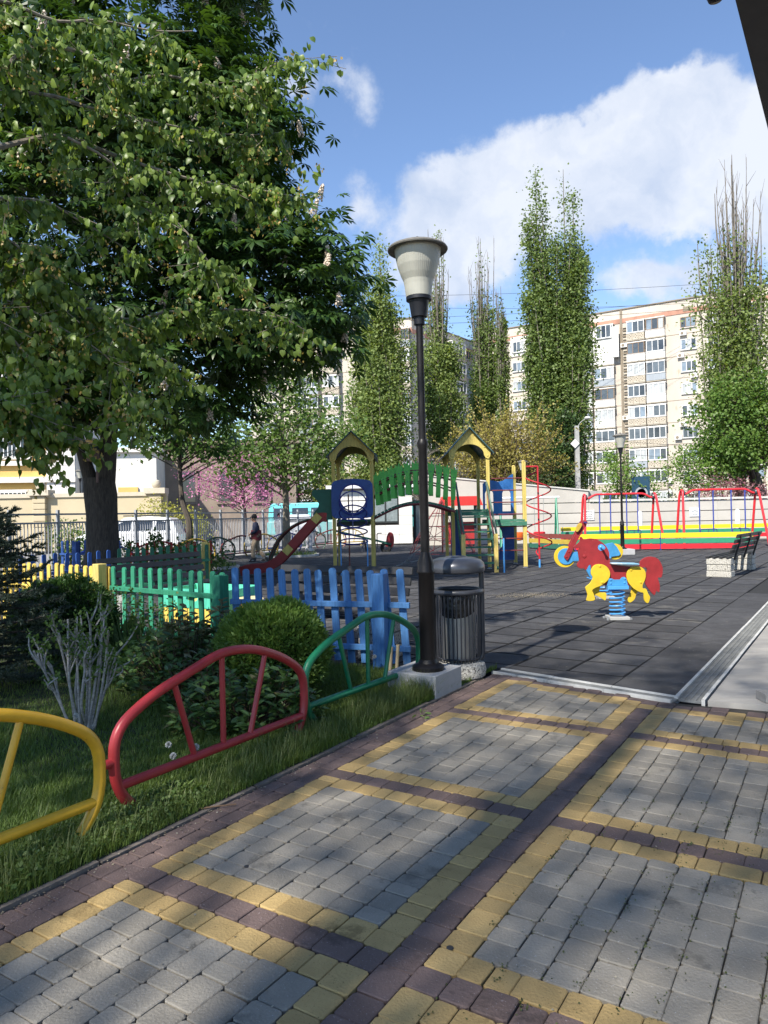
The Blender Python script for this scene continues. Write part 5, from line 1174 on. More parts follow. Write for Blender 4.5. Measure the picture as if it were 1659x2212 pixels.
car('parked_car', 'white car in front of the turquoise vans, seen through the bars', (-5.2, 43.2, -.05), R_(-75), suv_body, suv_cab, 4.4, 1.78, (-1.3, 1.32), .33, suv_gl, white_car, [('bumper', (2.18, 0, .45), (.1, 1.6, .25), blk), ('head_light', (2.05, -.65, .80), (.2, .3, .16), lamp_w), ('head_light', (2.05, .65, .80), (.2, .3, .16), lamp_w), ('windscreen', (.80, 0, 1.27), (.04, 1.25, .30), glass_dk), ('grille', (2.17, 0, .72), (.06, .9, .14), blk)])
# ---- people
skin_m = M('skin', (.42, .25, .17), rough=.55, var=.08); hair_m = M('dark_hair', (.012, .009, .008), rough=.6)
def skinned(name, verts, edges, radii, mat, parent, root=0, sub=2):
    me = bpy.data.meshes.new(name); me.from_pydata(verts, edges, []); me.materials.append(mat); o = link(name, me, parent)
    o.modifiers.new('skin', 'SKIN').use_smooth_shade = True
    sv = me.skin_vertices[0].data if me.skin_vertices else None
    if sv is None:
        bm_ = __import__('bmesh').new(); bm_.from_mesh(me); bm_.verts.layers.skin.verify(); bm_.to_mesh(me); bm_.free(); sv = me.skin_vertices[0].data
    for i, r in enumerate(radii): sv[i].radius = (r, r) if not isinstance(r, tuple) else r
    sv[root].use_root = True
    m = o.modifiers.new('sub', 'SUBSURF'); m.levels = sub; m.render_levels = sub
    return o
def hand_geo(V, E, Rr, wrist_i, pos, direction, curl, s=1.0):
    # palm and five fingers grown from the wrist vertex
    pos = Vector(pos); d = Vector(direction).normalized(); side = d.cross(Vector((1, 0, 0))).normalized(); c = Vector(curl).normalized()
    palm = len(V); V.append(pos+d*.05*s); E.append((wrist_i, palm)); Rr.append(.026*s)
    for k, (off, ln) in enumerate(((-.028, .060), (-.010, .070), (.010, .066), (.027, .052))):
        b0 = len(V); V.append(pos+d*.075*s+side*off*s); V.append(pos+d*(.075+ln*.5)*s+side*off*s+c*.018*s); V.append(pos+d*(.075+ln*.75)*s+side*off*s+c*.045*s)
        E += [(palm, b0), (b0, b0+1), (b0+1, b0+2)]; Rr += [.010*s, .009*s, .008*s]
    b0 = len(V); V.append(pos+d*.03*s+side*-.035*s+c*.012*s); V.append(pos+d*.055*s+side*-.05*s+c*.03*s); E += [(palm, b0), (b0, b0+1)]; Rr += [.011*s, .009*s]
def head(t, c, face, s=1.0, bodyname='head'):
    pass
def person(label, loc, rz, pose, shirt, shirt2, trousers, shoe, hgt=1.0, hair=hair_m):
    # facing +x in local frame; pose gives joint positions in metres for a 1.6 m figure
    t = thing('person', label, 'person', loc, rz); t.scale = (hgt,)*3
    p = pose; V, E, Rr = [], [], []
    def a(q, r, par=None):
        V.append(Vector(q)); Rr.append(r)
        if par is not None: E.append((par, len(V)-1))
        return len(V)-1
    pel = a(p['pelvis'], .115); ch_ = a(p['chest'], (.135, .12), pel); nk = a(p['neck'], .055, ch_)
    hd0 = a(p['head0'], .062, nk); hd1 = a(p['head1'], .092, hd0); hd2 = a(p['head2'], .080, hd1)
    nose = a(Vector(p['head1'])+Vector(p['face'])*.10+Vector((0, 0, -.015)), .014, hd1)
    for s in ('L', 'R'):
        sh = a(p['sh'+s], .062, ch_); el = a(p['el'+s], .042, sh); wr = a(p['wr'+s], .028, el)
        hand_geo(V, E, Rr, wr, p['wr'+s], Vector(p['wr'+s])-Vector(p['el'+s]), p.get('curl', (0, 0, -1)), .9)
        hp = a(p['hp'+s], .085, pel); kn = a(p['kn'+s], .058, hp); an = a(p['an'+s], .040, kn); a(Vector(p['an'+s])+Vector((.05, 0, -.05)), .036, an)
    body = skinned('body', V, E, Rr, skin_m, t, pel, 2)
    # jacket
    V2 = [Vector(p['pelvis'])+Vector((0, 0, .02)), Vector(p['pelvis']).lerp(Vector(p['chest']), .5), Vector(p['chest']), Vector(p['neck'])-Vector((0, 0, .03))]; E2 = [(0, 1), (1, 2), (2, 3)]; R2 = [.165, .155, (.165, .15), .075]
    for s in ('L', 'R'):
        i = len(V2); V2 += [Vector(p['sh'+s]), Vector(p['el'+s]), Vector(p['wr'+s])]; E2 += [(2, i), (i, i+1), (i+1, i+2)]; R2 += [.085, .064, .048]
    skinned('jacket', V2, E2, R2, shirt, t, 0, 2)
    if shirt2: MB().lathe([(.172, -.17), (.180, -.10), (.182, .08), (.178, .17)], 20, Vector(p['pelvis'])+Vector((0, 0, .03)), caps=False).build('jacket_hem', shirt2, t, smooth=True)
    V3 = [Vector(p['pelvis'])]; E3 = []; R3 = [.13]
    for s in ('L', 'R'):
        i = len(V3); V3 += [Vector(p['hp'+s]), Vector(p['kn'+s]), Vector(p['an'+s])+Vector((0, 0, .02))]; E3 += [(0, i), (i, i+1), (i+1, i+2)]; R3 += [.108, .085, .072]
    skinned('trousers', V3, E3, R3, trousers, t, 0, 2)
    for s in ('L', 'R'):
        an = Vector(p['an'+s]); pt = p.get('pitch'+s, 0); Mx = Matrix.Rotation(pt, 3, 'Y')
        MB().prism(curve([(-.08, -.08), (.16, -.08), (.18, -.05), (.15, -.02), (.06, .02), (.0, .05), (-.08, .04), (-.09, -.03)], 2), an, Mx @ Vector((1, 0, 0)), Mx @ Vector((0, 0, 1)), (0, 1, 0), .085).build('shoe', shoe, t, bevel=.015)
    f = Vector(p['face']); hc = Vector(p['head1'])
    e = MB()
    for s in (-1, 1): e.lathe([(0, -.012), (.010, 0), (0, .012)], 8, hc+f*.086+Vector((f.y, -f.x, 0))*.034*s+Vector((0, 0, .005)))
    e.build('eyes', M('eye_dark', (.02, .015, .012), rough=.3), t)
    hm = MB(); prof = [(.10*math.cos(R_(q)), .115*math.sin(R_(q))) for q in range(-25, 91, 15)]
    hm.lathe([(max(r, .001), z) for r, z in prof], 18, hc-f*.022+Vector((0, 0, .035))); hm.build('hair', hair, t, smooth=True)
    for s in (-1, 1): MB().lathe([(0, -.03), (.016, 0), (0, .03)], 8, hc+Vector((f.y, -f.x, 0))*.094*s).build('ear', skin_m, t, smooth=True)
    return t
walk = dict(pelvis=(0, 0, .86), chest=(.02, 0, 1.18), neck=(.03, 0, 1.33), head0=(.05, 0, 1.38), head1=(.075, 0, 1.46), head2=(.07, 0, 1.53), face=(.96, 0, -.28),
            shL=(.02, .15, 1.28), elL=(-.02, .20, 1.04), wrL=(.18, .17, .94), shR=(.02, -.15, 1.28), elR=(-.03, -.2, 1.04), wrR=(.19, -.13, .95),
            hpL=(.0, .085, .83), knL=(.12, .085, .48), anL=(.10, .085, .08), hpR=(0, -.085, .83), knR=(-.02, -.085, .46), anR=(-.28, -.085, .10), pitchR=.25)
navy = M('navy_jacket', (.012, .018, .045), rough=.7, var=.25, scale=12); maroon = M('maroon_cloth', (.13, .018, .025), rough=.75, var=.2, scale=12); beige = M('beige_cloth', (.34, .26, .18), rough=.85, var=.2, scale=14); sneaker = M('black_shoe', (.03, .03, .03), rough=.6, speck=((.6, .6, .6), 30, .6))
boy = person('dark-haired person in navy and maroon jacket and beige trousers walking left with a bag', (-4.35, 24.5, 0), R_(188), walk, navy, maroon, beige, sneaker, 1.0)
bag_ = MB(); bag_.prism(curve([(-.02, .0), (.02, .0), (.07, -.12), (.10, -.28), (.07, -.40), (-.06, -.40), (-.10, -.28), (-.06, -.12)], 3), (0, 0, 0), (1, 0, 0), (0, 0, 1), (0, 1, 0), .08)
bo = bag_.build('plastic_bag', M('white_bag', (.5, .5, .49), rough=.5, var=.25, scale=20, bump=.5, bscale=20), bevel=.03); bo.location = (-4.62, 24.42, .93); tag(bo, 'crumpled white plastic bag held by the walking person', 'bag')
bend = dict(pelvis=(0, 0, .88), chest=(.22, 0, 1.12), neck=(.36, 0, 1.22), head0=(.41, 0, 1.25), head1=(.48, 0, 1.30), head2=(.50, 0, 1.36), face=(.8, 0, -.6),
            shL=(.27, .17, 1.18), elL=(.42, .22, .98), wrL=(.52, .18, .78), shR=(.27, -.17, 1.18), elR=(.38, -.24, .96), wrR=(.46, -.2, .76),
            hpL=(-.02, .09, .85), knL=(.03, .10, .47), anL=(-.02, .10, .08), hpR=(-.02, -.09, .85), knR=(.0, -.10, .47), anR=(-.06, -.14, .08))
pale = M('pale_grey_cloth', (.45, .44, .46), rough=.85, var=.2, scale=14); wshirt = M('white_cloth', (.62, .62, .62), rough=.85, var=.15, scale=14); wshoe = M('white_shoe', (.65, .65, .64), rough=.6)
person('person in white shirt and pale trousers bending over a hoop barrier behind the slide', (-3.25, 31.2, 0), R_(48), bend, wshirt, None, pale, wshoe, 1.04)
stand = dict(pelvis=(0, 0, .88), chest=(.0, 0, 1.2), neck=(.0, 0, 1.35), head0=(.01, 0, 1.40), head1=(.03, 0, 1.48), head2=(.03, 0, 1.55), face=(1, 0, -.05),
            shL=(0, .17, 1.30), elL=(0, .22, 1.05), wrL=(.08, .22, .82), shR=(0, -.17, 1.30), elR=(0, -.22, 1.05), wrR=(.08, -.22, .82), hpL=(0, .09, .85), knL=(.02, .10, .47), anL=(.0, .10, .08), hpR=(0, -.09, .85), knR=(.0, -.10, .47), anR=(-.03, -.11, .08))
person('person in a white shirt standing beyond the metal fence right of the walking boy', (-5.75, 39.5, -.05), R_(80), stand, wshirt, None, pale, sneaker, 1.08)
# ============================================================ VEGETATION
def unit(n):
    v = rng.normal(size=(n, 3)); return v/np.linalg.norm(v, axis=1, keepdims=True)
LEAF4 = ([(0, 0, 0), (-.5, .45, -.06), (.5, .45, -.06), (0, .5, .05), (0, 1, -.10)], [(0, 2, 3), (0, 3, 1), (1, 3, 4), (3, 2, 4)])
QUADL = ([(0, 0, 0), (.42, .5, .05), (0, 1, 0), (-.42, .5, .05)], [(0, 1, 2), (0, 2, 3)])
# palmate leaf of the chestnut: six drooping leaflets
_T, _F = [], []
for i, an in enumerate((-105, -62, -22, 20, 60, 103)):
    c, s = math.cos(R_(an)), math.sin(R_(an)); ln = (.72, .92, 1.0, 1.0, .92, .72)[i]
    b0 = len(_T)
    for (x, y, z) in ((0, .02, 0), (-.16, .62, -.15), (.16, .62, -.15), (0, .58, -.06), (0, 1.0, -.42)):
        x, y, z = x*ln, y*ln, z*ln; _T.append((x*c+y*s, -x*s+y*c, z))
    _F += [(b0, b0+2, b0+3), (b0, b0+3, b0+1), (b0+1, b0+3, b0+4), (b0+3, b0+2, b0+4)]
PALM = (_T, _F)
# heart-shaped linden leaf
LIND = ([(0, 0, 0), (-.36, .02, -.03), (-.46, .36, -.08), (-.30, .70, -.12), (0, 1.08, -.22), (.30, .70, -.12), (.46, .36, -.08), (.36, .02, -.03), (0, .45, .04)], [(0, 8, 1), (1, 8, 2), (2, 8, 3), (3, 8, 4), (4, 8, 5), (5, 8, 6), (6, 8, 7), (7, 8, 0)])
def limb(mb, P, r0, r1, n=7, sm=5):
    Q = smoothpath(P, sm); k = len(Q); mb.tube(Q, [r0+(r1-r0)*i/(k-1) for i in range(k)], n)
def crown_obj(t, name, V, FF, mat, rnd, kind='stuff'):
    o = link(name, npmesh(name, np.asarray(V)-np.array(t.location), FF, mat, rnd), t); return tag(o, kind=kind)
def leaf_objs(t, name, tmpl, pos, axis, nrm, size, mat):   # separate leaves sharing one mesh
    me = bpy.data.meshes.new(name); me.from_pydata(tmpl[0], [], tmpl[1]); me.materials.append(mat); me.update(); base = Vector(t.location)
    for p, a, n, s in zip(pos, axis, nrm, size):
        y = Vector(a).normalized(); x = y.cross(Vector(n)).normalized(); z = x.cross(y); o = link(name, me, t)
        o.matrix_basis = Matrix.Translation(Vector(p)-base) @ Matrix((x, y, z)).transposed().to_4x4() @ Matrix.Scale(s, 4)
def lobes_pts(lobes, n, shell=.55):
    vol = np.array([l[1][0]*l[1][1]*l[1][2] for l in lobes])**.72; pr = vol/vol.sum(); idx = rng.choice(len(lobes), n, p=pr)
    C = np.array([l[0] for l in lobes])[idx]; Rr = np.array([l[1] for l in lobes])[idx]; d = unit(n); r = (shell+(1-shell)*rng.random(n)**.6)
    ob = 1+.14*np.sin(d[:, 0]*5+idx)*np.sin(d[:, 2]*6+idx*2)*1.0
    return C+d*Rr*(r*ob)[:, None], d
# ---- horse chestnut
tb_ = Vector((-6.02, 15.3, 0))
ct = thing('chestnut_tree', 'big horse chestnut tree in blossom with dark trunk and dense drooping leaves', 'tree', tb_)
lobes = [((-5.1, 14.8, 7.6), (3.6, 4.0, 3.9)), ((-2.35, 14.2, 5.75), (1.75, 2.5, 1.35)), ((-3.1, 14.2, 8.2), (1.3, 2.5, 2.0)), ((-4.9, 14.6, 11.3), (2.35, 3.2, 2.6)), ((-8.0, 14.4, 7.2), (3.5, 4, 4.3)), ((-3.9, 14.2, 4.45), (1.75, 2.2, 1.15)), ((-1.0, 13.9, 6.35), (.75, 1.2, .75)),
         ((-2.75, 14.2, 10.1), (.75, 1.4, .9)), ((-7.2, 13.6, 4.4), (2.0, 2, 1.0)), ((-1.5, 14, 5.45), (.85, 1.5, .7)), ((-2.0, 13.9, 9.3), (.55, 1.1, .6)), ((-2.6, 13.9, 12.2), (.8, 1.2, 1.0))]
cl, cn = lobes_pts(lobes, 1600, .62)
k = 9; pos = np.repeat(cl, k, 0)+rng.normal(size=(len(cl)*k, 3))*np.array([.33, .33, .22]); out = np.repeat(cn, k, 0)
ax = out*.8+rng.normal(size=out.shape)*.5; ax[:, 2] = ax[:, 2]*.3-.12; nr = np.tile([0, 0, 1.0], (len(pos), 1))+out*.55+rng.normal(size=out.shape)*.25
ok = pos[:, 2] > 2.7+.5*np.sin(pos[:, 0]*2); pos, ax, nr = pos[ok], ax[ok], nr[ok]; size = rng.uniform(.19, .34, len(pos))
ch_m = LEAF('chestnut_leaf', (.020, .048, .010), (.062, .125, .024), trans=.28, rough=.42, spec=.45)
front = np.argsort(pos[:, 1]+np.abs(pos[:, 0]+4.2)*.15)[:260]; msk = np.ones(len(pos), bool); msk[front] = False
V, FF = leaves(pos[msk], ax[msk], nr[msk], size[msk], *PALM); crown_obj(ct, 'crown', V, FF, ch_m, rep(rng.random(msk.sum()), 24))
leaf_objs(ct, 'leaf', PALM, pos[front], ax[front], nr[front], size[front], ch_m)
mb = MB(); L_ = lambda x, y, z: Vector((x, y, z))
prof = [(.50, -.1), (.40, .3), (.33, .9), (.315, 1.6), (.33, 2.05), (.30, 2.4)]
vs, fs, n = [], [], 22
for i, (r, z) in enumerate(prof):
    for j in range(n):
        a = 2*math.pi*j/n; rr_ = r*(1+.06*math.sin(5*a+z)+.04*math.sin(9*a+2*z)+(0.12*max(0, math.sin(2*a+.6)) if z < .4 else 0)); vs.append((rr_*math.cos(a)+.05*math.sin(z*1.2), rr_*math.sin(a), z))
for i in range(len(prof)-1):
    for j in range(n): fs.append((i*n+j, i*n+(j+1) % n, (i+1)*n+(j+1) % n, (i+1)*n+j))
mb.add(vs, fs)
limb(mb, [(.10, 0, 2.1), (.22, -.05, 3.0), (.28, 0, 4.2), (.5, -.2, 6.0), (.9, -.4, 9)], .22, .05, 10); limb(mb, [(-.10, 0, 2.1), (-.28, -.05, 2.8), (-.6, 0, 4.0), (-1.2, -.3, 6.5)], .17, .05, 9)
for (e, r) in (((3.0, -.8, 5.0), .07), ((4.3, -1.0, 5.9), .06), ((2.3, -1.2, 7.6), .06), ((-3.0, -.5, 6), .07), ((1.5, 1, 8), .06), ((2.2, -.6, 3.9), .05)): limb(mb, [(.25, 0, 2.9+.3*e[0] if e[0] > 0 else 3.2), (e[0]*.5, e[1]*.5, (3.3+e[2])/2), e], r, .015, 6)
mb.build('trunk', bark_d, ct, smooth=True)
# blossom candles
cand = M('blossom_cream', (.62, .52, .42), rough=.8, var=.25, scale=30)
cme = MB()
for i in range(34):
    z = i/34*.20; r = .045*(1-i/34*.75); a = i*2.4; cme.box((r*math.cos(a), r*math.sin(a), z), (.022, .022, .02), Euler((a, a*1.3, a)).to_matrix())
cme = cme.mesh('blossom', cand)
vis_i = [i for i in rng.permutation(len(cl)) if cl[i][1] < 14.2 and visible(cl[i], -20)][:46]
for i in vis_i:
    o = link('blossom', cme, ct); o.location = Vector(cl[i]+cn[i]*.28+np.array([0, -.15, .02]))-tb_; o.rotation_euler = (random.gauss(0, .25), random.gauss(0, .25), random.random()*6); o.scale = (1.3, 1.3, 1.35)
# birdhouse
bhp = D(203, 985, 14.9)
bh = thing('birdhouse', 'small wooden birdhouse with dark roof fixed to the chestnut trunk', 'birdhouse', (bhp.x, 14.85, bhp.z-.12), R_(-14))
bw = M('birdhouse_wood', (.15, .095, .085), rough=.85, var=.3, scale=8, streak=(5, 5, .8)); MB().box((0, 0, .13), (.19, .17, .24)).build('box', bw, bh, bevel=.003)
MB().prism([(-.14, .24), (.14, .24), (.07, .35), (-.07, .35)], (0, 0, 0), (1, 0, 0), (0, 0, 1), (0, -1, 0), .26).build('roof', M('birdhouse_roof', (.03, .045, .045), rough=.7), bh)
MB().lathe([(.026, 0), (.026, .004), (0, .004)], 14, (0, -.086, .19), M=Matrix.Rotation(R_(90), 3, 'X')).build('entrance', M('hole_black', (.004, .004, .004), rough=1), bh); MB().box((0, -.10, .125), (.10, .04, .012)).build('perch', bw, bh); MB().box((.06, .05, -.12), (.045, .03, .62)).build('mounting_batten', bw, bh)
# ---- linden overhead, upper left
tl0 = Vector((-4.9, .6, 0)); lt = thing('linden_tree', 'linden tree whose leafy branches hang in from the upper left edge', 'tree', tl0)
lm = LEAF('linden_leaf', (.050, .105, .016), (.21, .29, .065), trans=.42, rough=.42, spec=.4)
mb = MB(); limb(mb, [(0, 0, -.1), (.05, 0, 2), (0, .1, 5), (.2, -.2, 9)], .30, .10, 12)
brs = []   # visible boughs: polyline in picture points with distance
def bough(pts, r0, r1):
    P = [D(x+random.gauss(0, 12), y+random.gauss(0, 14), Y+random.gauss(0, .06)) for x, y, Y in pts]; P = [q for i in range(len(P)-1) for q in (P[i], P[i].lerp(P[i+1], .5)+Vector((random.gauss(0, .05), random.gauss(0, .05), random.gauss(0, .05))))]+[P[-1]]; limb(mb, [Vector(q)-tl0 for q in P], r0*.62, r1*.7, 6, 3); brs.append(smoothpath(P, 3))
bough([(-420, 420, 4.2), (-150, 520, 5.0), (60, 605, 5.6), (180, 655, 5.9), (350, 672, 6.2), (480, 690, 6.4), (640, 720, 6.6)], .05, .008)
bough([(60, 605, 5.6), (160, 690, 5.7), (300, 740, 5.8), (400, 830, 5.9)], .02, .006)
bough([(-400, 250, 4.2), (-100, 330, 5.0), (150, 310, 5.6), (330, 370, 6.0), (520, 395, 6.3), (650, 420, 6.4)], .045, .007)
bough([(-300, 60, 4.4), (0, 130, 5.2), (180, 120, 5.6), (350, 150, 6.0), (540, 190, 6.3), (650, 120, 6.4)], .04, .006)
bough([(-250, 620, 4.6), (-60, 700, 5.0), (20, 740, 5.1), (90, 830, 5.2), (130, 960, 5.2)], .025, .005)
bough([(-200, 480, 4.8), (0, 530, 5.2), (90, 590, 5.4), (40, 690, 5.4), (0, 720, 5.4)], .022, .005)
bough([(150, 310, 5.6), (300, 470, 5.8), (420, 560, 6.0), (500, 600, 6.1)], .018, .005)
bough([(-200, 850, 4.6), (-40, 860, 4.9), (60, 900, 5.0), (100, 960, 5.0)], .015, .004)
bough([(-300, -60, 4.4), (0, 20, 5.2), (200, 30, 5.6), (420, 60, 6.0)], .03, .006)
bough([(0, 640, 5.2), (150, 730, 5.4), (260, 800, 5.5), (330, 900, 5.5)], .012, .004)
bough([(-350, 160, 4.4), (0, 230, 5.3), (200, 230, 5.8), (420, 280, 6.2), (600, 300, 6.5)], .03, .006)
bough([(-300, 420, 4.5), (0, 440, 5.3), (180, 480, 5.7), (330, 560, 6.0)], .024, .005)
PP, AA, NN, SS = [], [], [], []; tw = []
for B in brs:
    k = len(B)
    for i in range(4, k):
        if random.random() < .22: continue
        for q in range(7):
            p = B[i].lerp(B[i-1], random.random())
            L = random.uniform(.12, .48); dirn = Vector((random.gauss(0, .8), random.gauss(0, .8), random.gauss(-.55, .35))).normalized(); e = p+dirn*L
            tw.append((p, e))
            m = int(L/.032)
            for j in range(m):
                f = (j+.5)/m; c = p.lerp(e, f)+Vector((random.gauss(0, .02), random.gauss(0, .02), random.gauss(0, .02)))
                PP.append(c); d2 = dirn*.3+Vector((random.gauss(0, .45), random.gauss(0, .45), -.9)); AA.append(d2); NN.append(Vector((random.gauss(-.2, .6), random.gauss(-.5, .6), .55))); SS.append(random.uniform(.036, .070))
for p, e in tw[::2]: mb.tube([p-tl0, e-tl0], .0025, 4, caps=False)
for i in range(9):
    a = i*.7; limb(mb, [(.1, 0, 5.0+.3*i), (1.5*math.cos(a), 1.2*math.sin(a), 7+.2*i), (3.4*math.cos(a), 3*math.sin(a)-1, 8.2)], .07, .02, 6)
mb.build('trunk', bark_l, lt, smooth=True)
PP, AA, NN, SS = [np.array(q) for q in (PP, AA, NN, SS)]
vi = np.array([visible(p, 0) for p in PP]); order = np.argsort(np.where(vi, PP[:, 1], 99))[:280]; msk = np.ones(len(PP), bool); msk[order] = False
leaf_objs(lt, 'leaf', LIND, PP[order], AA[order], NN[order], SS[order], lm)
cl, cn = lobes_pts([((-6.6, -.6, 8.0), (2.6, 2.2, 2.0))], 300, .3)
k = 11; p2_ = np.repeat(cl, k, 0)+rng.normal(size=(len(cl)*k, 3))*.24; a2 = rng.normal(size=p2_.shape)*.5+np.array([0, 0, -.7]); n2 = rng.normal(size=p2_.shape)*.6+np.array([0, 0, .8]); s2_ = rng.uniform(.09, .15, len(p2_))
V1, F1_ = leaves(PP[msk], AA[msk], NN[msk], SS[msk], *LIND); V2_, F2_ = leaves(p2_, a2, n2, s2_, *LIND)
crown_obj(lt, 'crown', np.r_[V1, V2_], np.r_[F1_, F2_+len(V1)], lm, rep(rng.random(msk.sum()+len(p2_)), 8))
# tall linden behind the viewpoint: its thin high crown dapples the paving
st_ = thing('linden_tree', 'tall linden behind the viewpoint, known only by its dappled shade on the paving', 'tree', (-6.5, -7.0, 0)); mb = MB(); limb(mb, [(0, 0, -.1), (.1, 0, 4), (.6, .8, 8), (.9, 1.2, 12)], .34, .08, 10)
for i in range(16):
    a = i*.9; limb(mb, [(.5, .6, 7.0+.2*i), (.8+2*math.cos(a), 1+1.8*math.sin(a), 10+.1*i), (.9+4*math.cos(a), 1.2+3.6*math.sin(a), 12+.1*i)], .07, .015, 5)
mb.build('trunk', bark_l, st_, smooth=True)
cl, cn = lobes_pts([((-5.6, -5.8, 12.2), (4.8, 4.6, 2.2)), ((-10.2, -5.2, 11.6), (2.4, 3.0, 1.6)), ((-2.4, -7.0, 12.4), (3.0, 3.2, 1.8))], 1900, .15)
k = 6; p2_ = np.repeat(cl, k, 0)+rng.normal(size=(len(cl)*k, 3))*.34; a2 = rng.normal(size=p2_.shape)*.5+np.array([0, 0, -.6]); n2 = rng.normal(size=p2_.shape)*.6+np.array([0, 0, .8])
V, FF = leaves(p2_, a2, n2, rng.uniform(.09, .15, len(p2_)), *LEAF4); crown_obj(st_, 'crown', V, FF, lm, rep(rng.random(len(p2_)), 4))
# seed bracts
sb = [i for i in range(len(tw)) if visible(tw[i][1], 0)]; random.shuffle(sb); sp_, sa_, sn_, ss_ = [], [], [], []
for i in sb[:230]:
    for j in range(9): sp_.append(tw[i][1]+Vector((random.gauss(0, .03), random.gauss(0, .03), random.gauss(-.03, .03)))); sa_.append(Vector((random.gauss(0, .5), random.gauss(0, .5), -1))); sn_.append(Vector((random.gauss(0, 1), random.gauss(0, 1), .3))); ss_.append(random.uniform(.016, .034))
V, FF = leaves(np.array(sp_), np.array(sa_), np.array(sn_), np.array(ss_), *QUADL); crown_obj(lt, 'flower_bracts', V, FF, LEAF('bract', (.28, .20, .06), (.42, .30, .10), trans=.3), rep(rng.random(len(sp_)), 2))
# ---- generic leafy tree
def leafy(name, label, base, trunk, lobes, nclu, per, spread, size, mat, bark=bark_l, shell=.3, tmpl=QUADL, branches=True, group=None, droop=-.1, cat='tree'):
    base = Vector(base); t = thing(name, label, cat, base, 0, group); mb = MB(); limb(mb, [Vector(q[:3]) for q in trunk], trunk[0][3], trunk[-1][3], 8)
    c, n_ = lobes_pts(lobes, nclu, shell)
    if branches:
        for i in rng.choice(len(c), min(60, len(c)), replace=False):
            e = Vector(c[i])-base; hd_ = math.hypot(e.x, e.y); h = min(max(e.z-.35*hd_-.2, trunk[-1][2]*.28), trunk[-1][2]); f = (h-trunk[0][2])/(trunk[-1][2]-trunk[0][2]); s = Vector(trunk[0][:3]).lerp(Vector(trunk[-1][:3]), max(0, min(1, f)))
            limb(mb, [s, s.lerp(e, .5)+Vector((0, 0, .05*(e-s).length)), e], trunk[0][3]*.22, trunk[0][3]*.05, 5, 3)
    mb.build('trunk', bark, t, smooth=True)
    p = np.repeat(c, per, 0)+rng.normal(size=(len(c)*per, 3))*spread; d = np.repeat(n_, per, 0); a = d*.5+rng.normal(size=p.shape)*.6; a[:, 2] += droop; nn = d*.5+rng.normal(size=p.shape)*.5+np.array([0, -.2, .6])
    s = rng.uniform(.7, 1.3, len(p))*size; V, FF = leaves(p, a, nn, s, *tmpl); crown_obj(t, 'crown', V, FF, mat, rep(rng.random(len(p)), len(tmpl[1]))); return t
light = LEAF('plane_leaf', (.075, .14, .03), (.15, .23, .06), trans=.4); mid = LEAF('mid_leaf', (.04, .09, .018), (.09, .16, .035), trans=.35)
leafy('plane_tree', 'young plane tree with pale trunk and airy light green crown behind the slide', (-3.72, 27.3, 0), [(0, 0, 0, .17), (.02, 0, 2.0, .14), (-.05, 0, 4.5, .08), (-.1, 0, 8.0, .03)],
      [((-3.8, 27.2, 5.2), (2.7, 2.4, 2.2)), ((-3.6, 27.0, 6.8), (1.5, 1.5, 1.2)), ((-5.2, 27, 4.0), (2.2, 2.0, .9)), ((-2.2, 27, 4.6), (1.6, 1.8, 1.5)), ((-3.4, 26.6, 3.2), (2.4, 1.8, .55))], 640, 10, .26, .15, light, bark=bark_l, shell=.1)
leafy('maple_tree', 'thin dark-trunked tree between the chestnut and the walking person', (-6.55, 23.9, 0), [(0, 0, 0, .14), (.1, 0, 1.3, .12), (-.15, 0, 2.4, .10), (-.2, 0, 5.5, .05)],
      [((-6.6, 23.8, 4.3), (2.3, 1.8, .8)), ((-5.6, 23.8, 3.9), (1.3, 1.5, .45)), ((-7.5, 23.8, 4.9), (1.8, 1.6, 1.2))], 300, 10, .22, .15, mid, bark=M('grey_bark', (.09, .075, .06), rough=.95, var=.4, bump=.5), shell=.15)
pink = LEAF('redbud_blossom', (.40, .12, .25), (.52, .24, .38), trans=.35, tcol=(1.2, .8, 1.0))
leafy('redbud_tree', 'pink blossoming redbud tree behind the metal fence', (-7.3, 37.5, 0), [(0, 0, 0, .12), (.1, 0, 1.2, .10), (0, 0, 3.0, .05)],
      [((-8.2, 37.5, 3.6), (2.4, 1.8, 1.5)), ((-6.2, 37.3, 3.0), (1.9, 1.6, 1.3)), ((-6.6, 37.3, 4.5), (1.8, 1.4, .8))], 380, 10, .18, .10, pink, bark=M('dark_bark', (.05, .035, .035), rough=.95), shell=.1)
ygreen = LEAF('forsythia_leaf', (.22, .24, .04), (.42, .40, .09), trans=.35)
leafy('forsythia_bush', 'yellow-green bush behind the white parked car', (-10.6, 34.6, 0), [(0, 0, 0, .05), (0, 0, 1.6, .02)], [((-10.6, 34.6, 1.3), (1.7, 1.0, 1.2)), ((-9.4, 34.8, 1.0), (1.1, .9, .9))], 420, 9, .13, .09, ygreen, shell=.3, cat='bush')
leafy('roadside_bush', 'yellowish green trees beyond the turquoise vans', (-3.2, 55, 0), [(0, 0, 0, .2), (0, 0, 4, .08)], [((-4.6, 55, 2.9), (3.0, 2, 1.9)), ((-1.2, 55.5, 3.2), (2.6, 2, 1.8))], 420, 9, .3, .2, LEAF('road_leaf', (.12, .15, .03), (.24, .26, .07), trans=.35), shell=.3)
leafy('small_shrub', 'low leafy shrub in the fenced bed below the chestnut', (-5.4, 16.9, 0), [(0, 0, 0, .03), (0, 0, .9, .01)], [((-5.4, 16.9, .6), (1.0, .7, .5)), ((-4.5, 17.2, .55), (.8, .6, .4)), ((-5.15, 16.7, 1.0), (.25, .25, .3))], 170, 9, .08, .08, mid, cat='bush')
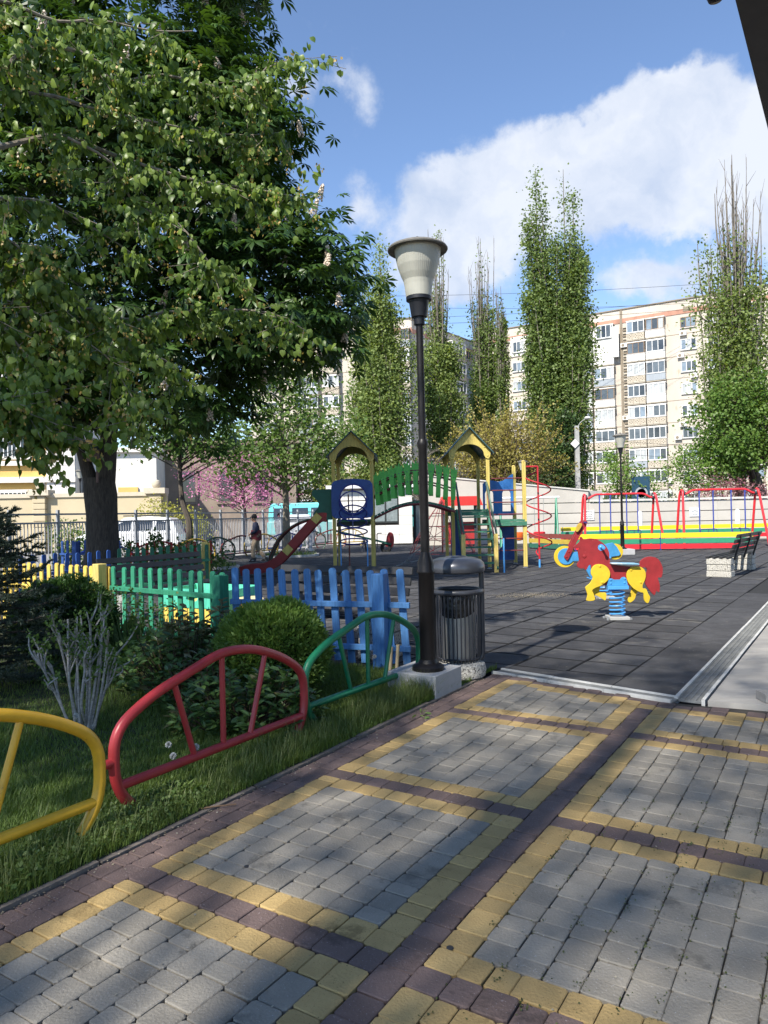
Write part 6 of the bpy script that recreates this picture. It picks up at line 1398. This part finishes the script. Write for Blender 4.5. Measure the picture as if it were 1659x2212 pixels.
leafy('small_shrub', 'sunlit leafy shrub at the far left beside the dark blue hoop', (-8.9, 20.6, 0), [(0, 0, 0, .03), (0, 0, .9, .01)], [((-8.9, 20.6, .7), (.5, .5, .6))], 90, 9, .08, .08, light, cat='bush')
for x, y, lab in ((-14.6, 33.4, 'dark low shrub behind the bonnet of the white car'),): leafy('small_shrub', lab, (x, y, 0), [(0, 0, 0, .03), (0, 0, .9, .01)], [((x, y, .8), (1.2, .6, .8))], 90, 9, .1, .1, mid, cat='bush')
# ---- poplars: many steep branches, each carrying its own leaf column
pop_a = LEAF('poplar_leaf', (.075, .125, .032), (.19, .255, .075), trans=.35); pop_b = LEAF('poplar_leaf_light', (.11, .165, .042), (.24, .30, .095), trans=.38)
pbark = M('poplar_bark', (.17, .15, .125), rough=.95, var=.4, scale=3)
def poplar(label, px, Y, top_py, half_w, z0, seed, mat, nb=46, leafn=15000, bare=0.0, size=.24, cols=None, base=None, lean=0):
    r = np.random.default_rng(seed); b0 = D(px, 1100, Y); base = Vector((b0.x, Y, 0)); H_ = D(px, top_py, Y).z
    t = thing('poplar_tree', label, 'tree', base, 0, 'tall columnar poplars before the apartment blocks'); mb = MB()
    limb(mb, [(0, 0, -.2), (.1, 0, H_*.2), (-.1, 0, H_*.45), (0, 0, H_*(.9 if len(cols or [0]) < 2 else .62))], .42, .05, 8)
    tips = []; P_, D_ = [], []
    cols = cols or [(0, 0, 1.0, 1.0)]
    for i in range(nb):
        cx, cy, hf, wf = cols[r.integers(len(cols))]
        a = r.uniform(0, 2*np.pi); zb = z0+(H_*hf-z0)*r.uniform(0, .72); L = (H_*hf-zb)*r.uniform(.35, .75) if zb > H_*.3 else H_*r.uniform(.18, .35)
        wl_ = half_w*wf*(.55+.45*math.sin(math.pi*min(1, max(.12, (zb/H_)*1.1)))); rad = wl_*r.uniform(.25, 1.0)
        e = Vector((cx+rad*math.cos(a), cy+rad*math.sin(a), min(zb+L, H_*hf))); s = Vector((cx*.5, cy*.5, zb)); m_ = s.lerp(e, .35)+Vector((.5*rad*math.cos(a), .5*rad*math.sin(a), -.05*L))
        Q = smoothpath([s, m_, e], 6); k = len(Q); mb.tube(Q, [.09*(1-.8*q/(k-1)) for q in range(k)], 5)
        tips.append(Q)
    for cx, cy, hf, wf in cols:
        Q = smoothpath([Vector((cx*.6, cy*.6, z0)), Vector((cx*.95, cy, H_*hf*.55)), Vector((cx, cy, H_*hf))], 14); mb.tube(Q, [.13*(1-.85*q/(len(Q)-1)) for q in range(len(Q))], 5); tips.append(Q); tips.append(Q)
    per = leafn//len(tips)
    for Q in tips:
        cc = r.uniform(.14, 1.0, 9); f = np.clip(cc[r.integers(9, size=per)]+r.normal(size=per)*.045, .1, 1.0)*(len(Q)-1); ii = np.minimum(f.astype(int), len(Q)-2); w_ = f-ii
        A = np.array([tuple(q) for q in Q]); c = A[ii]*(1-w_)[:, None]+A[ii+1]*w_[:, None]
        sd = np.minimum(.78, .33*half_w)*(1.12-.72*f/(len(Q)-1)); c = c+r.normal(size=(per, 3))*np.c_[sd, sd, sd*1.3]
        hfrac = c[:, 2]/H_
        if bare: c = c[r.random(per) > bare*np.clip((hfrac-.52)*3.2, 0, 1)]
        c = c[c[:, 2] > z0*.8]; P_.append(c)
    c = np.concatenate(P_); n_ = len(c); nm = np.array([0, -.35, .7])+r.normal(size=(n_, 3))*.6; ax_ = r.normal(size=(n_, 3))
    V, FF = leaves(c+np.array(base), ax_, nm, r.uniform(.6, 1.3, n_)*size, *QUADL); crown_obj(t, 'crown', V, FF, mat, rep(r.random(n_), 2))
    if bare:
        for i in range(int(26*bare)+8):
            a = r.uniform(0, 2*np.pi); rad = half_w*r.uniform(.05, .75); zb = H_*r.uniform(.45, .6); e = Vector((rad*math.cos(a), rad*math.sin(a), H_*r.uniform(.72, 1.0)))
            Q = smoothpath([Vector((rad*.3*math.cos(a), rad*.3*math.sin(a), zb)), Vector((rad*.8*math.cos(a), rad*.8*math.sin(a), (zb+e.z)/2)), e], 5); mb.tube(Q, [.07*(1-.85*q/(len(Q)-1)) for q in range(len(Q))], 4)
            for j in range(7):
                q = Q[min(len(Q)-1, int(len(Q)*(.35+.09*j)))]; mb.tube([q, q+Vector((r.normal()*.22, r.normal()*.22, r.uniform(.6, 1.3)))], [.022, .006], 3, caps=False)
    mb.build('trunk', pbark, t, smooth=True); return t
poplar('broad light green poplar left of the lamp post', 832, 56, 530, 2.6, 1.5, 3, pop_b, nb=95, leafn=62000, size=.20, cols=[(0, 0, 1.0, .7), (-.7, 0, .80, 1.0), (.75, 0, .78, 1.0), (0, 0, .55, 1.2), (.1, 0, .9, .8)])
poplar('slim poplar just right of the lamp post with sparse top', 960, 62, 500, 1.8, 5, 5, pop_b, nb=44, leafn=30000, bare=.6, size=.20, cols=[(0, 0, 1.0, .6), (-.2, 0, .72, 1.0), (.1, 0, .5, 1.3)])
poplar('poplar with bare dead tips above the olive bush', 1050, 66, 515, 1.8, 5, 8, pop_a, nb=40, leafn=26000, bare=.75, size=.20, cols=[(0, 0, 1.0, .8), (.5, 0, .85, .8), (0, 0, .55, 1.1)])
poplar('small slim poplar leaning beside the one with dead tips', 1092, 64, 618, .85, 4, 11, pop_a, nb=20, leafn=6500, bare=.35, size=.20)
poplar('tallest dense double-topped poplar in front of the apartment block', 1213, 60, 366, 2.9, 2, 14, pop_a, nb=120, leafn=90000, size=.215, cols=[(-1.55, 0, 1.0, .42), (.75, 0, 1.0, .55), (1.6, .3, .93, .5), (1.3, 0, .72, .75), (-1.2, 0, .75, .6), (.3, 0, .55, 1.05)])
poplar('large poplar with bare brown tips at the right edge', 1598, 44, 335, 2.4, 3.0, 17, pop_b, nb=64, leafn=26000, bare=1.0, size=.18, cols=[(0, 0, 1.0, .9), (.3, 0, .75, 1.1), (-.4, 0, .8, .9)])
p5 = D(1640, 1050, 43); 
leafy('poplar_tree', 'rounded bright green tree with thick trunk at the right edge', (p5.x, 43, 0), [(0, 0, 0, .62), (-.1, 0, 2.4, .50), (-.4, 0, 4.0, .3), (-.6, 0, 7.5, .08)], [((p5.x-1.5, 42.4, 6.0), (2.9, 2.2, 2.7)), ((p5.x-2.6, 42.2, 4.6), (1.7, 1.6, 1.5)), ((p5.x+1.0, 42.4, 6.4), (2.4, 2.2, 2.6)), ((p5.x-1.4, 42.4, 8.2), (1.8, 1.6, 1.4))], 1000, 15, .24, .17, LEAF('bright_leaf', (.06, .13, .02), (.14, .22, .045), trans=.35), bark=M('poplar_trunk', (.075, .06, .05), rough=.95, var=.45, bump=.8, bscale=6), shell=.45)
# ivy-clad mass at the foot of the tall poplar and olive bush
leafy('ivy_clad_tree', 'dark ivy-clad tree right of the olive bush', (D(1216, 1040, 58).x, 58, 0), [(0, 0, 0, .4), (0, 0, 8, .15)], [((D(1205, 1040, 57).x, 57, 3.6), (1.6, 1.3, 3.2)), ((D(1222, 980, 57).x, 57, 7.0), (1.3, 1.2, 2.6))], 520, 10, .25, .22, LEAF('ivy_leaf', (.022, .05, .012), (.055, .10, .025), trans=.2), shell=.5)
olive = LEAF('willow_leaf', (.19, .165, .035), (.33, .28, .07), trans=.3)
ob_ = D(1085, 1040, 50)
t = thing('olive_bush', 'large olive-yellow bushy willow behind the right tower', 'tree', (ob_.x, 50, 0)); mb = MB(); P_ = []
for i in range(330):
    a = random.uniform(0, 6.283); el = random.uniform(.12, 1.35); L = random.uniform(3.4, 5.2)*(1.0 if el < 1.0 else 1.05); s = Vector((random.gauss(0, .9), random.gauss(0, .9), random.uniform(2.4, 4.4))); e = s+Vector((math.cos(a)*math.cos(el)*L*.98, math.sin(a)*math.cos(el)*L*.7, math.sin(el)*L*1.0))
    Q = smoothpath([s, s.lerp(e, .5)+Vector((0, 0, .25)), e+Vector((0, 0, .3))], 4); mb.tube(Q, [.035*(1-.85*q/(len(Q)-1)) for q in range(len(Q))], 3, caps=False)
    A = np.array([tuple(q) for q in Q]); f = rng.uniform(.1, 1, 62)*(len(Q)-1); ii = np.minimum(f.astype(int), len(Q)-2); w_ = (f-ii)[:, None]; P_.append(A[ii]*(1-w_)+A[ii+1]*w_+rng.normal(size=(62, 3))*.13)
limb(mb, [(0, 0, 0), (.2, 0, 2), (.1, 0, 4)], .35, .15, 8); mb.build('trunk', M('willow_bark', (.14, .10, .065), rough=.95), t)
c = np.concatenate(P_); c = c[c[:, 2] > .8]; n_ = len(c); V, FF = leaves(c+np.array(t.location), rng.normal(size=(n_, 3))+np.array([0, 0, .6]), rng.normal(size=(n_, 3))*.6+np.array([0, -.4, .6]), rng.uniform(.09, .19, n_), *QUADL); crown_obj(t, 'crown', V, FF, olive, rep(rng.random(n_), 2))
ail = LEAF('ailanthus_leaf', (.10, .19, .03), (.20, .30, .07), trans=.4)
for px, Y, w_, h_, nn_, lab in ((1345, 42, 1.9, 2.6, 230, 'feathery light green young tree behind the wall left of the lamp'), (1488, 42, 1.9, 3.0, 170, 'sparse light green young tree behind the second swing')):
    x = D(px, 1050, Y).x; leafy('young_tree', lab, (x, Y, 0), [(0, 0, 0, .08), (0, 0, 2.0, .06), (0, 0, 4.0, .02)], [((x, Y, 3.4), (w_, 1.3, 1.1)), ((x-.3, Y, 4.4), (w_*.6, 1, .9)), ((x+.8, Y, 2.8), (w_*.8, 1, .7))], nn_, 10, .18, .14, ail, shell=.1)
x = D(1560, 1040, 40).x; leafy('purple_shrub', 'purple-leaved shrub behind the wall by the thick trunk', (x, 40, 0), [(0, 0, 0, .04), (0, 0, 2.0, .02)], [((x, 40, 2.4), (1.7, .8, .9)), ((x+1.5, 40, 2.2), (1.0, .8, .7))], 240, 9, .13, .09, LEAF('purple_leaf', (.16, .06, .08), (.32, .16, .18), trans=.3), cat='bush')
leafy('green_hedge', 'row of low green shrubs behind the pale wall', (13.5, 37.5, 0), [(0, 0, 0, .04), (0, 0, 1.6, .02)], [((11.8, 37.5, 1.7), (1.6, .6, .55)), ((14.4, 37.5, 1.7), (1.8, .6, .55))], 220, 9, .12, .10, mid, cat='bush')
leafy('background_tree', 'dull green tree behind the left tower roof', (-.8, 60, 0), [(0, 0, 0, .25), (0, 0, 6, .1)], [((-3, 60, 5), (3.6, 2.2, 4.2)), ((-6.4, 60, 6.4), (3.0, 2.2, 4.0)), ((0, 60, 3.4), (2.4, 2, 2.8)), ((-9.4, 60, 5), (2.4, 2, 3.4))], 900, 10, .34, .22, pop_b, shell=.25)
# bare branching tree between the lamp and the bush
t = thing('bare_tree', 'leafless grey tree right of the lamp post before the shaded facade', 'tree', (D(905, 1040, 54).x, 54, 0)); mb = MB(); limb(mb, [(0, 0, 0), (.1, 0, 2.5), (0, 0, 5)], .14, .08, 6)
for i in range(60):
    a = random.uniform(0, 6.283); s = Vector((0, 0, random.uniform(2, 5))); L = random.uniform(1.4, 3.0); e = s+Vector((math.cos(a)*L, math.sin(a)*L*.6, random.uniform(.2, 2.2))); Q = smoothpath([s, s.lerp(e, .5)+Vector((0, 0, .3)), e], 4); mb.tube(Q, [.035*(1-.8*q/(len(Q)-1)) for q in range(len(Q))], 3, caps=False)
    for j in range(4): q = Q[4+j]; mb.tube([q, q+Vector((random.gauss(0, .4), random.gauss(0, .3), random.uniform(.1, .6)))], [.012, .005], 3, caps=False)
mb.build('trunk', pbark, t)

# ============================================================ NEAR PLANTS
# clipped box balls
def box_ball(label, c, r, rz_, n, m):
    t = thing('box_bush', label, 'bush', (c[0], c[1], 0), 0, 'clipped round box bushes'); d = unit(n); d = d[d[:, 2] > -.75]
    bump_ = 1+.05*np.sin(d[:, 0]*6)*np.sin(d[:, 1]*5+1)+.03*np.sin(d[:, 2]*13+2*d[:, 0]*4)+np.where(rng.random(len(d)) < .05, .06, 0)
    p = d*np.array([r, r, rz_])*(bump_*rng.uniform(.86, 1.03, len(d)))[:, None]+np.array([0, 0, rz_*.93])
    ax_ = d+rng.normal(size=d.shape)*.45+np.array([0, 0, .25]); nn = rng.normal(size=d.shape)
    V, FF = leaves(p+np.array([c[0], c[1], 0]), ax_, nn, rng.uniform(.030, .055, len(d)), [(0, 0, 0), (.2, .45, .05), (0, 1, 0), (-.2, .45, .05)], [(0, 1, 2), (0, 2, 3)]); crown_obj(t, 'foliage', V, FF, m, rep(rng.random(len(d)), 2))
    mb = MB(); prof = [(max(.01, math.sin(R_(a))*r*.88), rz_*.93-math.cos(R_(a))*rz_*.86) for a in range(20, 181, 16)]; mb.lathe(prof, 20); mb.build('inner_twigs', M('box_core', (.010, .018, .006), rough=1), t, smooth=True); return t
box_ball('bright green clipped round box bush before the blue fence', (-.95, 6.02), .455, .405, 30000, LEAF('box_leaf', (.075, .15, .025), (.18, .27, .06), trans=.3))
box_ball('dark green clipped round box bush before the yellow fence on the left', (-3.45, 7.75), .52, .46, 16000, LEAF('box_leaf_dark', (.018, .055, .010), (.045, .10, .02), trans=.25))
# leathery-leaved shrub behind the red barrier
mah = LEAF('mahonia_leaf', (.032, .075, .018), (.085, .15, .04), trans=.18, rough=.38, spec=.5); mah2 = LEAF('mahonia_new_leaf', (.085, .085, .035), (.15, .14, .06), trans=.2, rough=.38)
t = thing('leathery_shrub', 'low shrub with glossy dark and bronze leaves behind the red barrier', 'bush', (-1.35, 5.4, 0)); pos, ax_, nn, sz, who = [], [], [], [], []
mb = MB()
for i in range(330):
    lob = random.choice([((-1.02, 5.10), (.55, .42), .46), ((-1.02, 5.10), (.5, .4), .42), ((-1.75, 6.05), (.52, .5), .62), ((-1.75, 6.3), (.5, .5), .72), ((-1.35, 5.6), (.45, .4), .5), ((-1.45, 6.75), (.5, .4), .72)])
    a = random.uniform(0, 6.283); q = math.sqrt(random.random()); x = lob[0][0]+lob[1][0]*q*math.cos(a); y = lob[0][1]+lob[1][1]*q*math.sin(a); h = lob[2]*math.sqrt(max(.05, 1-q*q*.8))*random.uniform(.55, 1.1); top_ = Vector((x, y, h))
    mb.tube([Vector((lob[0][0]*.6+x*.4+1.35, lob[0][1]*.6+y*.4-5.4, 0)), top_-Vector((-1.35, 5.4, 0))], [.006, .003], 4, caps=False)
    for k in range(11):
        an = random.uniform(0, 6.283); tl_ = random.uniform(-.3, .9); dirn = Vector((math.cos(an), math.sin(an), tl_)); pos.append(top_-Vector((0, 0, random.uniform(0, .16)))); ax_.append(dirn); nn.append(Vector((random.gauss(0, .3), random.gauss(-.2, .3), 1))); sz.append(random.uniform(.055, .105)); who.append(h > .58 or (random.random() < .15))
mb.build('stems', M('shrub_stem', (.07, .05, .03), rough=.9), t)
pos, ax_, nn, sz, who = [np.array(q) for q in (pos, ax_, nn, sz, who)]
MAH = ([(0, 0, 0), (-.2, .3, .05), (.2, .3, .05), (-.2, .65, .02), (.2, .65, .02), (0, 1, -.12), (0, .35, -.02), (0, .68, -.05)], [(0, 2, 6), (0, 6, 1), (1, 6, 7), (1, 7, 3), (6, 2, 4), (6, 4, 7), (3, 7, 5), (7, 4, 5)])
sel = np.zeros(len(pos), bool); sel[np.argsort(pos[:, 1])[:250]] = True
leaf_objs(t, 'leaf', MAH, pos[sel], ax_[sel], nn[sel], sz[sel], mah)
for m_, mm in ((~sel & ~who, mah), (~sel & who, mah2)): V, FF = leaves(pos[m_], ax_[m_], nn[m_], sz[m_], *MAH); crown_obj(t, 'foliage', V, FF, mm, rep(rng.random(m_.sum()), 8))
# pruned whitish shrub
pb = G(178, 1585); t = thing('pruned_shrub', 'pruned shrub with bare whitish stems and small buds on the lawn', 'bush', pb)
mb = MB(); bud_p = []
def stem(P, r0, r1): limb(mb, P, r0, r1, 7, 4)
for i, (dx, hh, fork) in enumerate(((-.20, .62, -.10), (-.12, .70, -.02), (-.05, .66, .06), (.02, .58, -.05), (.07, .80, .05), (.13, .86, .10), (.19, .72, .14), (-.16, .48, -.12), (.05, .5, .1), (-.08, .8, -.06), (.10, .66, .0), (.16, .55, .12), (-.02, .74, .03))):
    b0 = Vector((dx*.35, random.gauss(0, .03), 0)); m1 = Vector((dx*.8, random.gauss(0, .05), hh*.45)); e = Vector((dx*1.2+random.gauss(0, .02), random.gauss(0, .08), hh))
    stem([b0, m1, e], .0105, .007)
    for k in range(5):
        st = m1.lerp(e, random.uniform(.1, 1)); e2 = st+Vector((fork*.6+random.gauss(0, .06), random.gauss(0, .07), random.uniform(.08, .24))); k1 = st.lerp(e2, .5)+Vector((random.gauss(0, .02), random.gauss(0, .02), 0)); stem([st, k1, e2], .007, .0045)
        for q in (e2, k1, st.lerp(e2, .8)):
            for _ in range(9): bud_p.append(q+Vector((random.gauss(0, .015), random.gauss(0, .015), random.gauss(.005, .012))))
mb.build('stems', M('white_stem', (.34, .32, .29), rough=.85, var=.45, scale=16, bump=.5, bscale=40, streak=(1, 1, 3), chips=((.12, .10, .08), 18, .62)), t, smooth=True)
bp_ = np.array([tuple(q+pb) for q in bud_p]); V, FF = leaves(bp_, rng.normal(size=bp_.shape)+np.array([0, 0, .8]), rng.normal(size=bp_.shape), rng.uniform(.012, .03, len(bp_)), *QUADL); crown_obj(t, 'bud_leaves', V, FF, light, rep(rng.random(len(bp_)), 2))
# spruce at the left edge
sp0 = Vector((-3.74, 6.5, 0)); t = thing('spruce_tree', 'dark blue-green spruce cut by the left edge', 'tree', sp0); mb = MB(); limb(mb, [(0, 0, 0), (0, 0, .9), (0, 0, 1.75)], .06, .012, 7); pos, ax_ = [], []
for i in range(92):
    z = .12+1.55*(i/92)**.9; a = i*2.399+random.gauss(0, .2); L = (1.15-.46*z)*random.uniform(.75, 1.1)
    s = Vector((0, 0, z)); e = Vector((math.cos(a)*L, math.sin(a)*L, z+.10*L+random.gauss(0, .04))); Q = smoothpath([s, s.lerp(e, .6)-Vector((0, 0, .06)), e], 4); mb.tube(Q, [.013*(1-.7*q/(len(Q)-1)) for q in range(len(Q))], 4, caps=False)
    for j in range(13):
        f = .2+.8*j/12; p = s.lerp(e, f)-Vector((0, 0, .06*math.sin(math.pi*f))); sd = Vector((-math.sin(a), math.cos(a), 0))*(1 if j % 2 else -1); l2 = L*.34*(1.15-f)+.05; q2 = p+(e-s).normalized()*l2*.7+sd*l2*.7+Vector((0, 0, random.gauss(0, .03)))
        for k in range(int(l2/.0018)+18):
            c = p.lerp(q2, random.random()); pos.append(c+sp0); dd = Vector((random.gauss(0, 1), random.gauss(0, 1), random.gauss(.3, .8))).normalized()+(q2-p).normalized()*.8; ax_.append(dd)
mb.build('trunk', bark_d, t); pos, ax_ = np.array(pos), np.array(ax_); n_ = len(pos)
V, FF = leaves(pos, ax_, rng.normal(size=(n_, 3)), rng.uniform(.022, .040, n_), [(-.17, 0, 0), (.17, 0, 0), (0, 1, 0)], [(0, 1, 2)]); crown_obj(t, 'needles', V, FF, LEAF('spruce_needle', (.035, .055, .038), (.095, .125, .090), trans=.15), rng.random(n_))
# iris clumps and barberry by the fence
iris = LEAF('iris_leaf', (.045, .095, .03), (.10, .16, .055), trans=.25)
BL = ([(-.04, 0, 0), (.04, 0, 0), (-.045, .55, .02), (.045, .55, .02), (0, 1, .12)], [(0, 1, 3), (0, 3, 2), (2, 3, 4)])
for i, (x, y, n_, hh, lab) in enumerate(((-2.75, 7.75, 40, .55, 'iris clump with tall sword leaves below the green fence, leftmost'), (-2.35, 7.45, 34, .5, 'iris clump with sword leaves between the pruned shrub and the green fence'), (-1.75, 7.25, 26, .48, 'iris clump with broad sword leaves before the green post'), (-3.0, 8.2, 26, .5, 'iris clump at the foot of the yellow post'))):
    t = thing('iris_clump', lab, 'plant', (x, y, 0), 0, 'iris clumps along the fence'); p = np.c_[x+rng.normal(size=n_)*.14, y+rng.normal(size=n_)*.1, np.zeros(n_)]; a = rng.normal(size=(n_, 3))*.22+np.array([0, 0, 1]); leaf_objs(t, 'leaf', BL, p, a, rng.normal(size=(n_, 3))+np.array([0, -1, 0]), rng.uniform(.6, 1.1, n_)*hh, iris)
leafy('barberry_bush', 'wispy dark barberry shrub in front of the yellow post', (-2.95, 8.05, 0), [(0, 0, 0, .01), (0, 0, .6, .006)], [((-2.9, 8.0, .42), (.3, .25, .38)), ((-2.55, 7.9, .4), (.28, .2, .33))], 110, 8, .05, .035, mid, cat='bush')
leafy('ground_cover', 'low leafy plants on the soil between the two box bushes', (-2.3, 6.9, 0), [(0, 0, 0, .006), (0, 0, .15, .003)], [((-2.4, 6.9, .1), (.55, .5, .14)), ((-2.9, 7.0, .1), (.4, .4, .12)), ((-1.9, 6.7, .1), (.35, .4, .14))], 220, 8, .06, .05, mid, cat='plant', branches=False)
# chickweed patch, broad weeds, dandelions, loose bits
wd = LEAF('weed_leaf', (.07, .13, .03), (.15, .21, .06), trans=.3)
def patch(label, u0, u1, w0, w1, n_, s0, s1, hz):
    P = [UW(random.uniform(u0, u1), random.uniform(w0, w1), random.uniform(.02, hz)) for _ in range(n_)]; V, FF = leaves(np.array(P), rng.normal(size=(n_, 3))+np.array([0, 0, .2]), rng.normal(size=(n_, 3))*.4+np.array([0, 0, 1]), rng.uniform(s0, s1, n_), *QUADL); tag(link('weed_patch', npmesh('weed_patch', V, FF, wd, rep(rng.random(n_), 2))), label, 'weeds', kind='stuff')
patch('small-leaved chickweed spreading by the kerb under the red barrier', 1.75, 2.75, -3.15, -2.82, 3600, .010, .022, .07)
patch('ragged weeds by the kerb at the yellow barrier foot', 1.0, 1.9, -3.1, -2.80, 1500, .012, .03, .08)
def broad(label, x, y, n_, s):
    t = thing('broadleaf_weed', label, 'weed', (x, y, 0)); a = rng.normal(size=(n_, 3)); a[:, 2] = rng.uniform(.3, 1.0, n_); leaf_objs(t, 'leaf', MAH, np.tile([x, y, .02], (n_, 1))+rng.normal(size=(n_, 3))*np.array([.03, .03, .01]), a, np.tile([0, 0, 1.0], (n_, 1))+rng.normal(size=(n_, 3))*.3, rng.uniform(.6, 1.2, n_)*s, wd)
q = G(408, 1720); broad('broad-leaved weed in the grass under the red barrier', q.x, q.y, 16, .085)
q = G(95, 1700); broad('broad-leaved weed behind the yellow barrier', q.x, q.y, 10, .075)
q = G(668, 1537); broad('small weed growing between the purple pavers near the kerb', UW(4.62, -2.62).x, UW(4.62, -2.62).y, 10, .05)
dh = M('dandelion_clock', (.55, .55, .52), rough=.9)
for px, py, hz, lab in ((165, 1600, .17, 'dandelion clock in front of the pruned shrub'), (375, 1690, .15, 'dandelion clock left of the red barrier bars'), (425, 1690, .2, 'tall dandelion stalk crossing the red lower rail'), (365, 1655, .13, 'faint dandelion clock behind the red barrier'), (810, 1455, .16, 'dandelion clock before the blue fence')):
    p = G(px, py); p.z = 0; t = thing('dandelion', lab, 'flower', p, 0, 'dandelions gone to seed'); MB().tube([(0, 0, 0), (.006, 0, hz*.6), (0, .004, hz)], .002, 5).build('stalk', grass_m, t)
    d = unit(90); V, FF = leaves(np.tile([p.x, p.y, hz], (90, 1)), d, rng.normal(size=(90, 3)), np.full(90, .02), [(-.03, 0, 0), (.03, 0, 0), (.16, 1, 0), (-.16, 1, 0)], [(0, 1, 2), (0, 2, 3)]); crown_obj(t, 'seed_head', V, FF, dh, rep(rng.random(90), 2))
# moss and debris in the joints
P = []
for _ in range(420):
    u, w = random.uniform(1.2, 4.0), random.uniform(-1.1, .2)
    w = ws[0]+HP+RW*round((w-ws[0]-HP)/RW)+random.gauss(0, .005); c = UW(u, w)
    if visible(c, 0):
        for _2 in range(random.randint(2, 9)): P.append(c+Vector((random.gauss(0, .014), random.gauss(0, .014), random.uniform(-.002, .006))))
P = np.array([tuple(q) for q in P]); n_ = len(P); V, FF = leaves(P, rng.normal(size=(n_, 3)), rng.normal(size=(n_, 3))*.6+np.array([0, 0, 1]), rng.uniform(.005, .011, n_), *QUADL); tag(link('joint_moss', npmesh('joint_moss', V, FF, LEAF('moss', (.05, .055, .02), (.09, .11, .03), trans=.1), rep(rng.random(n_), 2))), 'moss and tiny weeds in the joints of the grey paving', 'moss', kind='stuff')
P = [UW(random.uniform(1.0, 6.0), random.uniform(-2.74, .3), .003) for _ in range(260)]+[UW(random.uniform(1.0, 6.0), -2.78+abs(random.gauss(0, .05)), .004) for _ in range(700)]+[T0+ta*random.uniform(0, 9)+tb*random.uniform(-6, 0)+Vector((0, 0, .005)) for _ in range(1000)]; P = np.array([tuple(q) for q in P if visible(q, 0)]); n_ = len(P)
V, FF = leaves(P, rng.normal(size=(n_, 3))*np.array([1, 1, .1]), rng.normal(size=(n_, 3))*.2+np.array([0, 0, 1]), rng.uniform(.004, .014, n_), *QUADL); tag(link('fallen_bits', npmesh('fallen_bits', V, FF, LEAF('litter_bit', (.16, .12, .07), (.42, .38, .30), trans=.1), rep(rng.random(n_), 2))), 'tiny fallen petals and dry bits scattered on the ground', 'litter', kind='stuff')
sd_ = M('sand_dust', (.50, .42, .28), rough=1, var=.3, scale=20)
P = np.c_[rng.normal(2.6, .42, 1500), rng.normal(12.9, .22, 1500), np.full(1500, .004)]; V, FF = leaves(P, rng.normal(size=(1500, 3))*np.array([1, 1, 0]), np.tile([0, 0, 1.0], (1500, 1)), rng.uniform(.006, .020, 1500), *QUADL); tag(link('spilled_sand', npmesh('spilled_sand', V, FF, sd_, None)), 'spilled sand on the rubber floor behind the motorbike rider', 'sand', kind='stuff')
gum = M('gum_black', (.03, .03, .032), rough=.7)
for px, py, r, lab in ((972, 2048, .013, 'round black gum spot on a yellow paver near the bottom'), (533, 1872, .012, 'dark gum spot on a grey paver in the left panel')):
    q = G(px, py); tag(MB().lathe([(r, 0), (r*.9, .002), (0, .003)], 14, (q.x, q.y, .001)).build('gum_spot', gum), lab, 'gum')
q = G(470, 1748); tag(MB().tube([(q.x-.09, q.y-.02, .012), (q.x, q.y, .016), (q.x+.09, q.y+.03, .012)], .004, 6).build('twig', M('twig_brown', (.16, .10, .06), rough=.9)), 'dry twig lying across the kerb and purple pavers', 'twig')
